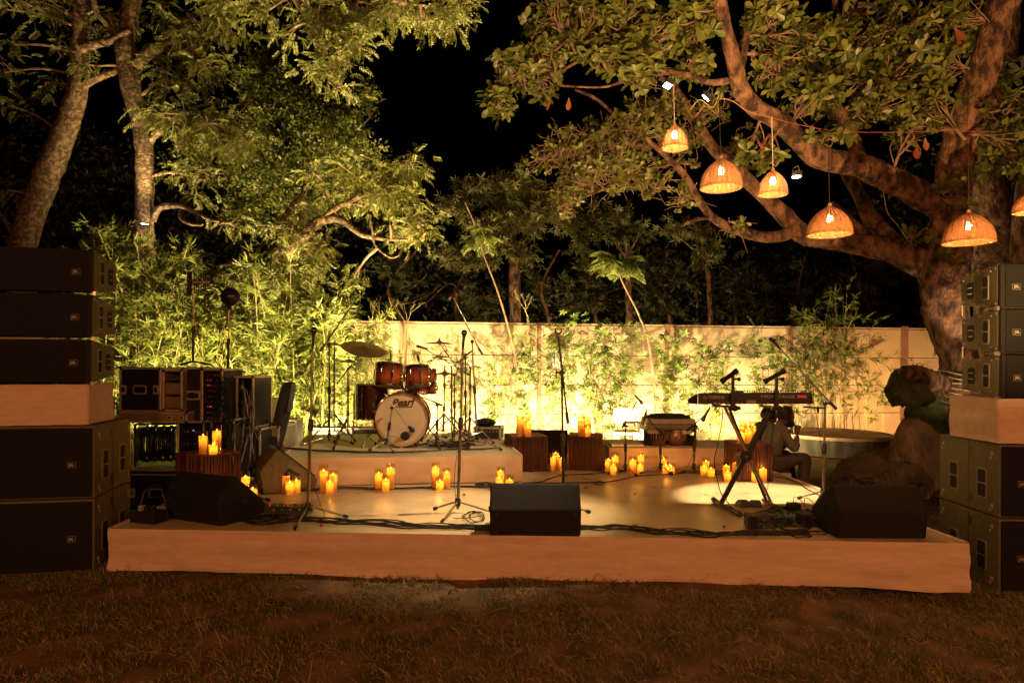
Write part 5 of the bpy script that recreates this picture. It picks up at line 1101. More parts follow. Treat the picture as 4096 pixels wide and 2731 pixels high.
for x in (.13*w, .78*w): b = MB(); b.rrect((x, -.004, H+.0), (1, 0, 0), (0, 0, 1), .13, .045, .01, .010); b.build('latch', M_['alu'], t)
b = MB(); b.lathe([(0, .055), (.18, .05), (.27, .03), (.29, 0), (0, 0)], (w/2, .24, H+.16), Matrix.Diagonal((1.0, .7, 1)), 30); b.build('soft_top', M_['bcloth'], t, smooth=True)
b = MB(); b.rrect((w*.60, -.006, H+.13), (1, 0, 0), (0, 0, 1), .07, .035, .002, .001); b.build('sticker', M_['grey'], t)
b = MB(); b.ball((.02, .02, H+.08), .03, 10); b.ball((w-.02, .02, H+.06), .03, 10); b.build('corner', M_['steel'], t, smooth=True)

# ------------------------------------------------------------------ chair and white box behind the stage
Dh = 11.9; f = Dh/F; c_ = P(2492, 1700, Dh); t = thing('chair', 'pale chair with a white woven back glowing before the wall', 'chair', (c_.x, Dh, 0), math.radians(4)); M_['pale'] = mat('pale_wood', (.72, .56, .34), .5, var=.1, sc=8); M_['cane'] = mat('white_cane', (.82, .78, .66), .7, var=.05, sc=60, bump=.4, bs=120)
zb0, zb1 = P(2492, 1693, Dh).z, P(2492, 1630, Dh).z; zs = P(2492, 1722, Dh).z; w = 103*f
b = MB(); b.rrect((.05, .0, (zb0+zb1)/2), (1, 0, 0), (0, 0, 1), w, zb1-zb0, .07, .03); b.build('back_frame', M_['pale'], t, bevel=.008)
b = MB(); b.rrect((.05, -.031, (zb0+zb1)/2), (1, 0, 0), (0, 0, 1), w-.06, zb1-zb0-.06, .05, .006); b.build('backrest', M_['cane'], t)
b = MB(); b.rrect((.0, -.25, zs-.03), (1, 0, 0), (0, 1, 0), w, .46, .09, .05); b.build('seat', M_['pale'], t, bevel=.012)
for x, y, dx, dy in ((-w/2+.04, -.44, -.05, -.04), (w/2-.05, -.44, .03, -.04), (-w/2+.07, -.06, -.03, .05), (w/2-.04, -.06, .03, .05)):
    b = MB(); b.rod((x, y, zs-.02), (x+dx, y+dy, .0), .022, .015); b.build('leg', M_['pale'], t, smooth=True)
for x in (-w/2+.12, w/2-.02): b = MB(); b.rod((x, -.03, zs), (x, -.01, zb0+.03), .014); b.build('back_post', M_['pale'], t, smooth=True)
q = P(2546, 1760, 12.05); t = thing('white_box', 'bright white box standing right of the pale chair', 'box', (q.x, 12.05, 0)); hz = P(2546, 1690, 12.05).z; b = MB(); b.box((.12, .15, hz/2), (.24, .3, hz)); b.build('body', M_['cane'], t, bevel=.015); b = MB(); b.box((.05, -.004, hz*.55), (.12, .01, .012)); b.build('slot', M_['plastic'], t)

# ------------------------------------------------------------------ lantern on the wall
q = P(2230, 1460, 13.75); t = thing('wall_lantern', 'six sided lantern with a broad cap hanging on the concrete wall', 'lantern', (q.x, 13.78, q.z)); f = 13.7/F
M_['milk'] = mat('milk_glass', (.75, .72, .62), .3, var=.03, emit=(1, .85, .6), es=.25); M_['lcap'] = mat('lantern_cap', (.32, .22, .12), .6, var=.1)
b = MB(); b.lathe([(.012, .58), (.03, .55), (.10, .50), (.22, .36), (.23, .33), (.0, .34)], n=6); b.build('cap', M_['lcap'], t)
b = MB(); b.lathe([(0, -.06), (.10, -.05), (.17, .32), (0, .33)], n=6); b.build('glass', M_['milk'], t)
for k in range(6): a = 2*PI*k/6; b = MB(); b.rod((.10*math.cos(a), .10*math.sin(a), -.06), (.172*math.cos(a), .172*math.sin(a), .33), .010); b.build('frame_bar', M_['lcap'], t)
b = MB(); b.path([(0, .22, -.1), (0, .1, -.22), (0, 0, -.16), (0, 0, -.06)], .018, 8); b.build('bracket', M_['lcap'], t, smooth=True)

# ------------------------------------------------------------------ low round platform by the wall
q = P(3350, 1722, 13.0); t = thing('trampoline', 'low round trampoline with a stained pink mat and hanging skirt', 'trampoline', (q.x-.02, 13.1, -.10)); M_['pink'] = mat('stained_mat', (.30, .14, .10), .7, var=.35, sc=2.5, det=8, c2=(.50, .32, .22)); M_['skirt2'] = mat('mossy_skirt', (.035, .032, .018), .9, var=.5, sc=5, stretch=(1, 1, .3), c2=(.09, .07, .045))
b = MB(); b.lathe([(0, .43), (.96, .43), (1.0, .425)], n=48); b.build('mat', M_['pink'], t)
b = MB(); b.lathe([(.985, .43), (1.0, .447), (1.03, .44), (1.04, .41), (1.02, .38)], n=48); b.build('rim', M_['pink'], t, smooth=True)
V = []; Fc = []; n = 96
for j in range(6):
    for k in range(n): a = 2*PI*k/n; r_ = 1.02+.02*math.sin(k*2.6)*j/5+.02*noise.noise(Vector((k*.4, j, 0))); V.append((r_*math.cos(a), r_*math.sin(a), .385-.06*j+.03*(j == 5)*noise.noise(Vector((k*.3, 3, 0)))))
for j in range(5):
    for k in range(n): Fc.append((j*n+k, j*n+(k+1) % n, (j+1)*n+(k+1) % n, (j+1)*n+k))
npmesh('skirt', V, Fc, M_['skirt2'], t, smooth=True)
for k in range(8): a = 2*PI*k/8+.2; b = MB(); b.rod((math.cos(a), math.sin(a), 0), (math.cos(a), math.sin(a), .41), .022); b.build('leg', M_['post'], t, smooth=True)
# ------------------------------------------------------------------ people
M_['skin'] = mat('skin', (.26, .12, .065), .5, var=.12, sc=20, bump=.1, bs=60); M_['hair'] = mat('dark_hair', (.010, .007, .006), .6, var=.3, sc=60, bump=.8, bs=150, stretch=(1, 1, .3))
M_['shirt'] = mat('grey_shirt', (.20, .185, .16), .85, var=.2, sc=8, bump=.5, bs=18); M_['trouser'] = mat('brown_trousers', (.085, .06, .045), .85, var=.15, sc=9, bump=.5, bs=20); M_['dshirt'] = mat('black_shirt', (.014, .013, .014), .8, var=.3, sc=9, bump=.5, bs=18); M_['shoe'] = mat('shoe_leather', (.05, .035, .025), .5, var=.3)
def skin(name, verts, edges, mat_, parent, root=0, sub=2):
    me = bpy.data.meshes.new(name); me.from_pydata([tuple(v[0]) for v in verts], edges, []); me.materials.append(mat_)
    o = bpy.data.objects.new(name, me); C.objects.link(o); o.parent = parent
    m = o.modifiers.new('skin', 'SKIN'); m.use_smooth_shade = True; sv = me.skin_vertices[0].data
    for i, v in enumerate(verts):
        r = v[1]; sv[i].radius = (r, r) if not isinstance(r, tuple) else r; sv[i].use_root = (i == root)
    b = o.modifiers.new('sub', 'SUBSURF'); b.levels = sub; b.render_levels = sub; return o
def seated(name_label, J, shirt, trouser, beard, watch=True):
    """J: dict of world points"""
    hip = J['hip']; t = thing('person', name_label, 'person', (hip.x, hip.y, 0)); o = Vector((hip.x, hip.y, 0)); L = lambda p: Vector(p)-o
    cst, nk, hd = J['chest'], J['neck'], J['head']; sd = Vector((0, .19, 0)); hw = Vector((0, .10, 0))
    sn, sf = cst.lerp(nk, .62)-sd, cst.lerp(nk, .62)+sd
    V = [(L(hip), .085), (L(hip.lerp(cst, .5)+Vector((-.03, 0, .0))), .08), (L(cst), .085), (L(nk), .055), (L(nk.lerp(hd, .5)), .05), (L(hd), .06)]; E = [(0, 1), (1, 2), (2, 3), (3, 4), (4, 5)]
    for s, nm in ((-1, 'n'), (1, 'f')):
        sh = sn if s < 0 else sf; el, wr = J['elbow'+nm], J['wrist'+nm]; i = len(V)
        V += [(L(sh), .065), (L(sh.lerp(el, .5)), .045), (L(el), .038), (L(el.lerp(wr, .5)), .036), (L(wr), .026)]; E += [(2, i), (i, i+1), (i+1, i+2), (i+2, i+3), (i+3, i+4)]
        h_ = hip+hw*s; kn, an = J['knee'+nm], J['ankle'+nm]; i = len(V)
        V += [(L(h_), .09), (L(h_.lerp(kn, .5)), .075), (L(kn), .058), (L(kn.lerp(an, .45)), .052), (L(an), .036)]; E += [(0, i), (i, i+1), (i+1, i+2), (i+2, i+3), (i+3, i+4)]
    skin('body', V, E, M_['skin'], t)
    # clothes
    V = [(L(hip+Vector((0, 0, .03))), .135), (L(hip.lerp(cst, .5)+Vector((-.035, 0, 0))), (.15, .14)), (L(cst), (.165, .14)), (L(cst.lerp(nk, .75)), .085)]; E = [(0, 1), (1, 2), (2, 3)]
    for s, nm in ((-1, 'n'), (1, 'f')):
        sh = sn if s < 0 else sf; el, wr = J['elbow'+nm], J['wrist'+nm]; i = len(V)
        V += [(L(sh), .082), (L(sh.lerp(el, .5)), .064), (L(el), .056), (L(el.lerp(wr, .55)), .045)]; E += [(2, i), (i, i+1), (i+1, i+2), (i+2, i+3)]
    skin('shirt', V, E, shirt, t)
    V = [(L(hip), .145)]; E = []
    for s, nm in ((-1, 'n'), (1, 'f')):
        h_ = hip+hw*s; kn, an = J['knee'+nm], J['ankle'+nm]; i = len(V)
        V += [(L(h_), .11), (L(h_.lerp(kn, .5)), .095), (L(kn), .078), (L(kn.lerp(an, .5)), .070), (L(kn.lerp(an, .93)), .068)]; E += [(0, i), (i, i+1), (i+1, i+2), (i+2, i+3), (i+3, i+4)]
    skin('trousers', V, E, trouser, t)
    for nm in 'nf':
        an = J['ankle'+nm]; b = MB(); b.lathe([(0, -.13), (.03, -.12), (.045, -.06), (.048, .02), (.04, .09), (0, .11)], L(an)+Vector((.06, 0, -.055)), Matrix.Rotation(-PI/2, 3, 'Y') @ Matrix.Diagonal((.8, 1, 1)), 12); b.build('shoe', M_['shoe'], t, smooth=True, sub=1)
    # head looking along +x
    R = Matrix.Rotation(J.get('tilt', 0), 3, 'Y'); c = L(hd); b = MB()
    b.ball(c, .092, 20, sc=(1.10, .86, 1.22), R=R); 
    b.ball(c+R@Vector((.035, 0, -.062)), .062, 14, sc=(1.05, .9, .95), R=R)
    o1 = b.build('head', M_['skin'], t, smooth=True)
    b = MB(); b.add([c+R@Vector(v) for v in ((.090, -.014, .022), (.090, .014, .022), (.098, .016, -.030), (.098, -.016, -.030), (.122, 0, -.026), (.097, 0, -.040), (.094, 0, .03))], [(0, 4, 6), (6, 4, 1), (0, 3, 4), (4, 2, 1), (3, 5, 4), (5, 2, 4)]); b.build('nose', M_['skin'], t, smooth=True)
    for s in (-1, 1):
        b = MB(); b.ball(c+R@Vector((-.005, s*.080, -.008)), .03, 10, sc=(.6, .28, 1.0), R=R); b.build('ear', M_['skin'], t, smooth=True)
        b = MB(); b.ball(c+R@Vector((.086, s*.032, .010)), .012, 8, R=R); b.build('eye', M_['creamp'], t, smooth=True)
        b = MB(); b.ball(c+R@Vector((.096, s*.033, .010)), .0055, 8, R=R); b.build('iris', M_['hair'], t, smooth=True)
        b = MB(); b.path([c+R@Vector((.094, s*.016, .030)), c+R@Vector((.093, s*.034, .036)), c+R@Vector((.078, s*.055, .030))], .005, 5); b.build('eyebrow', M_['hair'], t, smooth=True)
    b = MB(); b.path([c+R@Vector((.098, -.022, -.058)), c+R@Vector((.105, 0, -.056)), c+R@Vector((.098, .022, -.058))], .006, 6); b.build('mouth', M_['redbag'], t, smooth=True)
    V = []; Fc = []; n = 26
    for j in range(12):
        ph = PI*.62*j/11
        for k in range(n):
            a = 2*PI*k/n; d = Vector((math.sin(ph)*math.cos(a), math.sin(ph)*math.sin(a), math.cos(ph))); fr = max(0, d.x)
            lim = .50 if d.x > .35 else 1; ph2 = ph*lim if d.x > .2 else ph
            d = Vector((math.sin(ph2)*math.cos(a), math.sin(ph2)*math.sin(a), math.cos(ph2))); q = 1+.05*noise.noise(d*6+Vector((j*.1, 0, 0)))
            V.append(c+R@Vector((d.x*.113*q-.006, d.y*.093*q, d.z*.130*q)))
    for j in range(11):
        for k in range(n): Fc.append((j*n+k, j*n+(k+1) % n, (j+1)*n+(k+1) % n, (j+1)*n+k))
    b = MB(); b.add(V, Fc); b.build('hair', M_['hair'], t, smooth=True)
    if beard:
        b = MB(); b.ball(c+R@Vector((.050, 0, -.100)), .066, 16, sc=(.98, .92, .80), R=R); b.ball(c+R@Vector((.088, 0, -.052+.005)), .026, 10, sc=(.7, 1.2, .35), R=R); b.ball(c+R@Vector((.02, -.060, -.055)), .032, 8, sc=(.7, .6, 1.6), R=R); b.ball(c+R@Vector((.02, .060, -.055)), .032, 8, sc=(.7, .6, 1.6), R=R); b.build('beard', M_['hair'], t, smooth=True)
    # clasped hands: palm plus five fingers each
    for nm, s in (('n', -1), ('f', 1)):
        wr, hn = L(J['wrist'+nm]), L(J['hand']); d = (hn-wr).normalized(); pc_ = wr.lerp(hn, .6); V = [(wr, .024), (pc_-d*.01, .030), (pc_+d*.03, .032)]; E = [(0, 1), (1, 2)]
        for q in range(4):
            i = len(V); off = Vector((.0, 0, 0))+d.cross(Vector((0, 1, 0)))*(.020*(1.5-q)*.9); p1 = pc_+d*.035+off; ln = (.026, .030, .028, .022)[q]
            V += [(p1, .0095), (p1+d*ln+Vector((.004, -s*.012, 0)), .009), (p1+d*ln*.9+Vector((.0, -s*.042, 0)), .008), (p1+d*ln*.2+Vector((-.0, -s*.056, 0)), .0075)]; E += [(2, i), (i, i+1), (i+1, i+2), (i+2, i+3)]
        i = len(V); p1 = pc_+Vector((-.020, -s*.012, 0)); V += [(p1, .012), (p1+d*.028+Vector((-.006, -s*.014, 0)), .010), (p1+d*.05+Vector((.004, -s*.026, 0)), .009)]; E += [(1, i), (i, i+1), (i+1, i+2)]
        skin('hand', V, E, M_['skin'], t, sub=1)
    if watch: b = MB(); b.lathe([(.030, -.008), (.033, -.004), (.033, .004), (.030, .008)], L(J['wristn'].lerp(J['elbown'], .12)), (J['wristn']-J['elbown']).to_track_quat('Z', 'Y').to_matrix(), 16); b.build('wrist_band', M_['plastic'], t, smooth=True)
    return t
Dm = 8.75
def mp(px, py, o=0): return P(px, py, Dm+o)
hipm = mp(3096, 1858)
seated('bearded man in a grey shirt sitting sideways with clasped hands behind the keyboard', dict(hip=hipm, chest=mp(3086, 1745), neck=mp(3118, 1698), head=mp(3143, 1662), tilt=.02,
  elbown=mp(3178, 1800, -.17), elbowf=mp(3184, 1800, .17), wristn=mp(3188, 1742, -.05), wristf=mp(3190, 1740, .06), hand=mp(3190, 1706),
  kneen=mp(3216, 1826, -.17), kneef=mp(3228, 1826, .19), anklen=Vector((mp(3216, 1900, -.17).x, Dm-.17, .10-.06)), anklef=Vector((mp(3236, 1900).x, Dm+.2, .04))), M_['shirt'], M_['trouser'], True)
Dm2 = Dm+.55
def mp(px, py, o=0): return P(px, py, Dm2+o)
seated('second man in black sitting behind the bearded man', dict(hip=mp(3040, 1838), chest=mp(3046, 1735), neck=mp(3062, 1694), head=mp(3078, 1659), tilt=.1,
  elbown=mp(3120, 1790, -.17), elbowf=mp(3130, 1790, .17), wristn=mp(3150, 1745, -.05), wristf=mp(3150, 1745, .06), hand=mp(3158, 1725),
  kneen=mp(3150, 1815, -.17), kneef=mp(3155, 1815, .19), anklen=Vector((mp(3150, 1880, 0).x, Dm2-.17, .02)), anklef=Vector((mp(3158, 1880).x, Dm2+.2, .02))), M_['dshirt'], M_['dshirt'], False, False)
for (x, y, D_, lb) in ((3092, 1885, Dm, 'low pale legged stool under the bearded man'), (3040, 1870, Dm2, 'low pale legged stool under the man in black')):
    q = P(x, y, D_); h = q.z+.0+.10; t = thing('low_stool', lb, 'stool', (q.x, D_, -.09), 0, 'low stools by the stage corner'); b = MB(); b.box((0, 0, h-.03), (.34, .34, .05)); b.build('seat', M_['pale'], t, bevel=.01)
    for sx in (-1, 1):
        for sy in (-1, 1): b = MB(); b.rod((sx*.14, sy*.14, h-.05), (sx*.16, sy*.16, 0), .018); b.build('leg', M_['pale'], t, smooth=True)

# ------------------------------------------------------------------ foliage helpers
def leaf4(L, w, fold=.25, droop=.15, obov=0.0, o=(0, 0, 0), d=(1, 0, 0), up=(0, 0, 1)):
    d = Vector(d).normalized(); s = d.cross(Vector(up)).normalized(); u = s.cross(d); o = Vector(o); m = .5+obov*.2
    return [o, o+d*L*m-u*droop*L*.4, o+d*L*m+s*w-u*(droop*L*.4-fold*w), o+d*L*m-s*w-u*(droop*L*.4-fold*w), o+d*L-u*droop*L], [(0, 2, 1), (0, 1, 3), (2, 4, 1), (1, 4, 3)]
def leaf2(L, w, droop=.2, o=(0, 0, 0), d=(1, 0, 0), up=(0, 0, 1)):
    d = Vector(d).normalized(); s = d.cross(Vector(up)).normalized(); u = s.cross(d); o = Vector(o)
    return [o, o+d*L*.45+s*w-u*droop*L*.2, o+d*L-u*droop*L, o+d*L*.45-s*w-u*droop*L*.2], [(0, 1, 2), (0, 2, 3)]
def broad(L, w, o=(0, 0, 0), d=(1, 0, 0), up=(0, 0, 1), cur=.12):
    d = Vector(d).normalized(); s = d.cross(Vector(up)).normalized(); u = s.cross(d); o = Vector(o)
    ws = [(.0, .06), (.3, .45), (.62, 1.0), (.86, .78), (1.0, .12)]; V = []; Fc = []
    for t, q in ws:
        c = o+d*L*t-u*cur*L*t*t; V += [c+s*w*q+u*w*q*.22, c, c-s*w*q+u*w*q*.22]
    for i in range(len(ws)-1):
        a = i*3; Fc += [(a, a+1, a+4), (a, a+4, a+3), (a+1, a+2, a+5), (a+1, a+5, a+4)]
    return V, Fc
def combine(parts):
    V = []; Fc = []
    for v, f in parts: n = len(V); V += [tuple(p) for p in v]; Fc += [tuple(i+n for i in q) for q in f]
    return np.array(V), np.array(Fc)
r_ = random.Random(3)
def rv(s=1): return Vector((r_.gauss(0, s), r_.gauss(0, s), r_.gauss(0, s)))
def T_neem(n=7, L=.27, l=.10, w=.0145):
    ps = []
    for i in range(n):
        t = .18+.82*i/(n-1); o = Vector((L*t, 0, -.35*L*t*t)); ln = l*(1-.35*abs(t-.55))*r_.uniform(.8, 1.1)
        for s in (-1, 1): ps.append(leaf2(ln, w, .25, o, (.55+r_.uniform(-.2, .2), s, -.35+r_.uniform(-.3, .3)), (r_.uniform(-.3, .3), 0, 1)))
    ps.append(leaf2(l, w, .2, (L, 0, -.35*L), (1, 0, -.8))); return combine(ps)
def T_fan(n=5, L=.18, w=.0070):
    return combine([leaf2(L*r_.uniform(.6, 1.1), w*r_.uniform(.8, 1.2), r_.uniform(.05, .5), rv(.012), (1, r_.uniform(-.9, .9), r_.uniform(-.6, .7)), (.1, .2, 1)) for _ in range(n)])
def T_whorl(n=8, L=.15, w=.018, dr=.6, fn=leaf4):
    ps = []
    for i in range(n): a = 2*PI*i/n+r_.uniform(-.2, .2); ps.append(leaf4(L*r_.uniform(.75, 1.1), w, .2, .25, 0, rv(.01), (math.cos(a), math.sin(a), r_.uniform(-dr, .35)), (0, 0, 1)))
    return combine(ps)
def T_rosette(n=7, L=.16, w=.040):
    ps = []
    for i in range(n): a = 2*PI*i/n+r_.uniform(-.3, .3); ps.append(broad(L*r_.uniform(.6, 1.15), w*r_.uniform(.8, 1.1), rv(.008), (math.cos(a), math.sin(a), r_.uniform(-.25, .9)), (0, 0, 1), r_.uniform(.0, .25)))
    return combine(ps)
def T_palm(n=6, L=.085, w=.015):
    ps = []
    for q in range(3):
        o = rv(.05)
        for i in range(n): a = 2*PI*i/n; ps.append(leaf4(L*r_.uniform(.75, 1.1), w, .2, .3, 0, o, (math.cos(a), math.sin(a), r_.uniform(-.1, .6)), (0, 0, 1)))
    return combine(ps)
def T_small(n=9, L=.05, w=.012, s=.06):
    return combine([leaf2(L*r_.uniform(.7, 1.2), w, .2, rv(s), rv(1)+Vector((0, 0, .2)), rv(1)) for _ in range(n)])
TEMP = dict(neem=[T_neem() for _ in range(3)], fan=[T_fan() for _ in range(4)], mango=[T_whorl() for _ in range(3)], ros=[T_rosette() for _ in range(4)], palm=[T_palm() for _ in range(4)],
            small=[T_small() for _ in range(4)], bush=[T_small(10, .085, .020, .08) for _ in range(4)], far=[T_small(9, .16, .035, .16) for _ in range(3)], ros_s=[T_rosette(6, .085, .026) for _ in range(3)])
def scatter(tk, pos, dirs, scl, spin=.5, rg=rng):
    """instances of the templates at pos with the local x along dirs"""
    pos = np.asarray(pos); dirs = np.asarray(dirs, dtype=float); N = len(pos); T = TEMP[tk]
    x = dirs/np.maximum(np.linalg.norm(dirs, axis=1, keepdims=True), 1e-6); up = np.array([0, 0, 1.0])+rg.normal(0, spin, (N, 3)); y = np.cross(up, x); y /= np.maximum(np.linalg.norm(y, axis=1, keepdims=True), 1e-6); z = np.cross(x, y)
    R = np.stack([x, y, z], 2)*np.asarray(scl).reshape(-1, 1, 1); ti = rg.integers(0, len(T), N); Vs = []; Fs = []; n0 = 0
    for k, (v, f) in enumerate(T):
        m = ti == k
        if not m.any(): continue
        q = np.einsum('nij,kj->nki', R[m], v)+pos[m][:, None, :]; c = int(m.sum()); Vs.append(q.reshape(-1, 3))
        Fs.append((f[None]+(np.arange(c)*len(v))[:, None, None]+n0).reshape(-1, f.shape[1])); n0 += c*len(v)
    return np.concatenate(Vs), np.concatenate(Fs)
def rough_tube(pts, rr, n=18, amp=.06, fr=3.0, seed=0):
    """tapering trunk with knobbly surface"""
    pp_ = smoothpath(pts, 7); m = len(pts); R_ = []
    for i in range(m-1):
        for k in range(7): R_.append(rr[i]+(rr[i+1]-rr[i])*k/7)
    R_.append(rr[-1]); b = MB(); b.path(pp_, R_, n); V = [Vector(v) for v in b.v]
    for i, c in enumerate(pp_):
        for k in range(n):
            v = V[i*n+k]; d = (v-c); q = 1+amp*(noise.noise(v*fr+Vector((seed, 0, 0)))*1.5+.7*noise.noise(v*fr*3)); V[i*n+k] = c+d*q
    b.v = [tuple(v) for v in V]; return b
def pxpath(L): return [P(x, y, D) for x, y, D, r in L], [r*D/F for x, y, D, r in L]
def nearest(allp, c):
    return min(allp, key=lambda p: (p-c).length)
def tree(name, label, cat, limbs, blobs, leaf, lm, trunk_mat='bark2', group=None, tw=.5, sc=1.0, dirmode='out', per=26, twig_r=.006, seed=1, cl=.30, ntrunk=1, extra=None, stuffkind=True):
    """limbs: px polylines (px,py,D,r_px); blobs: (px,py,D,rx,ry,depth_m,n)"""
    rr = random.Random(seed); rg = np.random.default_rng(seed); base = P(*limbs[0][0][:3]); t = thing(name, label, cat, (base.x, base.y, 0), 0, group); allp = []
    for i, L in enumerate(limbs):
        pts, rads = pxpath(L); b = rough_tube(pts, rads, 20 if max(rads) > .1 else 9, .10 if max(rads) > .1 else .05, 4, i+seed); b.build('trunk' if i < ntrunk else 'branch', M_[trunk_mat], t, smooth=True, world=True)
        allp += smoothpath(pts, 5)[(4 if i < ntrunk else 1):]
    tb = MB(); pos = []; dirs = []
    if leaf == 'neem': sc *= .74; twig_r *= 1.7
    for (px, py, D, rx, ry, dp, n) in blobs:
        n = int(n*(.85 if leaf == 'neem' else 1.0)); c = P(px, py, D); f = D/F; k = max(1, int(n/per)); hub = nearest(allp, c); 
        mid = hub.lerp(c, .5)+Vector((0, 0, (hub-c).length*.08)); br = smoothpath([hub, mid, c], 4); L0 = (c-hub).length
        tb.path(br, [max(.005, twig_r*(3.2-2.0*i/(len(br)-1))) for i in range(len(br))], 5)
        for j in range(k):
            while True:
                a = Vector((rr.uniform(-1, 1), rr.uniform(-1, 1), rr.uniform(-1, 1)))
                if a.length < 1: break
            e = c+Vector((a.x*rx*f, a.y*dp, a.z*ry*f)); s0 = br[rr.randrange(max(1, len(br)//2), len(br))]; m = s0.lerp(e, .55)+Vector((rr.uniform(-.1, .1), rr.uniform(-.1, .1), rr.uniform(0, .14)))*(.5+L0*.1); sub_ = smoothpath([s0, m, e], 4)
            tb.path(sub_, [twig_r*(1.4-1.0*i/(len(sub_)-1)) for i in range(len(sub_))], 4)
            out = (e-s0).normalized() if (e-s0).length > .01 else Vector((1, 0, 0))
            for q in range(per):
                w = rr.random()**.6; ii = min(len(sub_)-1, int(w*len(sub_))); g_ = Vector((rr.gauss(0, 1), rr.gauss(0, 1), rr.gauss(0, .8)))*cl*(.35+.65*w)*.6
                p = sub_[ii]+g_; pos.append(p); dd_ = (g_.normalized() if g_.length > 1e-4 else out)*.5+out*.45+Vector((rr.gauss(0, .5), rr.gauss(0, .5), rr.gauss(-.15, .35))); dirs.append(dd_)
                if q % 5 == 0: tb.path([sub_[ii], sub_[ii].lerp(p, .5)+Vector((0, 0, .02)), p], [twig_r*.5, twig_r*.4, twig_r*.3], 3, cap=False)
    if extra: extra(t, tb, pos, dirs)
    o = tb.build('twigs', M_['twig'], t, smooth=True, world=True); o['kind'] = 'stuff'
    V, Fc = scatter(leaf, [tuple(p) for p in pos], [tuple(d) for d in dirs], rg.uniform(.75, 1.2, len(pos))*sc, .5, rg)
    o = npmesh('crown', V, Fc, M_[lm], t, world=True); o['kind'] = 'stuff'
    return t

# ------------------------------------------------------------------ left trees
T1 = [[(85, 1790, 13.6, 52), (88, 1100, 13.6, 52), (95, 960, 13.6, 50), (150, 800, 13.6, 49), (215, 640, 13.5, 47), (275, 480, 13.4, 43), (308, 360, 13.3, 38), (316, 220, 13.3, 36), (326, 90, 13.2, 33), (334, -80, 13.2, 32)],
      [(318, 350, 13.3, 24), (370, 318, 13.2, 17), (450, 290, 13.1, 12), (520, 260, 13.0, 9)], [(335, 190, 13.2, 24), (390, 172, 13.1, 18), (450, 160, 13.0, 14), (520, 120, 12.9, 10)],
      [(60, 950, 13.6, 14), (20, 880, 13.6, 9), (-30, 830, 13.6, 7)]]
tree('leaning_tree', 'leaning thick trunked tree at the far left above the speakers', 'tree', T1, [(270, 60, 13.1, 75, 55, .8, 150), (250, 215, 13.3, 50, 40, .7, 50), (30, 40, 12.5, 70, 60, .8, 90), (60, 180, 13, 60, 40, .7, 40), (20, 290, 13.2, 60, 40, .7, 40), (30, 420, 13.4, 55, 40, .6, 40), (30, 760, 13.4, 40, 70, .6, 40), (430, 40, 13.0, 60, 50, .7, 110), (180, 330, 13.3, 40, 30, .5, 20)], 'neem', 'neem', seed=11)
T2 = [[(580, 1790, 13.1, 40), (578, 1050, 13.1, 40), (575, 930, 13.1, 37), (578, 780, 13.1, 35), (576, 620, 13.1, 35), (566, 500, 13.1, 34), (545, 440, 13.1, 34), (520, 330, 13.1, 38), (508, 240, 13.1, 40), (500, 150, 13.1, 36), (520, 60, 13.1, 33), (545, -80, 13.1, 32)],
      [(545, 260, 13.1, 26), (590, 215, 13.0, 24), (645, 180, 12.9, 22), (690, 120, 12.8, 15), (760, 70, 12.6, 12), (850, 10, 12.4, 9), (930, -60, 12.2, 8)],
      [(462, 150, 13.1, 17), (430, 100, 13.0, 13), (385, 45, 12.9, 12), (370, -20, 12.8, 10)],
      [(600, 560, 13.1, 20), (625, 540, 13.0, 11), (690, 500, 12.8, 8), (760, 530, 12.7, 7), (850, 525, 12.5, 6), (950, 545, 12.4, 5)],
      [(610, 880, 13.1, 16), (640, 830, 13.0, 14), (720, 825, 12.8, 11), (780, 850, 12.7, 9), (850, 880, 12.6, 7), (925, 890, 12.5, 5)],
      [(725, 828, 12.8, 8), (722, 870, 12.8, 8), (760, 895, 12.7, 7), (810, 900, 12.6, 5)], [(612, 702, 13.1, 7), (700, 690, 12.9, 5), (800, 715, 12.7, 4), (860, 725, 12.6, 3)],
      [(595, 570, 13.1, 8), (640, 520, 12.9, 6), (680, 480, 12.8, 5), (700, 440, 12.7, 4)], [(570, 380, 13.1, 7), (630, 330, 12.9, 5), (700, 318, 12.8, 4), (760, 300, 12.7, 3)],
      [(1165, -40, 11.6, 17), (1190, 10, 11.6, 16), (1240, 85, 11.6, 13), (1275, 160, 11.6, 11), (1300, 230, 11.6, 8), (1320, 330, 11.6, 5)], [(1225, 60, 11.6, 10), (1290, 100, 11.5, 8), (1370, 140, 11.4, 6), (1450, 180, 11.3, 5)], [(930, -60, 12.2, 10), (1050, -70, 11.9, 14), (1165, -40, 11.6, 16)], [(1165, -40, 11.6, 10), (1400, -40, 11.4, 9), (1600, 10, 11.2, 6), (1780, 30, 11.1, 5)]]
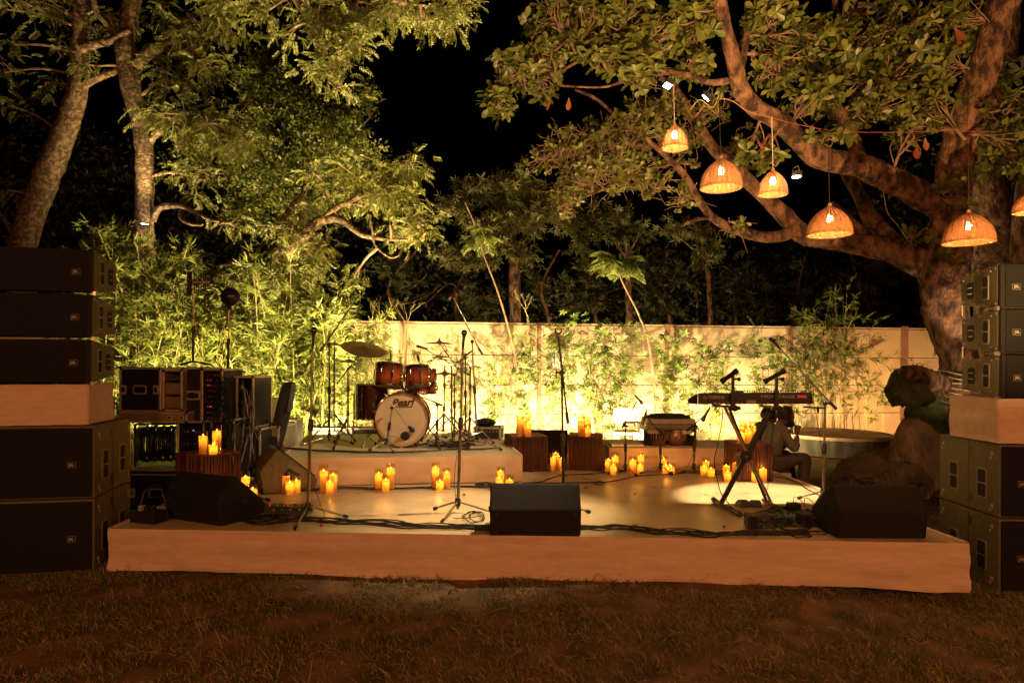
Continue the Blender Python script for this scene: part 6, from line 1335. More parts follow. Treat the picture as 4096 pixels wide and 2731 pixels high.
tree('tall_tree', 'tall mottled trunked tree with a white uplight strapped to it', 'tree', T2, [(650, 470, 12.6, 90, 50, .6, 110), (740, 460, 12.5, 120, 80, .7, 230), (880, 500, 12.4, 110, 90, .7, 230), (680, 300, 12.6, 80, 60, .6, 100), (780, 180, 12.5, 120, 70, .7, 230), (900, 60, 12.3, 110, 60, .7, 220), (850, 300, 12.5, 110, 60, .6, 130), (395, 265, 12.9, 45, 30, .4, 40), (690, 700, 12.8, 80, 40, .5, 60), (780, 750, 12.7, 60, 40, .5, 60), (860, 700, 12.6, 80, 50, .6, 90), (660, 60, 12.7, 60, 50, .6, 80), (950, 580, 12.4, 100, 50, .6, 150), (880, 900, 12.5, 60, 40, .5, 50),
     (1080, 40, 11.6, 110, 60, .6, 130), (1280, 60, 11.5, 130, 60, .6, 260), (1420, 60, 11.4, 120, 60, .6, 240), (1600, 20, 11.3, 110, 45, .6, 180), (1780, 45, 11.1, 110, 45, .6, 200), (1900, 15, 11.1, 50, 25, .4, 50), (1350, 170, 11.4, 110, 60, .5, 150), (1340, 280, 11.4, 90, 60, .5, 150), (1420, 210, 11.3, 80, 60, .5, 90), (1340, 355, 11.4, 70, 30, .4, 60), (1690, 90, 11.2, 50, 30, .4, 40), (1150, 130, 11.6, 50, 60, .4, 40)], 'neem', 'neem', seed=12, cl=.27)
T3 = [[(1105, 1800, 12.7, 40), (1125, 1080, 12.7, 38), (1150, 1020, 12.7, 34), (1225, 925, 12.6, 26), (1300, 878, 12.5, 19), (1370, 882, 12.4, 14), (1440, 935, 12.3, 11), (1530, 955, 12.2, 8), (1620, 960, 12.1, 6), (1690, 962, 12.1, 4)],
      [(1290, 880, 12.5, 15), (1350, 828, 12.4, 12), (1405, 808, 12.3, 10), (1450, 775, 12.2, 11), (1480, 765, 12.2, 8), (1530, 730, 12.1, 6), (1570, 695, 12.1, 5)],
      [(1130, 890, 12.9, 14), (1165, 830, 12.9, 13), (1210, 780, 12.9, 11), (1225, 720, 12.9, 9), (1240, 640, 12.9, 6)], [(1400, 812, 12.3, 6), (1460, 830, 12.2, 5), (1485, 900, 12.1, 4), (1500, 980, 12.1, 3.5), (1560, 1030, 12.1, 3), (1600, 1020, 12.1, 2.5)]]
tree('spreading_tree', 'spreading tree with lit curving branches behind the bamboo', 'tree', T3, [(1420, 700, 12.2, 120, 60, .6, 220), (1550, 700, 12.1, 100, 60, .6, 230), (1640, 690, 12.0, 60, 50, .5, 120), (1520, 790, 12.1, 110, 60, .6, 180), (1600, 810, 12.0, 70, 50, .5, 120), (1400, 760, 12.3, 90, 60, .6, 90), (1640, 900, 12.0, 70, 50, .5, 110), (1560, 900, 12.1, 60, 35, .4, 50), (1130, 910, 12.6, 90, 60, .5, 100), (1320, 1030, 12.5, 80, 50, .5, 120), (1420, 1100, 12.4, 60, 40, .5, 60), (1700, 930, 11.9, 35, 25, .4, 30), (1240, 1110, 12.5, 60, 50, .5, 70), (1300, 760, 12.5, 90, 80, .6, 110), (1210, 950, 12.6, 60, 50, .5, 60)], 'neem', 'neem', seed=13, cl=.24)
T4 = [[(1215, 1800, 14.6, 30), (1220, 1100, 14.6, 26), (1215, 900, 14.6, 20), (1218, 720, 14.6, 14), (1219, 600, 14.6, 11), (1235, 540, 14.6, 7), (1255, 450, 14.6, 5), (1310, 380, 14.6, 3)],
      [(1225, 560, 14.6, 5), (1280, 530, 14.6, 4), (1340, 490, 14.6, 3), (1350, 450, 14.6, 2.5)], [(1218, 600, 14.6, 6), (1100, 520, 14.6, 5), (1090, 420, 14.6, 4)], [(1218, 640, 14.6, 6), (1380, 560, 14.6, 5), (1480, 470, 14.6, 4)], [(1218, 700, 14.6, 7), (1000, 620, 14.6, 6), (900, 560, 14.6, 5)]]
tree('bushy_tree', 'dense bushy tree filling the left centre behind the spreading tree', 'tree', T4, [(1080, 380, 14.4, 120, 90, .9, 320), (1180, 460, 14.4, 130, 100, .9, 420), (1300, 520, 14.4, 120, 110, .9, 380), (1400, 520, 14.6, 100, 120, .9, 260), (1080, 580, 14.3, 150, 100, .9, 380), (1230, 660, 14.3, 140, 90, .9, 380), (960, 640, 14.5, 140, 100, .9, 240), (1380, 660, 14.5, 110, 70, .8, 220), (1480, 430, 14.8, 40, 60, .6, 50), (1100, 740, 14.4, 140, 80, .9, 220), (1030, 260, 14.8, 70, 80, .6, 90), (800, 600, 14.8, 120, 120, .9, 160), (1260, 820, 14.6, 160, 80, .9, 160), (1450, 380, 14.9, 30, 40, .5, 20), (1000, 850, 14.9, 140, 80, .9, 120)], 'bush', 'bush', seed=14, per=18, cl=.34, sc=1.15)
# middle trees behind the wall
T5 = [[(2070, 1800, 16.8, 24), (2060, 1200, 16.8, 24), (2058, 1040, 16.8, 20), (2050, 960, 16.8, 14), (2055, 860, 16.8, 10), (2050, 760, 16.8, 7)], [(2058, 1020, 16.8, 10), (2000, 990, 16.7, 8), (1920, 1055, 16.5, 6), (1840, 1060, 16.4, 4)], [(2058, 1000, 16.8, 10), (2130, 920, 16.7, 8), (2200, 880, 16.6, 6), (2300, 880, 16.5, 4)], [(2056, 960, 16.8, 9), (2010, 860, 16.7, 6), (1960, 800, 16.6, 5)], [(2055, 900, 16.8, 8), (2120, 800, 16.7, 5), (2180, 760, 16.6, 4)]]
tree('mango_tree', 'drooping long leaved tree above the centre of the wall', 'tree', T5, [(1800, 830, 16.3, 80, 60, .9, 110), (1900, 780, 16.4, 100, 80, .9, 150), (2040, 740, 16.5, 120, 70, .9, 170), (2150, 740, 16.4, 110, 70, .9, 170), (1960, 920, 16.2, 110, 90, .9, 190), (2090, 880, 16.3, 120, 90, .9, 200), (2220, 850, 16.3, 100, 90, .9, 180), (1800, 1030, 16.1, 70, 40, .6, 90), (1920, 1040, 16.1, 90, 50, .6, 90), (2060, 1020, 16.2, 80, 50, .6, 90), (2290, 780, 16.4, 80, 80, .8, 110), (2330, 980, 16.3, 60, 90, .8, 120), (2390, 880, 16.4, 60, 70, .7, 90)], 'mango', 'mango', 'bark', seed=15, per=18, cl=.30, sc=1.15)
T6 = [[(2520, 1800, 17.5, 16), (2515, 1150, 17.5, 14), (2505, 1010, 17.5, 9), (2500, 900, 17.5, 6)], [(2510, 1030, 17.5, 7), (2450, 950, 17.4, 4), (2440, 880, 17.4, 3)], [(2510, 1020, 17.5, 6), (2560, 930, 17.4, 4), (2570, 860, 17.4, 3)]]
tree('young_tree', 'slim young tree with tufted leaves right of the drooping tree', 'tree', T6, [(2490, 890, 17.3, 80, 50, .6, 130), (2470, 960, 17.3, 70, 50, .5, 70), (2560, 930, 17.3, 40, 60, .5, 70)], 'mango', 'mango', 'bark', seed=16, per=15, cl=.22, sc=1.0)
T7 = [[(2850, 1800, 16.5, 14), (2840, 1150, 16.5, 12), (2800, 1020, 16.5, 8), (2790, 950, 16.5, 5)], [(2820, 1060, 16.5, 6), (2850, 980, 16.4, 4), (2860, 920, 16.4, 3)], [(2800, 1020, 16.5, 5), (2730, 960, 16.4, 4), (2680, 930, 16.4, 3)]]
tree('young_tree', 'dim loose leaved young tree below the lowest big limb', 'tree', T7, [(2700, 920, 16.3, 60, 40, .6, 60), (2800, 930, 16.3, 80, 50, .6, 90), (2840, 1000, 16.3, 60, 50, .6, 70), (2770, 1040, 16.3, 60, 40, .6, 40)], 'mango', 'mango', 'bark', seed=17, per=14, cl=.25, sc=1.1)
# two leaning saplings
def sapling(label, L, crown, seed):
    rr = random.Random(seed); base = P(*L[0][:3]); t = thing('sapling', label, 'sapling', (base.x, base.y, 0), 0, 'leaning feathery saplings at the wall'); pts, rads = pxpath(L); b = MB(); pp_ = smoothpath(pts, 6); b.path(pp_, [.62*(rads[0]+(rads[-1]-rads[0])*i/(len(pp_)-1)) for i in range(len(pp_))], 9)
    b.build('trunk', M_['twig'], t, smooth=True, world=True); pos = []; dirs = []; c = P(*crown[:3]); f = crown[2]/F; tb = MB()
    for k in range(crown[5]):
        a = rr.uniform(0, 2*PI); e = Vector((math.cos(a)*crown[3]*f, math.sin(a)*.45, rr.uniform(-.6, .9)*crown[4]*f)); s0 = c+Vector((0, 0, rr.uniform(-.3, .1)*crown[4]*f)); p1 = s0+e*.5+Vector((0, 0, .08)); p2 = s0+e*rr.uniform(.8, 1.1)
        ph = smoothpath([s0, p1, p2], 7); tb.path(ph, .005, 4); 
        for i, p in enumerate(ph[2:]):
            for s in (-1, 1): d = (p2-s0).normalized(); sd_ = d.cross(Vector((0, 0, 1))).normalized()*s; pos.append(p); dirs.append(sd_+d*.4+Vector((0, 0, -.1)))
    tb.build('leaf_stalk', M_['culm'], t, smooth=True, world=True)
    V, Fc = scatter('neem', [tuple(p) for p in pos], [tuple(d) for d in dirs], np.full(len(pos), .62), .15); o = npmesh('crown', V, Fc, M_['bamboo'], t, world=True); o['kind'] = 'stuff'
sapling('taller leaning sapling with a long bare pale stem above the drum kit', [(2072, 1780, 12.9, 9), (2068, 1480, 12.9, 8), (2030, 1300, 12.85, 7.5), (1985, 1150, 12.8, 6), (1935, 1020, 12.8, 5), (1900, 900, 12.8, 4), (1860, 810, 12.8, 3)], (1930, 960, 12.8, 70, 60, 12), 21)
sapling('shorter leaning sapling with a feathery umbrella crown over the chair', [(2640, 1780, 12.9, 9), (2600, 1400, 12.9, 8), (2560, 1270, 12.85, 7), (2500, 1150, 12.8, 5.5), (2470, 1080, 12.8, 4)], (2465, 1065, 12.8, 88, 60, 20), 22)
# bare twiggy shrubs at the wall
def baretwig(label, px, py0, top, D, n, seed, spread=60):
    rr = random.Random(seed); base = P(px, 1780, D); t = thing('bare_shrub', label, 'shrub', (base.x, base.y, 0), 0, 'leafless twigs reaching above the wall'); b = MB()
    def grow(p, d, L, r, k):
        m = p+d*L*.5+Vector((rr.gauss(0, .05), rr.gauss(0, .03), 0))*L; e = p+d*L; b.path(smoothpath([p, m, e], 4), r*.6, 5)
        if k > 0:
            for _ in range(2 if rr.random() < .8 else 3): grow(e, (d+Vector((rr.gauss(0, .5), rr.gauss(0, .3), rr.uniform(0, .3)))).normalized(), L*rr.uniform(.5, .8), r*.65, k-1)
    for i in range(n):
        p = base+Vector((rr.uniform(-1, 1)*.08, 0, -.0)); e = P(px+rr.uniform(-1, 1)*spread*.5, py0, D); b.path(smoothpath([p, p.lerp(e, .5)+Vector((rr.uniform(-.1, .1), 0, 0)), e], 5), .006, 5); grow(e, Vector((rr.gauss(0, .35), 0, 1)).normalized(), (py0-top)*D/F*.42, .008, 3)
    b.build('stems', M_['culm'], t, smooth=True, world=True)
baretwig('pale leafless twigs above the wall at the left end', 1560, 1300, 1190, 12.9, 7, 31, 170)
baretwig('small forked bare stem above the wall beside the tall sapling', 2105, 1300, 1160, 13.0, 2, 33, 20)

# ------------------------------------------------------------------ bamboo
def bamboo(label, xr, D, tops, n, dens, seed, Drange=.6, lm='bamboo', cat='bamboo', r=.012, lean=.35, low=.15):
    rr = random.Random(seed); rg = np.random.default_rng(seed); cx = P(sum(xr)/2, 1700, D); t = thing('bamboo_clump', label, cat, (cx.x, cx.y, 0), 0, 'bamboo clumps in front of the wall'); pos = []; dirs = []
    pool = 0; cb = MB(); bb = MB()
    for i in range(n):
        px = rr.uniform(*xr); dd_ = D+rr.uniform(-Drange, Drange); b0 = P(px, 1750, dd_); b0.z = 0; th = np.interp(px, [a for a, _ in tops], [b for _, b in tops]); H = (P(px, th, dd_).z)*rr.uniform(.62, 1.03); ln = rr.gauss(0, lean)
        pts = [b0, b0+Vector((ln*.15, 0, H*.4)), b0+Vector((ln*.5, rr.gauss(0, .1), H*.75)), b0+Vector((ln, rr.gauss(0, .2), H))]; ph = smoothpath(pts, 5); b = MB(); b.path(ph, [r*(1-.8*k/(len(ph)-1)) for k in range(len(ph))], 6)
        if i < 40: b.build('culm', M_['culm'], t, smooth=True, world=True)
        else: cb.add(b.v, b.f)
        for q in range(int(dens)):
            w = low+(1-low)*rr.random(); ii = min(len(ph)-1, int(w*(len(ph)-1))); p = ph[ii].lerp(ph[min(len(ph)-1, ii+1)], rr.random()); a = rr.uniform(0, 2*PI); sl = rr.uniform(.05, .42)*(1.05-.4*w); e = p+Vector((math.cos(a)*sl, math.sin(a)*sl, rr.uniform(-.05, .25)))
            if q % 2 == 0: bb.path([p, p.lerp(e, .5)+Vector((0, 0, .03)), e], [.003, .0025, .0015], 3, cap=False)
            for _ in range(2): pos.append(p.lerp(e, rr.uniform(.5, 1.1))+Vector((rr.gauss(0, .03),)*3)); dirs.append((e-p).normalized()+Vector((rr.gauss(0, .4), rr.gauss(0, .4), rr.gauss(-.1, .5))))
    if cb.v: o = cb.build('culms', M_['culm'], t, smooth=True, world=True); o['kind'] = 'stuff'
    o = bb.build('side_branches', M_['culm'], t, world=True); o['kind'] = 'stuff'
    V, Fc = scatter('fan', [tuple(p) for p in pos], [tuple(d) for d in dirs], rg.uniform(.75, 1.25, len(pos)), .6, rg); o = npmesh('foliage', V, Fc, M_[lm], t, world=True); o['kind'] = 'stuff'
bamboo('tall dense bamboo clump rising behind the left line array', (330, 640), 10.9, [(330, 940), (480, 920), (560, 960), (640, 1080)], 50, 48, 41, lean=.30)
bamboo('dense bamboo clump behind the antenna stands', (620, 960), 11.0, [(620, 1100), (760, 1060), (800, 1010), (900, 1060), (960, 1180)], 50, 46, 42)
bamboo('bright bamboo clump left of the drum kit', (940, 1300), 11.0, [(940, 1150), (1060, 1040), (1150, 1010), (1250, 1120), (1300, 1180)], 56, 50, 43)
bamboo('thin bright bamboo behind the left cymbals', (1290, 1500), 12.2, [(1290, 1180), (1400, 1180), (1450, 1230), (1500, 1330)], 20, 34, 44, lean=.2)
bamboo('sparse backlit bamboo before the right end of the wall', (3180, 3420), 13.6, [(3180, 1290), (3230, 1240), (3330, 1150), (3400, 1170), (3430, 1280)], 24, 13, 45, .3, r=.009, lean=.22, low=.35)
bamboo('thin yellow bamboo between the last two posts', (3430, 3540), 13.9, [(3430, 1300), (3500, 1340), (3540, 1400)], 9, 8, 46, .2, r=.008, lean=.15, low=.2)

# ------------------------------------------------------------------ shrubs planted along the wall
def shrub(label, px, top, bot, w, n, seed, D=12.9, lm='shrub', tk='palm', sc=1.0):
    rr = random.Random(seed); rg = np.random.default_rng(seed); b0 = P(px, 1780, D); b0.z = 0; t = thing('shrub', label, 'shrub', b0, 0, 'shrubs planted along the wall'); pos = []; dirs = []; sb = MB(); f = D/F; ns = rr.randint(4, 7)
    for s in range(ns):
        x = px+(s/(ns-1)*2-1)*w*.75+rr.uniform(-8, 8); tp_ = top+abs(x-px)/w*(bot-top)*.30*rr.random()+rr.uniform(0, 60); e = P(x, tp_, D+rr.uniform(-.2, .25)); m = P((x+px)/2+rr.uniform(-10, 10), (tp_+1780)/2, D); ph = smoothpath([b0+Vector((rr.uniform(-.12, .12), 0, 0)), m, e], 6)
        b = MB(); b.path(ph, [.010-.007*i/(len(ph)-1) for i in range(len(ph))], 5); b.build('stem', M_['twig'], t, smooth=True, world=True)
        z0_ = P(px, bot, D).z
        for q in range(n//ns):
            k = rr.randrange(len(ph)); p = ph[k]
            if p.z < z0_*.85: 
                if rr.random() < .8: continue
            o_ = Vector((rr.gauss(0, .14), rr.gauss(0, .12), rr.gauss(.02, .10))); pos.append(p+o_); dirs.append(Vector((rr.gauss(0, .3), rr.gauss(0, .3), 1)) if False else o_+Vector((0, -.03, .02)))
            if q % 2 == 0: sb.path([p, p+o_*.9], [.003, .002], 3, cap=False)
    o = sb.build('side_twigs', M_['twig'], t, world=True); o['kind'] = 'stuff'
    V, Fc = scatter(tk, [tuple(p) for p in pos], [tuple(d) for d in dirs], rg.uniform(.8, 1.2, len(pos))*sc, .3, rg); o = npmesh('foliage', V, Fc, M_[lm], t, world=True); o['kind'] = 'stuff'
for i, (lb, px, tp_, bt, w, n) in enumerate((('leafy shrub behind the left side of the drum kit', 1330, 1370, 1740, 60, 110), ('leafy shrub between the guitar bag and the drums', 1215, 1420, 1740, 60, 110), ('small bright shrub behind the small rack tom', 1650, 1370, 1500, 50, 60), ('shrub behind the right overhead microphone stand', 1830, 1370, 1600, 60, 90), ('loose shrub left of the folded boom stand', 1960, 1400, 1680, 60, 100), ('tall shrub right of the second wall post', 2085, 1330, 1660, 85, 190), ('tallest shrub topping the wall beside the lantern', 2275, 1255, 1560, 75, 160), ('shrub hanging below the lantern', 2215, 1440, 1600, 70, 100),
        ('slim shrub right of the lantern', 2390, 1340, 1640, 60, 130), ('tall shrub above the white chair back', 2480, 1310, 1600, 90, 220), ('low loose shrub behind the short boom stand', 2400, 1480, 1700, 60, 90), ('shrub in front of the third wall post', 2670, 1310, 1560, 60, 150), ('airy shrub left of the keyboard', 2740, 1400, 1640, 60, 110), ('round shrub above the keyboard lettering', 2855, 1345, 1590, 85, 210), ('shrub in front of the fourth wall post', 3060, 1310, 1600, 75, 150), ('dark shrub right of the fourth wall post', 3150, 1390, 1600, 50, 60), ('dim shrub behind the cut branch stump', 3680, 1430, 1600, 60, 110))):
    shrub(lb, px, tp_, bt, w, int(n*.85), 60+i, 12.95 if px < 3500 else 12.5)
# striped grass tufts at the foot of the wall
def tuft(label, px, D, w, n, seed, H=.28):
    rr = random.Random(seed); c = P(px, 1770, D); c.z = gh(c.x, c.y) if D < 12 else gz(c.x, c.y); t = []; V = []; Fc = []
    for i in range(n):
        a = rr.uniform(0, 2*PI); o = Vector((rr.uniform(-w, w), rr.uniform(-.12, .12), 0)); L = H*rr.uniform(.6, 1.2); d = Vector((math.cos(a), math.sin(a), 0)); s = Vector((-d.y, d.x, 0))*.008; n0 = len(V); p0 = o; p1 = o+d*L*.35+Vector((0, 0, L*.8)); p2 = o+d*L*.9+Vector((0, 0, L*.55))
        V += [p0-s, p0+s, p1+s, p1-s, p2]; Fc += [(n0, n0+1, n0+2), (n0, n0+2, n0+3), (n0+3, n0+2, n0+4)]
    o = npmesh('grass_tuft', [tuple(v+c) for v in V], Fc, M_['bamboo']); tag(o, label, 'plant', 'striped grass tufts at the foot of the wall')
tuft('spiky striped grass tuft between the silver case and the right stool', 2870, 12.4, .55, 260, 71); tuft('spiky grass tuft at the left end of the hardware cases', 1170, 11.6, .30, 160, 72, .55); tuft('sparse grass tuft behind the white box', 2600, 12.6, .4, 80, 73); tuft('thin grass tuft between the two middle stools', 2250, 12.4, .5, 90, 74); tuft('grass tuft at the foot of the wall behind the amplifier', 2050, 12.4, .4, 90, 75)

# ------------------------------------------------------------------ big broad leaved tree on the right
D0 = 8.6
BT = [[(3880, 1900, D0+.2, 104), (3850, 1600, D0+.2, 86), (3830, 1440, D0+.2, 76), (3798, 1300, D0+.1, 76), (3785, 1180, D0, 84), (3778, 1090, D0, 88), (3790, 1000, D0, 84), (3800, 900, D0, 78), (3800, 820, D0, 70), (3812, 700, D0, 66), (3840, 560, D0, 62), (3880, 430, D0-.1, 58), (3920, 300, D0-.2, 56), (3975, 150, D0-.3, 54), (4040, -40, D0-.4, 50)],
      [(3790, 840, D0, 62), (3700, 790, D0-.1, 56), (3560, 720, D0-.2, 50), (3420, 660, D0-.3, 46), (3300, 640, D0-.4, 44), (3200, 570, D0-.5, 40), (3120, 490, D0-.6, 37), (3020, 430, D0-.7, 36), (2960, 350, D0-.8, 34), (2935, 240, D0-.9, 32), (2900, 100, D0-1.0, 30), (2870, -40, D0-1.1, 28)],
      [(3730, 1080, D0+.1, 62), (3600, 1010, D0+.2, 52), (3450, 985, D0+.3, 44), (3320, 960, D0+.4, 40), (3200, 930, D0+.4, 36), (3130, 850, D0+.4, 32), (3050, 780, D0+.4, 28), (2950, 680, D0+.4, 26), (2850, 590, D0+.4, 24), (2770, 470, D0+.4, 21), (2700, 360, D0+.4, 18), (2640, 310, D0+.4, 12)],
      [(3180, 925, D0+.4, 26), (3080, 950, D0+.3, 22), (2960, 925, D0+.2, 20), (2850, 870, D0+.1, 17), (2790, 790, D0, 15), (2750, 720, D0, 13), (2690, 650, D0, 12), (2600, 570, D0, 10), (2490, 490, D0, 8), (2390, 400, D0, 6), (2300, 360, D0, 5)],
      [(3440, 650, D0-.3, 30), (3390, 500, D0-.1, 26), (3330, 400, D0, 24), (3340, 260, D0+.1, 20), (3345, 100, D0+.1, 15), (3340, -40, D0+.1, 12)],
      [(2935, 320, D0-.8, 14), (2840, 330, D0-.8, 12), (2750, 300, D0-.8, 12), (2680, 290, D0-.8, 12), (2600, 250, D0-.8, 9), (2480, 225, D0-.8, 8), (2360, 225, D0-.8, 7), (2250, 280, D0-.8, 5.5), (2120, 330, D0-.8, 4.5), (1980, 370, D0-.8, 3)],
      [(2700, 290, D0-.8, 9), (2620, 300, D0-.8, 7), (2500, 325, D0-.8, 6), (2400, 350, D0-.8, 4), (2200, 340, D0-.8, 4)],
      [(2690, 600, D0, 9), (2560, 580, D0+.1, 8), (2420, 580, D0+.1, 7), (2340, 610, D0+.1, 6), (2220, 700, D0+.1, 4)], [(2800, 660, D0+.3, 9), (2680, 650, D0+.3, 8), (2560, 700, D0+.3, 8), (2440, 745, D0+.3, 7), (2330, 790, D0+.3, 5.5), (2200, 825, D0+.3, 4)],
      [(2960, 300, D0-.7, 18), (2985, 150, D0-.6, 14), (2990, 0, D0-.5, 12)], [(2850, 870, D0+.1, 8), (2780, 880, D0, 7), (2720, 905, D0, 5)], [(3620, 1010, D0+.3, 40), (3500, 900, D0+.6, 34), (3430, 760, D0+.8, 30), (3380, 680, D0+.9, 26)],
      [(3480, 960, D0+.3, 24), (3320, 820, D0+.5, 22)], [(3920, 320, D0, 20), (4010, 420, D0-.2, 14), (3860, 560, D0-.3, 10)]]
BB = [(2060, 270, 7.75, 90, 50, .4, 34), (2190, 210, 7.75, 100, 60, .4, 44), (2000, 400, 7.75, 60, 60, .4, 34), (2160, 330, 7.8, 90, 50, .4, 30), (2330, 120, 7.8, 120, 90, .5, 70), (2480, 90, 7.8, 120, 90, .5, 76), (2620, 130, 7.8, 120, 100, .5, 78), (2200, 60, 7.8, 140, 60, .5, 56), (2420, 230, 7.7, 120, 60, .4, 50), (2560, 290, 7.7, 90, 60, .4, 40), (2760, 100, 7.8, 110, 100, .5, 66), (2770, 260, 7.9, 70, 60, .4, 30),
      (3100, 100, 8.0, 120, 90, .5, 66), (3240, 180, 8.0, 120, 90, .5, 66), (3130, 280, 8.0, 120, 80, .5, 60), (3320, 300, 8.1, 130, 90, .5, 66), (3450, 200, 8.2, 120, 110, .6, 60), (3560, 300, 8.2, 120, 110, .6, 60), (3600, 120, 8.2, 120, 110, .6, 50), (3700, 250, 8.2, 90, 120, .6, 46), (3250, 400, 8.1, 110, 60, .5, 40), (3500, 430, 8.3, 130, 60, .6, 46), (3700, 430, 8.3, 90, 80, .6, 40), (3330, 540, 7.9, 110, 40, .3, 18), (3650, 520, 8.3, 80, 60, .4, 20), (3420, 40, 8.2, 150, 50, .6, 36), (3800, 60, 8.3, 90, 80, .6, 30), (3000, 620, 8.0, 40, 30, .3, 8), (3060, 640, 7.9, 60, 40, .3, 12), (3670, 940, 8.3, 60, 40, .3, 9), (3830, 760, 8.1, 50, 80, .3, 10), (4040, 600, 8.0, 60, 90, .4, 22), (4030, 440, 8.0, 60, 60, .4, 16), (3820, 1010, 7.9, 60, 50, .2, 5)]
rb_ = random.Random(99)
def bigextra(t, tb, pos, dirs):
    pass
BB = [(a, b, c, d, e, f, int(g*.88)) for a, b, c, d, e, f, g in BB]
def bigtree():
    base = P(*BT[0][0][:3]); t = thing('broadleaf_tree', 'huge broad leaved tree leaning over the right of the stage with hanging lamps', 'tree', (base.x, base.y, 0)); allp = []
    for i, L in enumerate(BT):
        pts, rads = pxpath(L); b = rough_tube(pts, rads, 30 if i < 3 else 14, .17 if i < 3 else .12, 3.2, i); b.build('trunk' if i == 0 else 'limb', M_['bark'], t, smooth=True, world=True); allp += smoothpath(pts, 5)[3:]
    tb = MB(); pos = []; dirs = []
    for (px, py, D, rx, ry, dp, n) in BB:
        c = P(px, py, D); f = D/F; k = max(2, n//5); hub = nearest(allp, c)
        br = smoothpath([hub, hub.lerp(c, .5)+Vector((0, 0, .08)), c], 4); tb.path(br, [.022-.012*i/(len(br)-1) for i in range(len(br))], 6)
        for j in range(n):
            while True:
                a = Vector((rb_.uniform(-1, 1), rb_.uniform(-1, 1), rb_.uniform(-1, 1)))
                if a.length < 1: break
            e = c+Vector((a.x*rx*f, a.y*dp, a.z*ry*f)); s0 = br[rb_.randrange(2, len(br))]; m = s0.lerp(e, .5)+Vector((rb_.gauss(0, .06), rb_.gauss(0, .06), rb_.gauss(-.02, .06))); ph = smoothpath([s0, m, e], 3)
            tb.path(ph, [.010, .009, .0085, .008, .007, .006, .006][:len(ph)], 4); pos.append(e); dirs.append((e-s0).normalized()*.4+Vector((rb_.gauss(0, .5), rb_.gauss(0, .5), rb_.gauss(.1, .4))))
    o = tb.build('twigs', M_['twig'], t, smooth=True, world=True); o['kind'] = 'stuff'
    # the leaves that show largest are parts of their own
    lv, lf = broad(.165, .046); lm_ = []
    for cr_ in (.05, .15, .28):
        v, fc = broad(.165, .046, cur=cr_); me = bpy.data.meshes.new('leaf'); me.from_pydata([tuple(p) for p in v], [], fc); me.materials.append(M_['almond']); me.polygons.foreach_set('use_smooth', [True]*len(fc)); lm_.append(me)
    M = PM[t.name].inverted(); order = sorted(range(len(pos)), key=lambda i: pos[i].y)[:44]; oset = set(order)
    cnt = 0
    for i in order:
        for k in range(7):
            if cnt >= 296: break
            a = 2*PI*k/7+rb_.uniform(-.3, .3); d = Vector((math.cos(a), math.sin(a), rb_.uniform(-.3, .8))).normalized(); o = bpy.data.objects.new('leaf', lm_[rb_.randrange(3)]); C.objects.link(o); o.parent = t
            q = d.to_track_quat('X', 'Z'); s = rb_.uniform(.55, .95); o.matrix_basis = M @ Matrix.Translation(pos[i]) @ q.to_matrix().to_4x4() @ Matrix.Diagonal((s, s, s, 1)); cnt += 1
    rest = [i for i in range(len(pos)) if i not in oset]; rg = np.random.default_rng(5)
    P_ = []; D_ = []; 
    for i in rest:
        P_.append(tuple(pos[i])); D_.append((rg.normal(0, .25), rg.normal(0, .25), 1) if False else tuple(dirs[i]))
    V, Fc = scatter('ros', P_, D_, rg.uniform(.6, 1.0, len(P_)), .7, rg); o = npmesh('crown', V, Fc, M_['almond'], t, smooth=True, world=True); o['kind'] = 'stuff'
    # smaller, denser leaves on the lower left limbs
    pos = []; tb = MB(); dd = []
    for (px, py, D, rx, ry, dp, n) in ((a_, b_, c_, d_, e_, f_, int(n_*.55)) for a_, b_, c_, d_, e_, f_, n_ in ((2250, 600, 8.7, 130, 60, .5, 130), (2400, 560, 8.7, 120, 80, .5, 170), (2550, 520, 8.7, 120, 80, .5, 160), (2500, 680, 8.8, 120, 70, .5, 110), (2350, 700, 8.8, 120, 70, .5, 100), (2270, 800, 8.8, 80, 50, .4, 50), (2620, 440, 8.8, 100, 70, .5, 90), (2600, 740, 8.8, 110, 50, .4, 60), (2720, 560, 9.0, 80, 80, .5, 80), (2860, 430, 9.0, 80, 60, .5, 50), (2730, 800, 8.6, 40, 50, .2, 30), (2950, 590, 9.0, 60, 60, .4, 40), (2960, 900, 8.6, 40, 25, .2, 14))):
        c = P(px, py, D); f = D/F; hub = nearest(allp, c); br = smoothpath([hub, hub.lerp(c, .6)+Vector((0, 0, .08)), c], 4); tb.path(br, .011, 5)
        for j in range(n):
            a = Vector((rb_.gauss(0, .5), rb_.gauss(0, .5), rb_.gauss(0, .5))); e = c+Vector((a.x*rx*f, a.y*dp, a.z*ry*f)); s0 = br[rb_.randrange(2, len(br))]
            m = s0.lerp(e, .5)+Vector((rb_.gauss(0, .08), rb_.gauss(0, .08), rb_.gauss(-.04, .06))); tb.path(smoothpath([s0, m, e], 3), .0052, 4); e2_ = e+Vector((rb_.gauss(0, .12), rb_.gauss(0, .1), rb_.gauss(-.03, .1))); tb.path([m, m.lerp(e2_, .5)+Vector((0, 0, .03)), e2_], .0035, 3); pos.append(tuple(e)); dd.append(tuple(a+Vector((0, 0, .4))))
    o = tb.build('fine_twigs', M_['twig'], t, smooth=True, world=True); o['kind'] = 'stuff'
    V, Fc = scatter('ros_s', pos, dd, rg.uniform(.7, 1.2, len(pos)), .5, rg); o = npmesh('small_leaves', V, Fc, M_['almond'], t, smooth=True, world=True); o['kind'] = 'stuff'
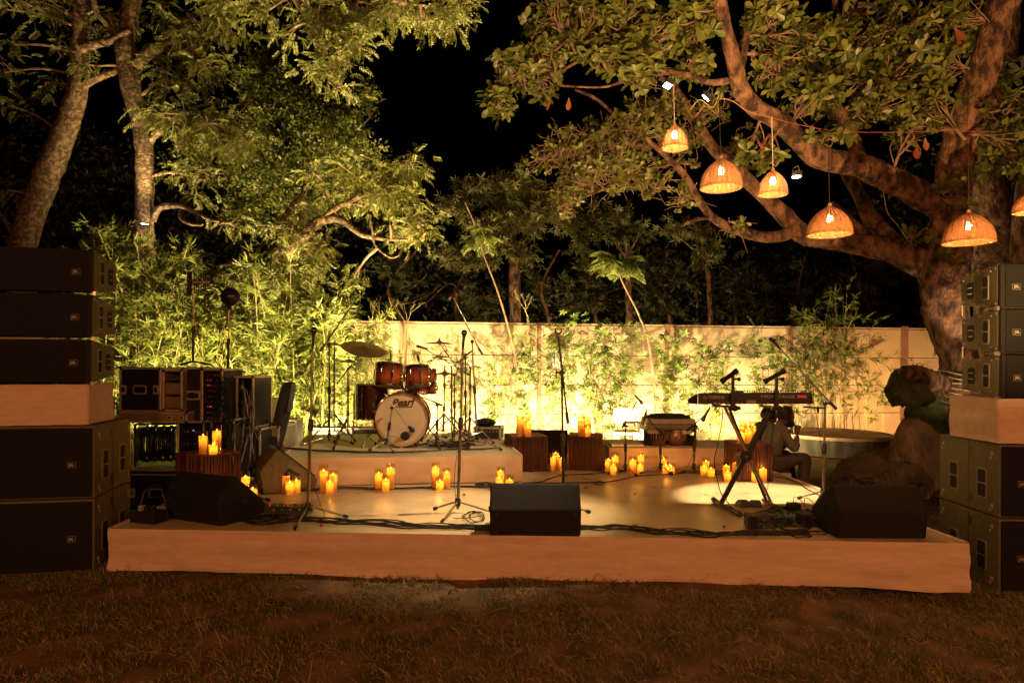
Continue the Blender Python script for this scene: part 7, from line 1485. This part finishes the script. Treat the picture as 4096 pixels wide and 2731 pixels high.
    # dead leaves hanging
    for (px, py, D, s) in ((2185, 355, 7.7, 1), (2205, 395, 7.7, 1.2), (2180, 395, 7.7, 1), (2275, 410, 7.7, 1), (3025, 575, 7.5, 1.2), (3075, 550, 7.5, 1), (3815, 130, 7.9, 1.3), (3825, 165, 7.9, 1.3), (3670, 600, 8.2, 1.3), (3700, 570, 8.2, 1), (3290, 435, 8.0, .8), (1978, 415, 7.7, .6), (2075, 355, 7.7, .8), (2240, 330, 7.7, .8)):
        v, fc = broad(.15*s, .035*s, d=(rb_.gauss(0, .3), rb_.gauss(0, .3), -1), up=(rb_.gauss(0, 1), rb_.gauss(0, 1), .2), cur=-.3); me = bpy.data.meshes.new('dead_leaf'); me.from_pydata([tuple(p) for p in v], [], fc); me.materials.append(M_['dead']); o = bpy.data.objects.new('dead_leaf', me); C.objects.link(o); o.parent = t; o.matrix_basis = M @ Matrix.Translation(P(px, py-20, D))
    # sawn side limb at the base
    b = rough_tube([P(3800, 1545, D0+.35), P(3765, 1545, D0+.2), P(3720, 1525, D0-.05), P(3665, 1500, D0-.25), P(3618, 1486, D0-.4)], [.2, .165, .145, .115, .07], 22, .12, 5, 3); b.build('cut_limb', M_['bark'], t, smooth=True, world=True)
bigtree()
# wires wound around the trunk
t = thing('wound_wire', 'white wires wound round the big trunk above the right cloth plinth', 'wire', P(3860, 1600, D0-.3))
for k in range(7):
    y = 1482+k*20; pts = []
    for i in range(26):
        a = PI*1.06+i/25*PI*.98; rr_ = (.305+.004*k); cx = P(3832+k*2, y, D0+.2); pts.append((cx.x+rr_*math.cos(a), cx.y+rr_*math.sin(a)*1.05, cx.z-.05*math.sin((i/25)*PI)+.02*noise.noise(Vector((i*.2, k, 0)))))
    b = MB(); b.path(pts, .0075, 6); b.build('wire', M_['creamp'], t, smooth=True, world=True)
b = MB(); b.path(smoothpath([P(3757, 1478, D0-.28), P(3765, 1530, D0-.36), P(3778, 1580, D0-.36), P(3800, 1605, D0-.4), P(3840, 1608, D0-.42)]), .006, 6); b.build('wire', M_['creamp'], t, smooth=True, world=True)
# second trunk behind and a third pale bush
tree('background_trunk', 'thick dark trunk standing behind the big tree at the right edge', 'tree', [[(4010, 1850, 11.5, 100), (4000, 1300, 11.5, 90), (3985, 1000, 11.5, 80), (3960, 800, 11.5, 78), (3950, 500, 11.5, 72), (3990, 200, 11.5, 66), (4020, -50, 11.5, 60)], [(3960, 700, 11.5, 30), (4040, 560, 11.4, 22), (4110, 420, 11.2, 16)], [(4085, 1800, 10.8, 50), (4095, 1000, 10.8, 46), (4120, 700, 10.8, 40)]],
     [(4040, 300, 11, 80, 90, .6, 60), (3900, 120, 11, 90, 90, .6, 60), (4050, 480, 10.9, 60, 70, .5, 60), (4020, 640, 10.6, 60, 50, .5, 40), (3960, 620, 10.8, 60, 60, .5, 30)], 'ros', 'almond', 'bark', seed=18, per=12, cl=.3)
shrub('small pale leaved bush glowing behind the top right speaker', 3975, 930, 1050, 42, 220, 88, 9.9, 'mango', 'small', 1.0)

# ------------------------------------------------------------------ green net and tarpaulins round the stump
M_['net'] = mat('green_net', (.05, .065, .016), .9, var=.45, sc=9, bump=1.0, bs=50); M_['tarp'] = mat('dusty_tarpaulin', (.17, .135, .09), .85, var=.3, sc=4, bump=.5, bs=16, c2=(.28, .22, .14)); M_['sack'] = mat('brown_sacking', (.10, .068, .04), .9, var=.45, sc=5, bump=.7, bs=20)
def drape(name, label, cat, rows, D, depth, m, seed, amp=.06, ridges=9):
    """rows: (y_px, xl, xr) top to bottom; a creased closed cloth body"""
    V = []; Fc = []; n = 150; nr = 64; c0_ = P((rows[-1][1]+rows[-1][2])/2, rows[-1][0], D); ys_ = np.linspace(0, len(rows)-1, nr)
    rg1 = lambda v: 1-2*abs(noise.noise(v))
    for j, q in enumerate(ys_):
        i = min(len(rows)-2, int(q)); f_ = q-i; f_ = f_*f_*(3-2*f_)*.5+f_*.5; y = rows[i][0]+(rows[i+1][0]-rows[i][0])*f_; xl = rows[i][1]+(rows[i+1][1]-rows[i][1])*f_; xr = rows[i][2]+(rows[i+1][2]-rows[i][2])*f_
        a_ = P(xl, y, D); b_ = P(xr, y, D); cx = (a_.x+b_.x)/2; w = (b_.x-a_.x)/2; dp = min(depth, w*1.1)*(.45+.55*j/nr)
        for k in range(n):
            a = 2*PI*k/n; v = Vector((math.cos(a)*1.6+seed, math.sin(a)*1.6, q*.35)); sw = v+Vector((noise.noise(v*1.3), noise.noise(v*1.3+Vector((5, 0, 0))), noise.noise(v*1.3+Vector((0, 7, 0)))))*.9
            d_ = .9*rg1(sw*1.5+Vector((q*.4, 0, 0)))+.5*rg1(sw*3.4)+.22*rg1(sw*8); q2 = 1+amp*(d_-.4)*1.5
            V.append((cx+w*q2*math.cos(a), D+dp*.4+dp*q2*math.sin(a), a_.z*.5+b_.z*.5+amp*.35*noise.noise(sw*2)))
    m_ = len(ys_)
    for j in range(m_-1):
        for k in range(n): Fc.append((j*n+k, j*n+(k+1) % n, (j+1)*n+(k+1) % n, (j+1)*n+k))
    b = MB(); b.add([(v[0]-c0_.x, v[1]-D, v[2]) for v in V], Fc+[tuple(range(n))[::-1]]); o = b.build(name, M_[m], smooth=False); o.data.polygons.foreach_set('use_smooth', [True]*len(o.data.polygons)); o.location = (c0_.x, D, 0); return tag(o, label, cat)
drape('green_net', 'dark green shade net pulled over the sawn stump end', 'net', [(1480, 3590, 3635), (1510, 3572, 3670), (1560, 3568, 3720), (1600, 3590, 3735), (1625, 3598, 3690)], 8.35, .26, 'net', 2, .13, 5)
drape('hanging_net', 'dark green net hanging from the cut limb down to the tarpaulins', 'net', [(1590, 3660, 3790), (1640, 3635, 3800), (1720, 3640, 3805), (1800, 3640, 3810), (1880, 3620, 3810)], 8.75, .22, 'net', 5, .10, 7)
drape('tarpaulin', 'pale grey tarpaulin bunched into a tall heap under the stump', 'tarpaulin', [(1676, 3628, 3672), (1705, 3612, 3720), (1760, 3605, 3780), (1820, 3600, 3800), (1880, 3600, 3805), (1940, 3590, 3805)], 8.5, .34, 'tarp', 7, .13, 11)
drape('sacking', 'flat brown sacking spread on the ground left of the tarpaulin heap', 'sacking', [(1796, 3530, 3610), (1822, 3460, 3660), (1860, 3405, 3720), (1910, 3380, 3780), (1955, 3380, 3800)], 8.9, .45, 'sack', 9, .11, 13)
drape('sack', 'small brown sack slumped in front of the tarpaulin heap', 'sack', [(1855, 3560, 3650), (1890, 3540, 3690), (1930, 3530, 3720), (1975, 3530, 3740)], 8.0, .22, 'sack', 12, .15, 6)
tag(MB().path(smoothpath([G(3240, 1832, .0), G(3330, 1835, 0), G(3440, 1832, 0), G(3560, 1838, 0)]), .008, 6).build('red_cable', M_['redbag'], smooth=True), 'thin red cable lying on the lawn before the round trampoline', 'cable')

# ------------------------------------------------------------------ woven pendant lamps
def shade_mesh(R, H, nr, nv, key):
    b = MB(); prof = lambda t: (R*(1-(1-t)**2.6*.78) if t < 1 else R, H*(1-t))
    def rad(t): return R*(.20+.80*(1-(1-t)**2.3)**.85)
    for i in range(nr):
        t = i/(nr-1); z = H*(1-t); r = rad(t); n = nv*2; pts = []
        for k in range(n): a = 2*PI*k/n; w = .0035*(1 if (k+i) % 2 else -1); pts.append(((r+w)*math.cos(a), (r+w)*math.sin(a), z))
        b.path(pts, .0040 if i not in (0, nr-1) else .007, 4, closed=True)
    for k in range(nv):
        a = 2*PI*(k+.5)/nv; pts = [(rad(t)*math.cos(a), rad(t)*math.sin(a), H*(1-t)) for t in np.linspace(0, 1, 10)]; b.path(pts, .0058, 4)
    return b
SH = {}
def pendant(label, px, yb, yt, w, D, cordtop, big, glow=1.0):
    f = D/F; R = w*f/2; H = (yb-yt)*f; c = P(px, yb, D); t = thing('pendant_lamp', label, 'lamp', c, rnd.uniform(0, 1), 'woven cane lamps hanging from the big tree')
    key = big
    if key not in SH: SH[key] = shade_mesh(.17, .225, 25 if big else 21, 26 if big else 20, key).build('shade', M_['wicker'], t); o = SH[key]
    else: o = SH[key].copy(); C.objects.link(o); o.parent = t; o.name = 'shade'
    o.scale = (R/.17, R/.17, H/.225)
    b = MB(); b.lathe([(0, H+.05), (.012, H+.045), (.02, H+.02), (.026, H-.01), (.022, H-.045), (0, H-.045)], n=12); b.build('socket', M_['wicker'], t, smooth=True)
    b = MB(); b.lathe([(0, 0), (.02, .005), (.028, .03), (.022, .055), (.012, .07)], (0, 0, H*.55-.02), None, 14); b.build('bulb', M_['bulb'], t, smooth=True)
    ct = P(cordtop[0], cordtop[1], D); b = MB(); b.path([Vector(c)+Vector((0, 0, H+.04)), Vector(c).lerp(ct, .5)+Vector((.004, 0, 0)), ct], .0035, 6); b.build('cord', M_['rubber'] if big else M_['creamp'], t, world=True)
    return t
pendant('smallest woven lamp, highest of the row at the left', 2698, 592, 508, 104, 7.0, (2694, 330), 0)
pendant('wide woven lamp second from the left with a bright bulb', 2884, 752, 644, 158, 6.2, (2876, 385), 1)
pendant('narrow woven lamp third from the left under two dry leaves', 3091, 778, 690, 112, 6.8, (3087, 470), 0)
pendant('large woven lamp hanging above the keyboard on a long cord', 3318, 938, 834, 166, 6.0, (3312, 560), 1)
pendant('largest woven lamp in front of the big trunk', 3874, 970, 860, 180, 5.8, (3874, 640), 1)
pendant('woven lamp cut by the right edge of the picture', 4120, 850, 775, 120, 6.6, (4120, 500), 1)
# white flood lamps fixed to the limbs
def flood(label, px, py, D, tgt, pw, cone, s=.036, col=WHITE, grp='small white flood lamps in the big tree', toward=None, real=True, bl=.7):
    c = P(px, py, D); t = thing('flood_lamp', label, 'lamp', c, 0, grp); d = (Vector(tgt)-c).normalized(); R = d.to_track_quat('Z', 'Y').to_matrix(); 
    b = MB(); b.box(-d*.028, (s*2.4, s*1.9, .05), R); b.build('housing', M_['black'], t, bevel=.006); b = MB(); b.box(d*.002, (s*2, s*1.5, .008), R); b.build('lens', M_['flood'], t)
    b = MB(); b.path([R@Vector((-s*1.3, 0, -.03)), R@Vector((-s*1.3, .02, -.09)), R@Vector((s*1.3, .02, -.09)), R@Vector((s*1.3, 0, -.03))], .006, 6); b.build('bracket', M_['black'], t)
    if real: lamp('SPOT', c+d*.03, pw, col, .03, tgt, cone, bl)
    return t
flood('white flood lamp on the leftmost limb above the small woven lamp', 2670, 343, 6.3, (-.2, 6.02, DECK), 1500, 38, .038, bl=1.0)
flood('white flood lamp tangled in thin wires right of the first flood', 2823, 392, 6.45, (-.95, 8.0, 1.1), 760, 46, bl=1.0)
flood('yellowish flood lamp under the curved limb', 3187, 707, 6.7, (2.58, 6.66, DECK), 1250, 36, .035, bl=.35)
c = P(576, 897, 12.6)
flood('white uplight strapped to the tall mottled trunk', 576, 899, 12.55, P(600, 300, 12.6), 520, 80, .07, (1, .72, .34), 'uplights strapped to tree trunks', real=True)
# thin fairy wires in the tree
for lb, pts, m in (('thin tangled wire hanging below the curved limb', [(2740, 420, 7.9), (2775, 470, 7.8), (2820, 425, 7.7), (2870, 455, 7.6), (2876, 400, 7.6), (2930, 405, 7.6), (2990, 445, 7.6), (3080, 470, 7.6)], 'wicker'), ('long thin wire strung across to the right trunk', [(3080, 470, 7.6), (3200, 500, 7.7), (3350, 525, 7.8), (3560, 530, 7.9), (3800, 525, 8.0), (4090, 530, 8.1)], 'redbag'), ('pale string loop hanging over the lowest limb', [(3535, 770, 7.9), (3550, 850, 7.9), (3590, 900, 7.9), (3630, 960, 7.9)], 'culm'), ('second pale wire crossing the curved limb', [(2876, 380, 7.5), (2850, 430, 7.6), (2800, 400, 7.6), (2760, 440, 7.7)], 'culm')):
    tag(MB().path(smoothpath([P(*q) for q in pts]), .004, 5).build('tree_wire', M_[m], smooth=True), lb, 'wire')

# ------------------------------------------------------------------ garden uplights behind the stage and unseen lamps added as fill
def uplight(label, x, y, tgt, pw, cone, bl=.6, z=.16, col=WARM):
    c = Vector((x, y, z)); t = thing('garden_uplight', label, 'lamp', (x, y, 0), 0, 'garden uplights along the wall'); d = (Vector(tgt)-c).normalized(); R = d.to_track_quat('Z', 'Y').to_matrix()
    b = MB(); b.lathe([(0, -.09), (.035, -.085), (.045, -.02), (.05, 0), (.043, 0), (.04, -.015), (0, -.015)], (0, 0, z), R, 16); b.build('housing', M_['black'], t, smooth=True); b = MB(); b.rod((0, 0, 0), Vector((0, 0, z))-d*.06, .008); b.build('spike', M_['black'], t)
    lamp('SPOT', c+d*.02, pw, col, .03, tgt, cone, bl)
for (lb, x, y, tx, ty, tz, pw, cone, col) in (
    ('garden uplight behind the flight cases aimed at the bamboo', -4.5, 9.0, -4.3, 11.6, 2.6, 2100, 120, WARM), ('garden uplight behind the drum riser left side', -2.75, 9.9, -2.6, 12.6, 1.8, 2300, 130, WARM), ('garden uplight behind the bass drum', -1.1, 11.0, -1.0, 13.6, 1.7, 1000, 140, WARM), ('garden uplight left of the white chair', .6, 11.5, .7, 13.7, 1.7, 1300, 145, WARM),
    ('garden uplight in front of the white chair', 1.35, 10.5, 2.1, 13.0, 1.2, 1500, 145, WARM), ('garden uplight behind the silver case', 3.45, 11.7, 4.3, 14.2, 1.8, 1150, 145, WARM), ('added amber fill lamp by the round trampoline', 6.55, 12.95, 6.2, 14.7, 1.5, 190, 140, (1, .52, .18)), ('added amber fill lamp behind the tarpaulin heap', 7.7, 12.3, 7.2, 14.9, 1.8, 480, 140, (1, .52, .18))):  # the two amber lamps are added fill for the right end of the wall
    uplight(lb, x, y, (tx, ty, tz), pw, cone, col=col)
for lb, x, pw in (('added small wall washer behind the drum kit', -1.7, 120), ('added small wall washer right of the second wall post', .1, 150), ('added small wall washer behind the white chair', 1.75, 170), ('added small wall washer right of the third wall post', 3.3, 150), ('added small wall washer below the keyboard', 4.7, 110)):  # unseen washers added to brighten and even out the wall
    uplight(lb, x, wy(x)-.75, (x+.15, wy(x), 1.25), pw*.6, 165, .8, col=WARM)
uplight('garden uplight between the flight cases and the bamboo', -3.5, 9.1, (-3.3, 11.2, 2.1), 1500, 115)
uplight('strong uplight behind the bamboo under the tall tree', -4.9, 12.1, (-4.6, 12.7, 6.0), 4200, 98, .9)
uplight('uplight between the two left trunks aimed at the leaning tree', -7.3, 11.9, (-8.6, 13.4, 4.2), 90, 110, .9, col=(1, .50, .17))
uplight('strong uplight behind the bamboo under the spreading tree', -3.2, 11.7, (-2.9, 12.6, 5.5), 3000, 125, .9)
uplight('beam uplight aimed into the high hanging foliage', -1.5, 10.15, (-2.7, 11.6, 7.2), 7000, 70, .9)
uplight('added fill lamp at the foot of the dense bushy tree', -4.3, 14.9, (-4.3, 14.3, 6.0), 2200, 130, .9)  # lamp added to lift the bushy tree out of the dark
uplight('added fill lamp hidden behind the wall, aimed into the drooping tree', .1, 14.7, (.3, 16.5, 4.6), 900, 110, .9)  # unseen lamp added behind the wall to brighten this crown
uplight('added fill lamp hidden behind the wall, aimed into the slim young trees', 3.2, 15.2, (3.6, 17.0, 3.8), 380, 110, .9)  # second added lamp, fill for the young trees
uplight('uplight at the foot of the big tree behind the right speakers', 5.55, 7.7, (5.6, 9.8, 3.9), 110, 40, .6, z=1.5, col=(1, .7, .38))
uplight('low lamp hidden in the wound wires behind the right plinth', 5.55, 7.95, (5.55, 8.6, 1.6), 16, 110, .6, z=1.25, col=(1, .7, .38))
uplight('added warm fill lamp on the stage edge aimed into the big tree crown', 3.1, 7.6, (2.6, 7.9, 5.0), 700, 100, .9, z=.2, col=(1, .56, .20))  # added fill, brightens the leaves from below
uplight('added warm fill lamp left of the platform aimed into the big tree limbs', 1.0, 9.6, (1.3, 7.9, 5.0), 900, 90, .9, z=.2, col=(1, .60, .22))  # added fill for the big limbs
uplight('added warm fill lamp beside the camera aimed into the broad leaved crown', 3.2, 1.0, (3.9, 7.8, 5.3), 3400, 46, .8, z=.2, col=(1, .56, .21))  # out of view spot added to brighten the crown
uplight('added fill lamp right of the camera aimed into the left limbs of the big tree', 1.3, .8, (.9, 7.7, 5.0), 3600, 40, .8, z=.2, col=(1, .60, .24))  # out of view spot added to brighten the left limbs

# ------------------------------------------------------------------ dark woods beyond the wall
N = 15000; rg = np.random.default_rng(77); x = rg.uniform(-19, 19, N); hmax = np.interp(x, [-19, -9, -5, -1, 2, 7, 10, 19], [9, 7.5, 8.0, 3.6, 4.4, 5.0, 6.5, 9]); y = rg.uniform(19.0, 23.5, N); keep = []
for i in range(N):
    top = hmax[i]*(1+.35*noise.noise(Vector((x[i]*.35, 2, 0)))+.15*noise.noise(Vector((x[i]*1.2, 8, 0)))); z_ = rg.random()*top
    d = noise.noise(Vector((x[i]*.55, y[i]*.6, z_*.8)))+.5*noise.noise(Vector((x[i]*1.7, y[i]*1.5, z_*1.9)))
    if d > -.12: keep.append((x[i], y[i], z_))
V, Fc = scatter('far', keep, rg.normal(0, 1, (len(keep), 3)), rg.uniform(.8, 1.5, len(keep)), .8, rg); o = npmesh('woods', V, Fc, M_['dark']); tag(o, 'dark mass of woodland foliage beyond the boundary wall', kind='stuff')
for i in range(9):
    rr = random.Random(200+i); px = 1650+i*260+rr.uniform(-60, 60); D = 18.3+rr.random(); L = [[(px, 1700, D, 9), (px+rr.uniform(-30, 30), 1300, D, 8), (px+rr.uniform(-60, 60), 1150, D, 6), (px+rr.uniform(-100, 100), 1000, D, 4)]]
    for k in range(4): y0 = rr.uniform(1080, 1280); s = rr.choice((-1, 1)); L.append([(px, y0, D, 4), (px+s*60, y0-rr.uniform(-10, 60), D, 3), (px+s*rr.uniform(100, 170), y0-rr.uniform(-40, 90), D, 2)])
    tree('thin_tree', 'dim thin tree in the dark behind the wall, %s' % ('left of the tall sapling', 'right of the drum kit', 'right of the second wall post', 'behind the lantern', 'left of the feathery sapling', 'right of the feathery sapling', 'above the keyboard', 'above the sparse bamboo', 'left of the big trunk')[i], 'tree', L, [(px+rr.uniform(-80, 80), rr.uniform(1020, 1240), D, 90, 60, .7, 26) for _ in range(4)], 'mango', 'dark', 'bark', group='dim trees in the dark beyond the wall', seed=210+i, per=13, cl=.45, sc=1.2)

# ------------------------------------------------------------------ small pieces belong to the part they sit on
OWN = {'rubber_foot': ('leg',), 'logo': ('badge', 'body', 'head', 'cymbal', 'paddle_spine', 'dome'), 'handle_recess': ('handle_frame',), 'flame': ('wax',), 'led': ('rack_unit', 'body'), 'knob': ('rack_unit', 'upright', 'body', 'panel'), 'wing_nut': ('cymbal',), 'end_cap': ('foot_tube', 'tier_arm'), 'iris': ('eye',), 'pivot_bolt': ('pivot_disc',), 'port_ring': ('port_hole',), 'plug': ('body',), 'connector': ('input_plate',), 'underline': ('head_film',), 'boom_clamp': ('boom_arm',), 'counter_grip': ('boom_arm',), 'ring': ('windscreen',), 'lens': ('housing',), 'bumper': ('body',)}
last = {}
for o in ORDER:
    try: t = o.parent
    except ReferenceError: continue
    if t is None or t.type != 'EMPTY': continue
    nm = o.name.split('.')[0]
    if nm in OWN:
        for w_ in OWN[nm]:
            q = last.get((t.name, w_))
            if q is not None and q.location.length < 1e-6: o.parent = q; break
    last[(t.name, nm)] = o
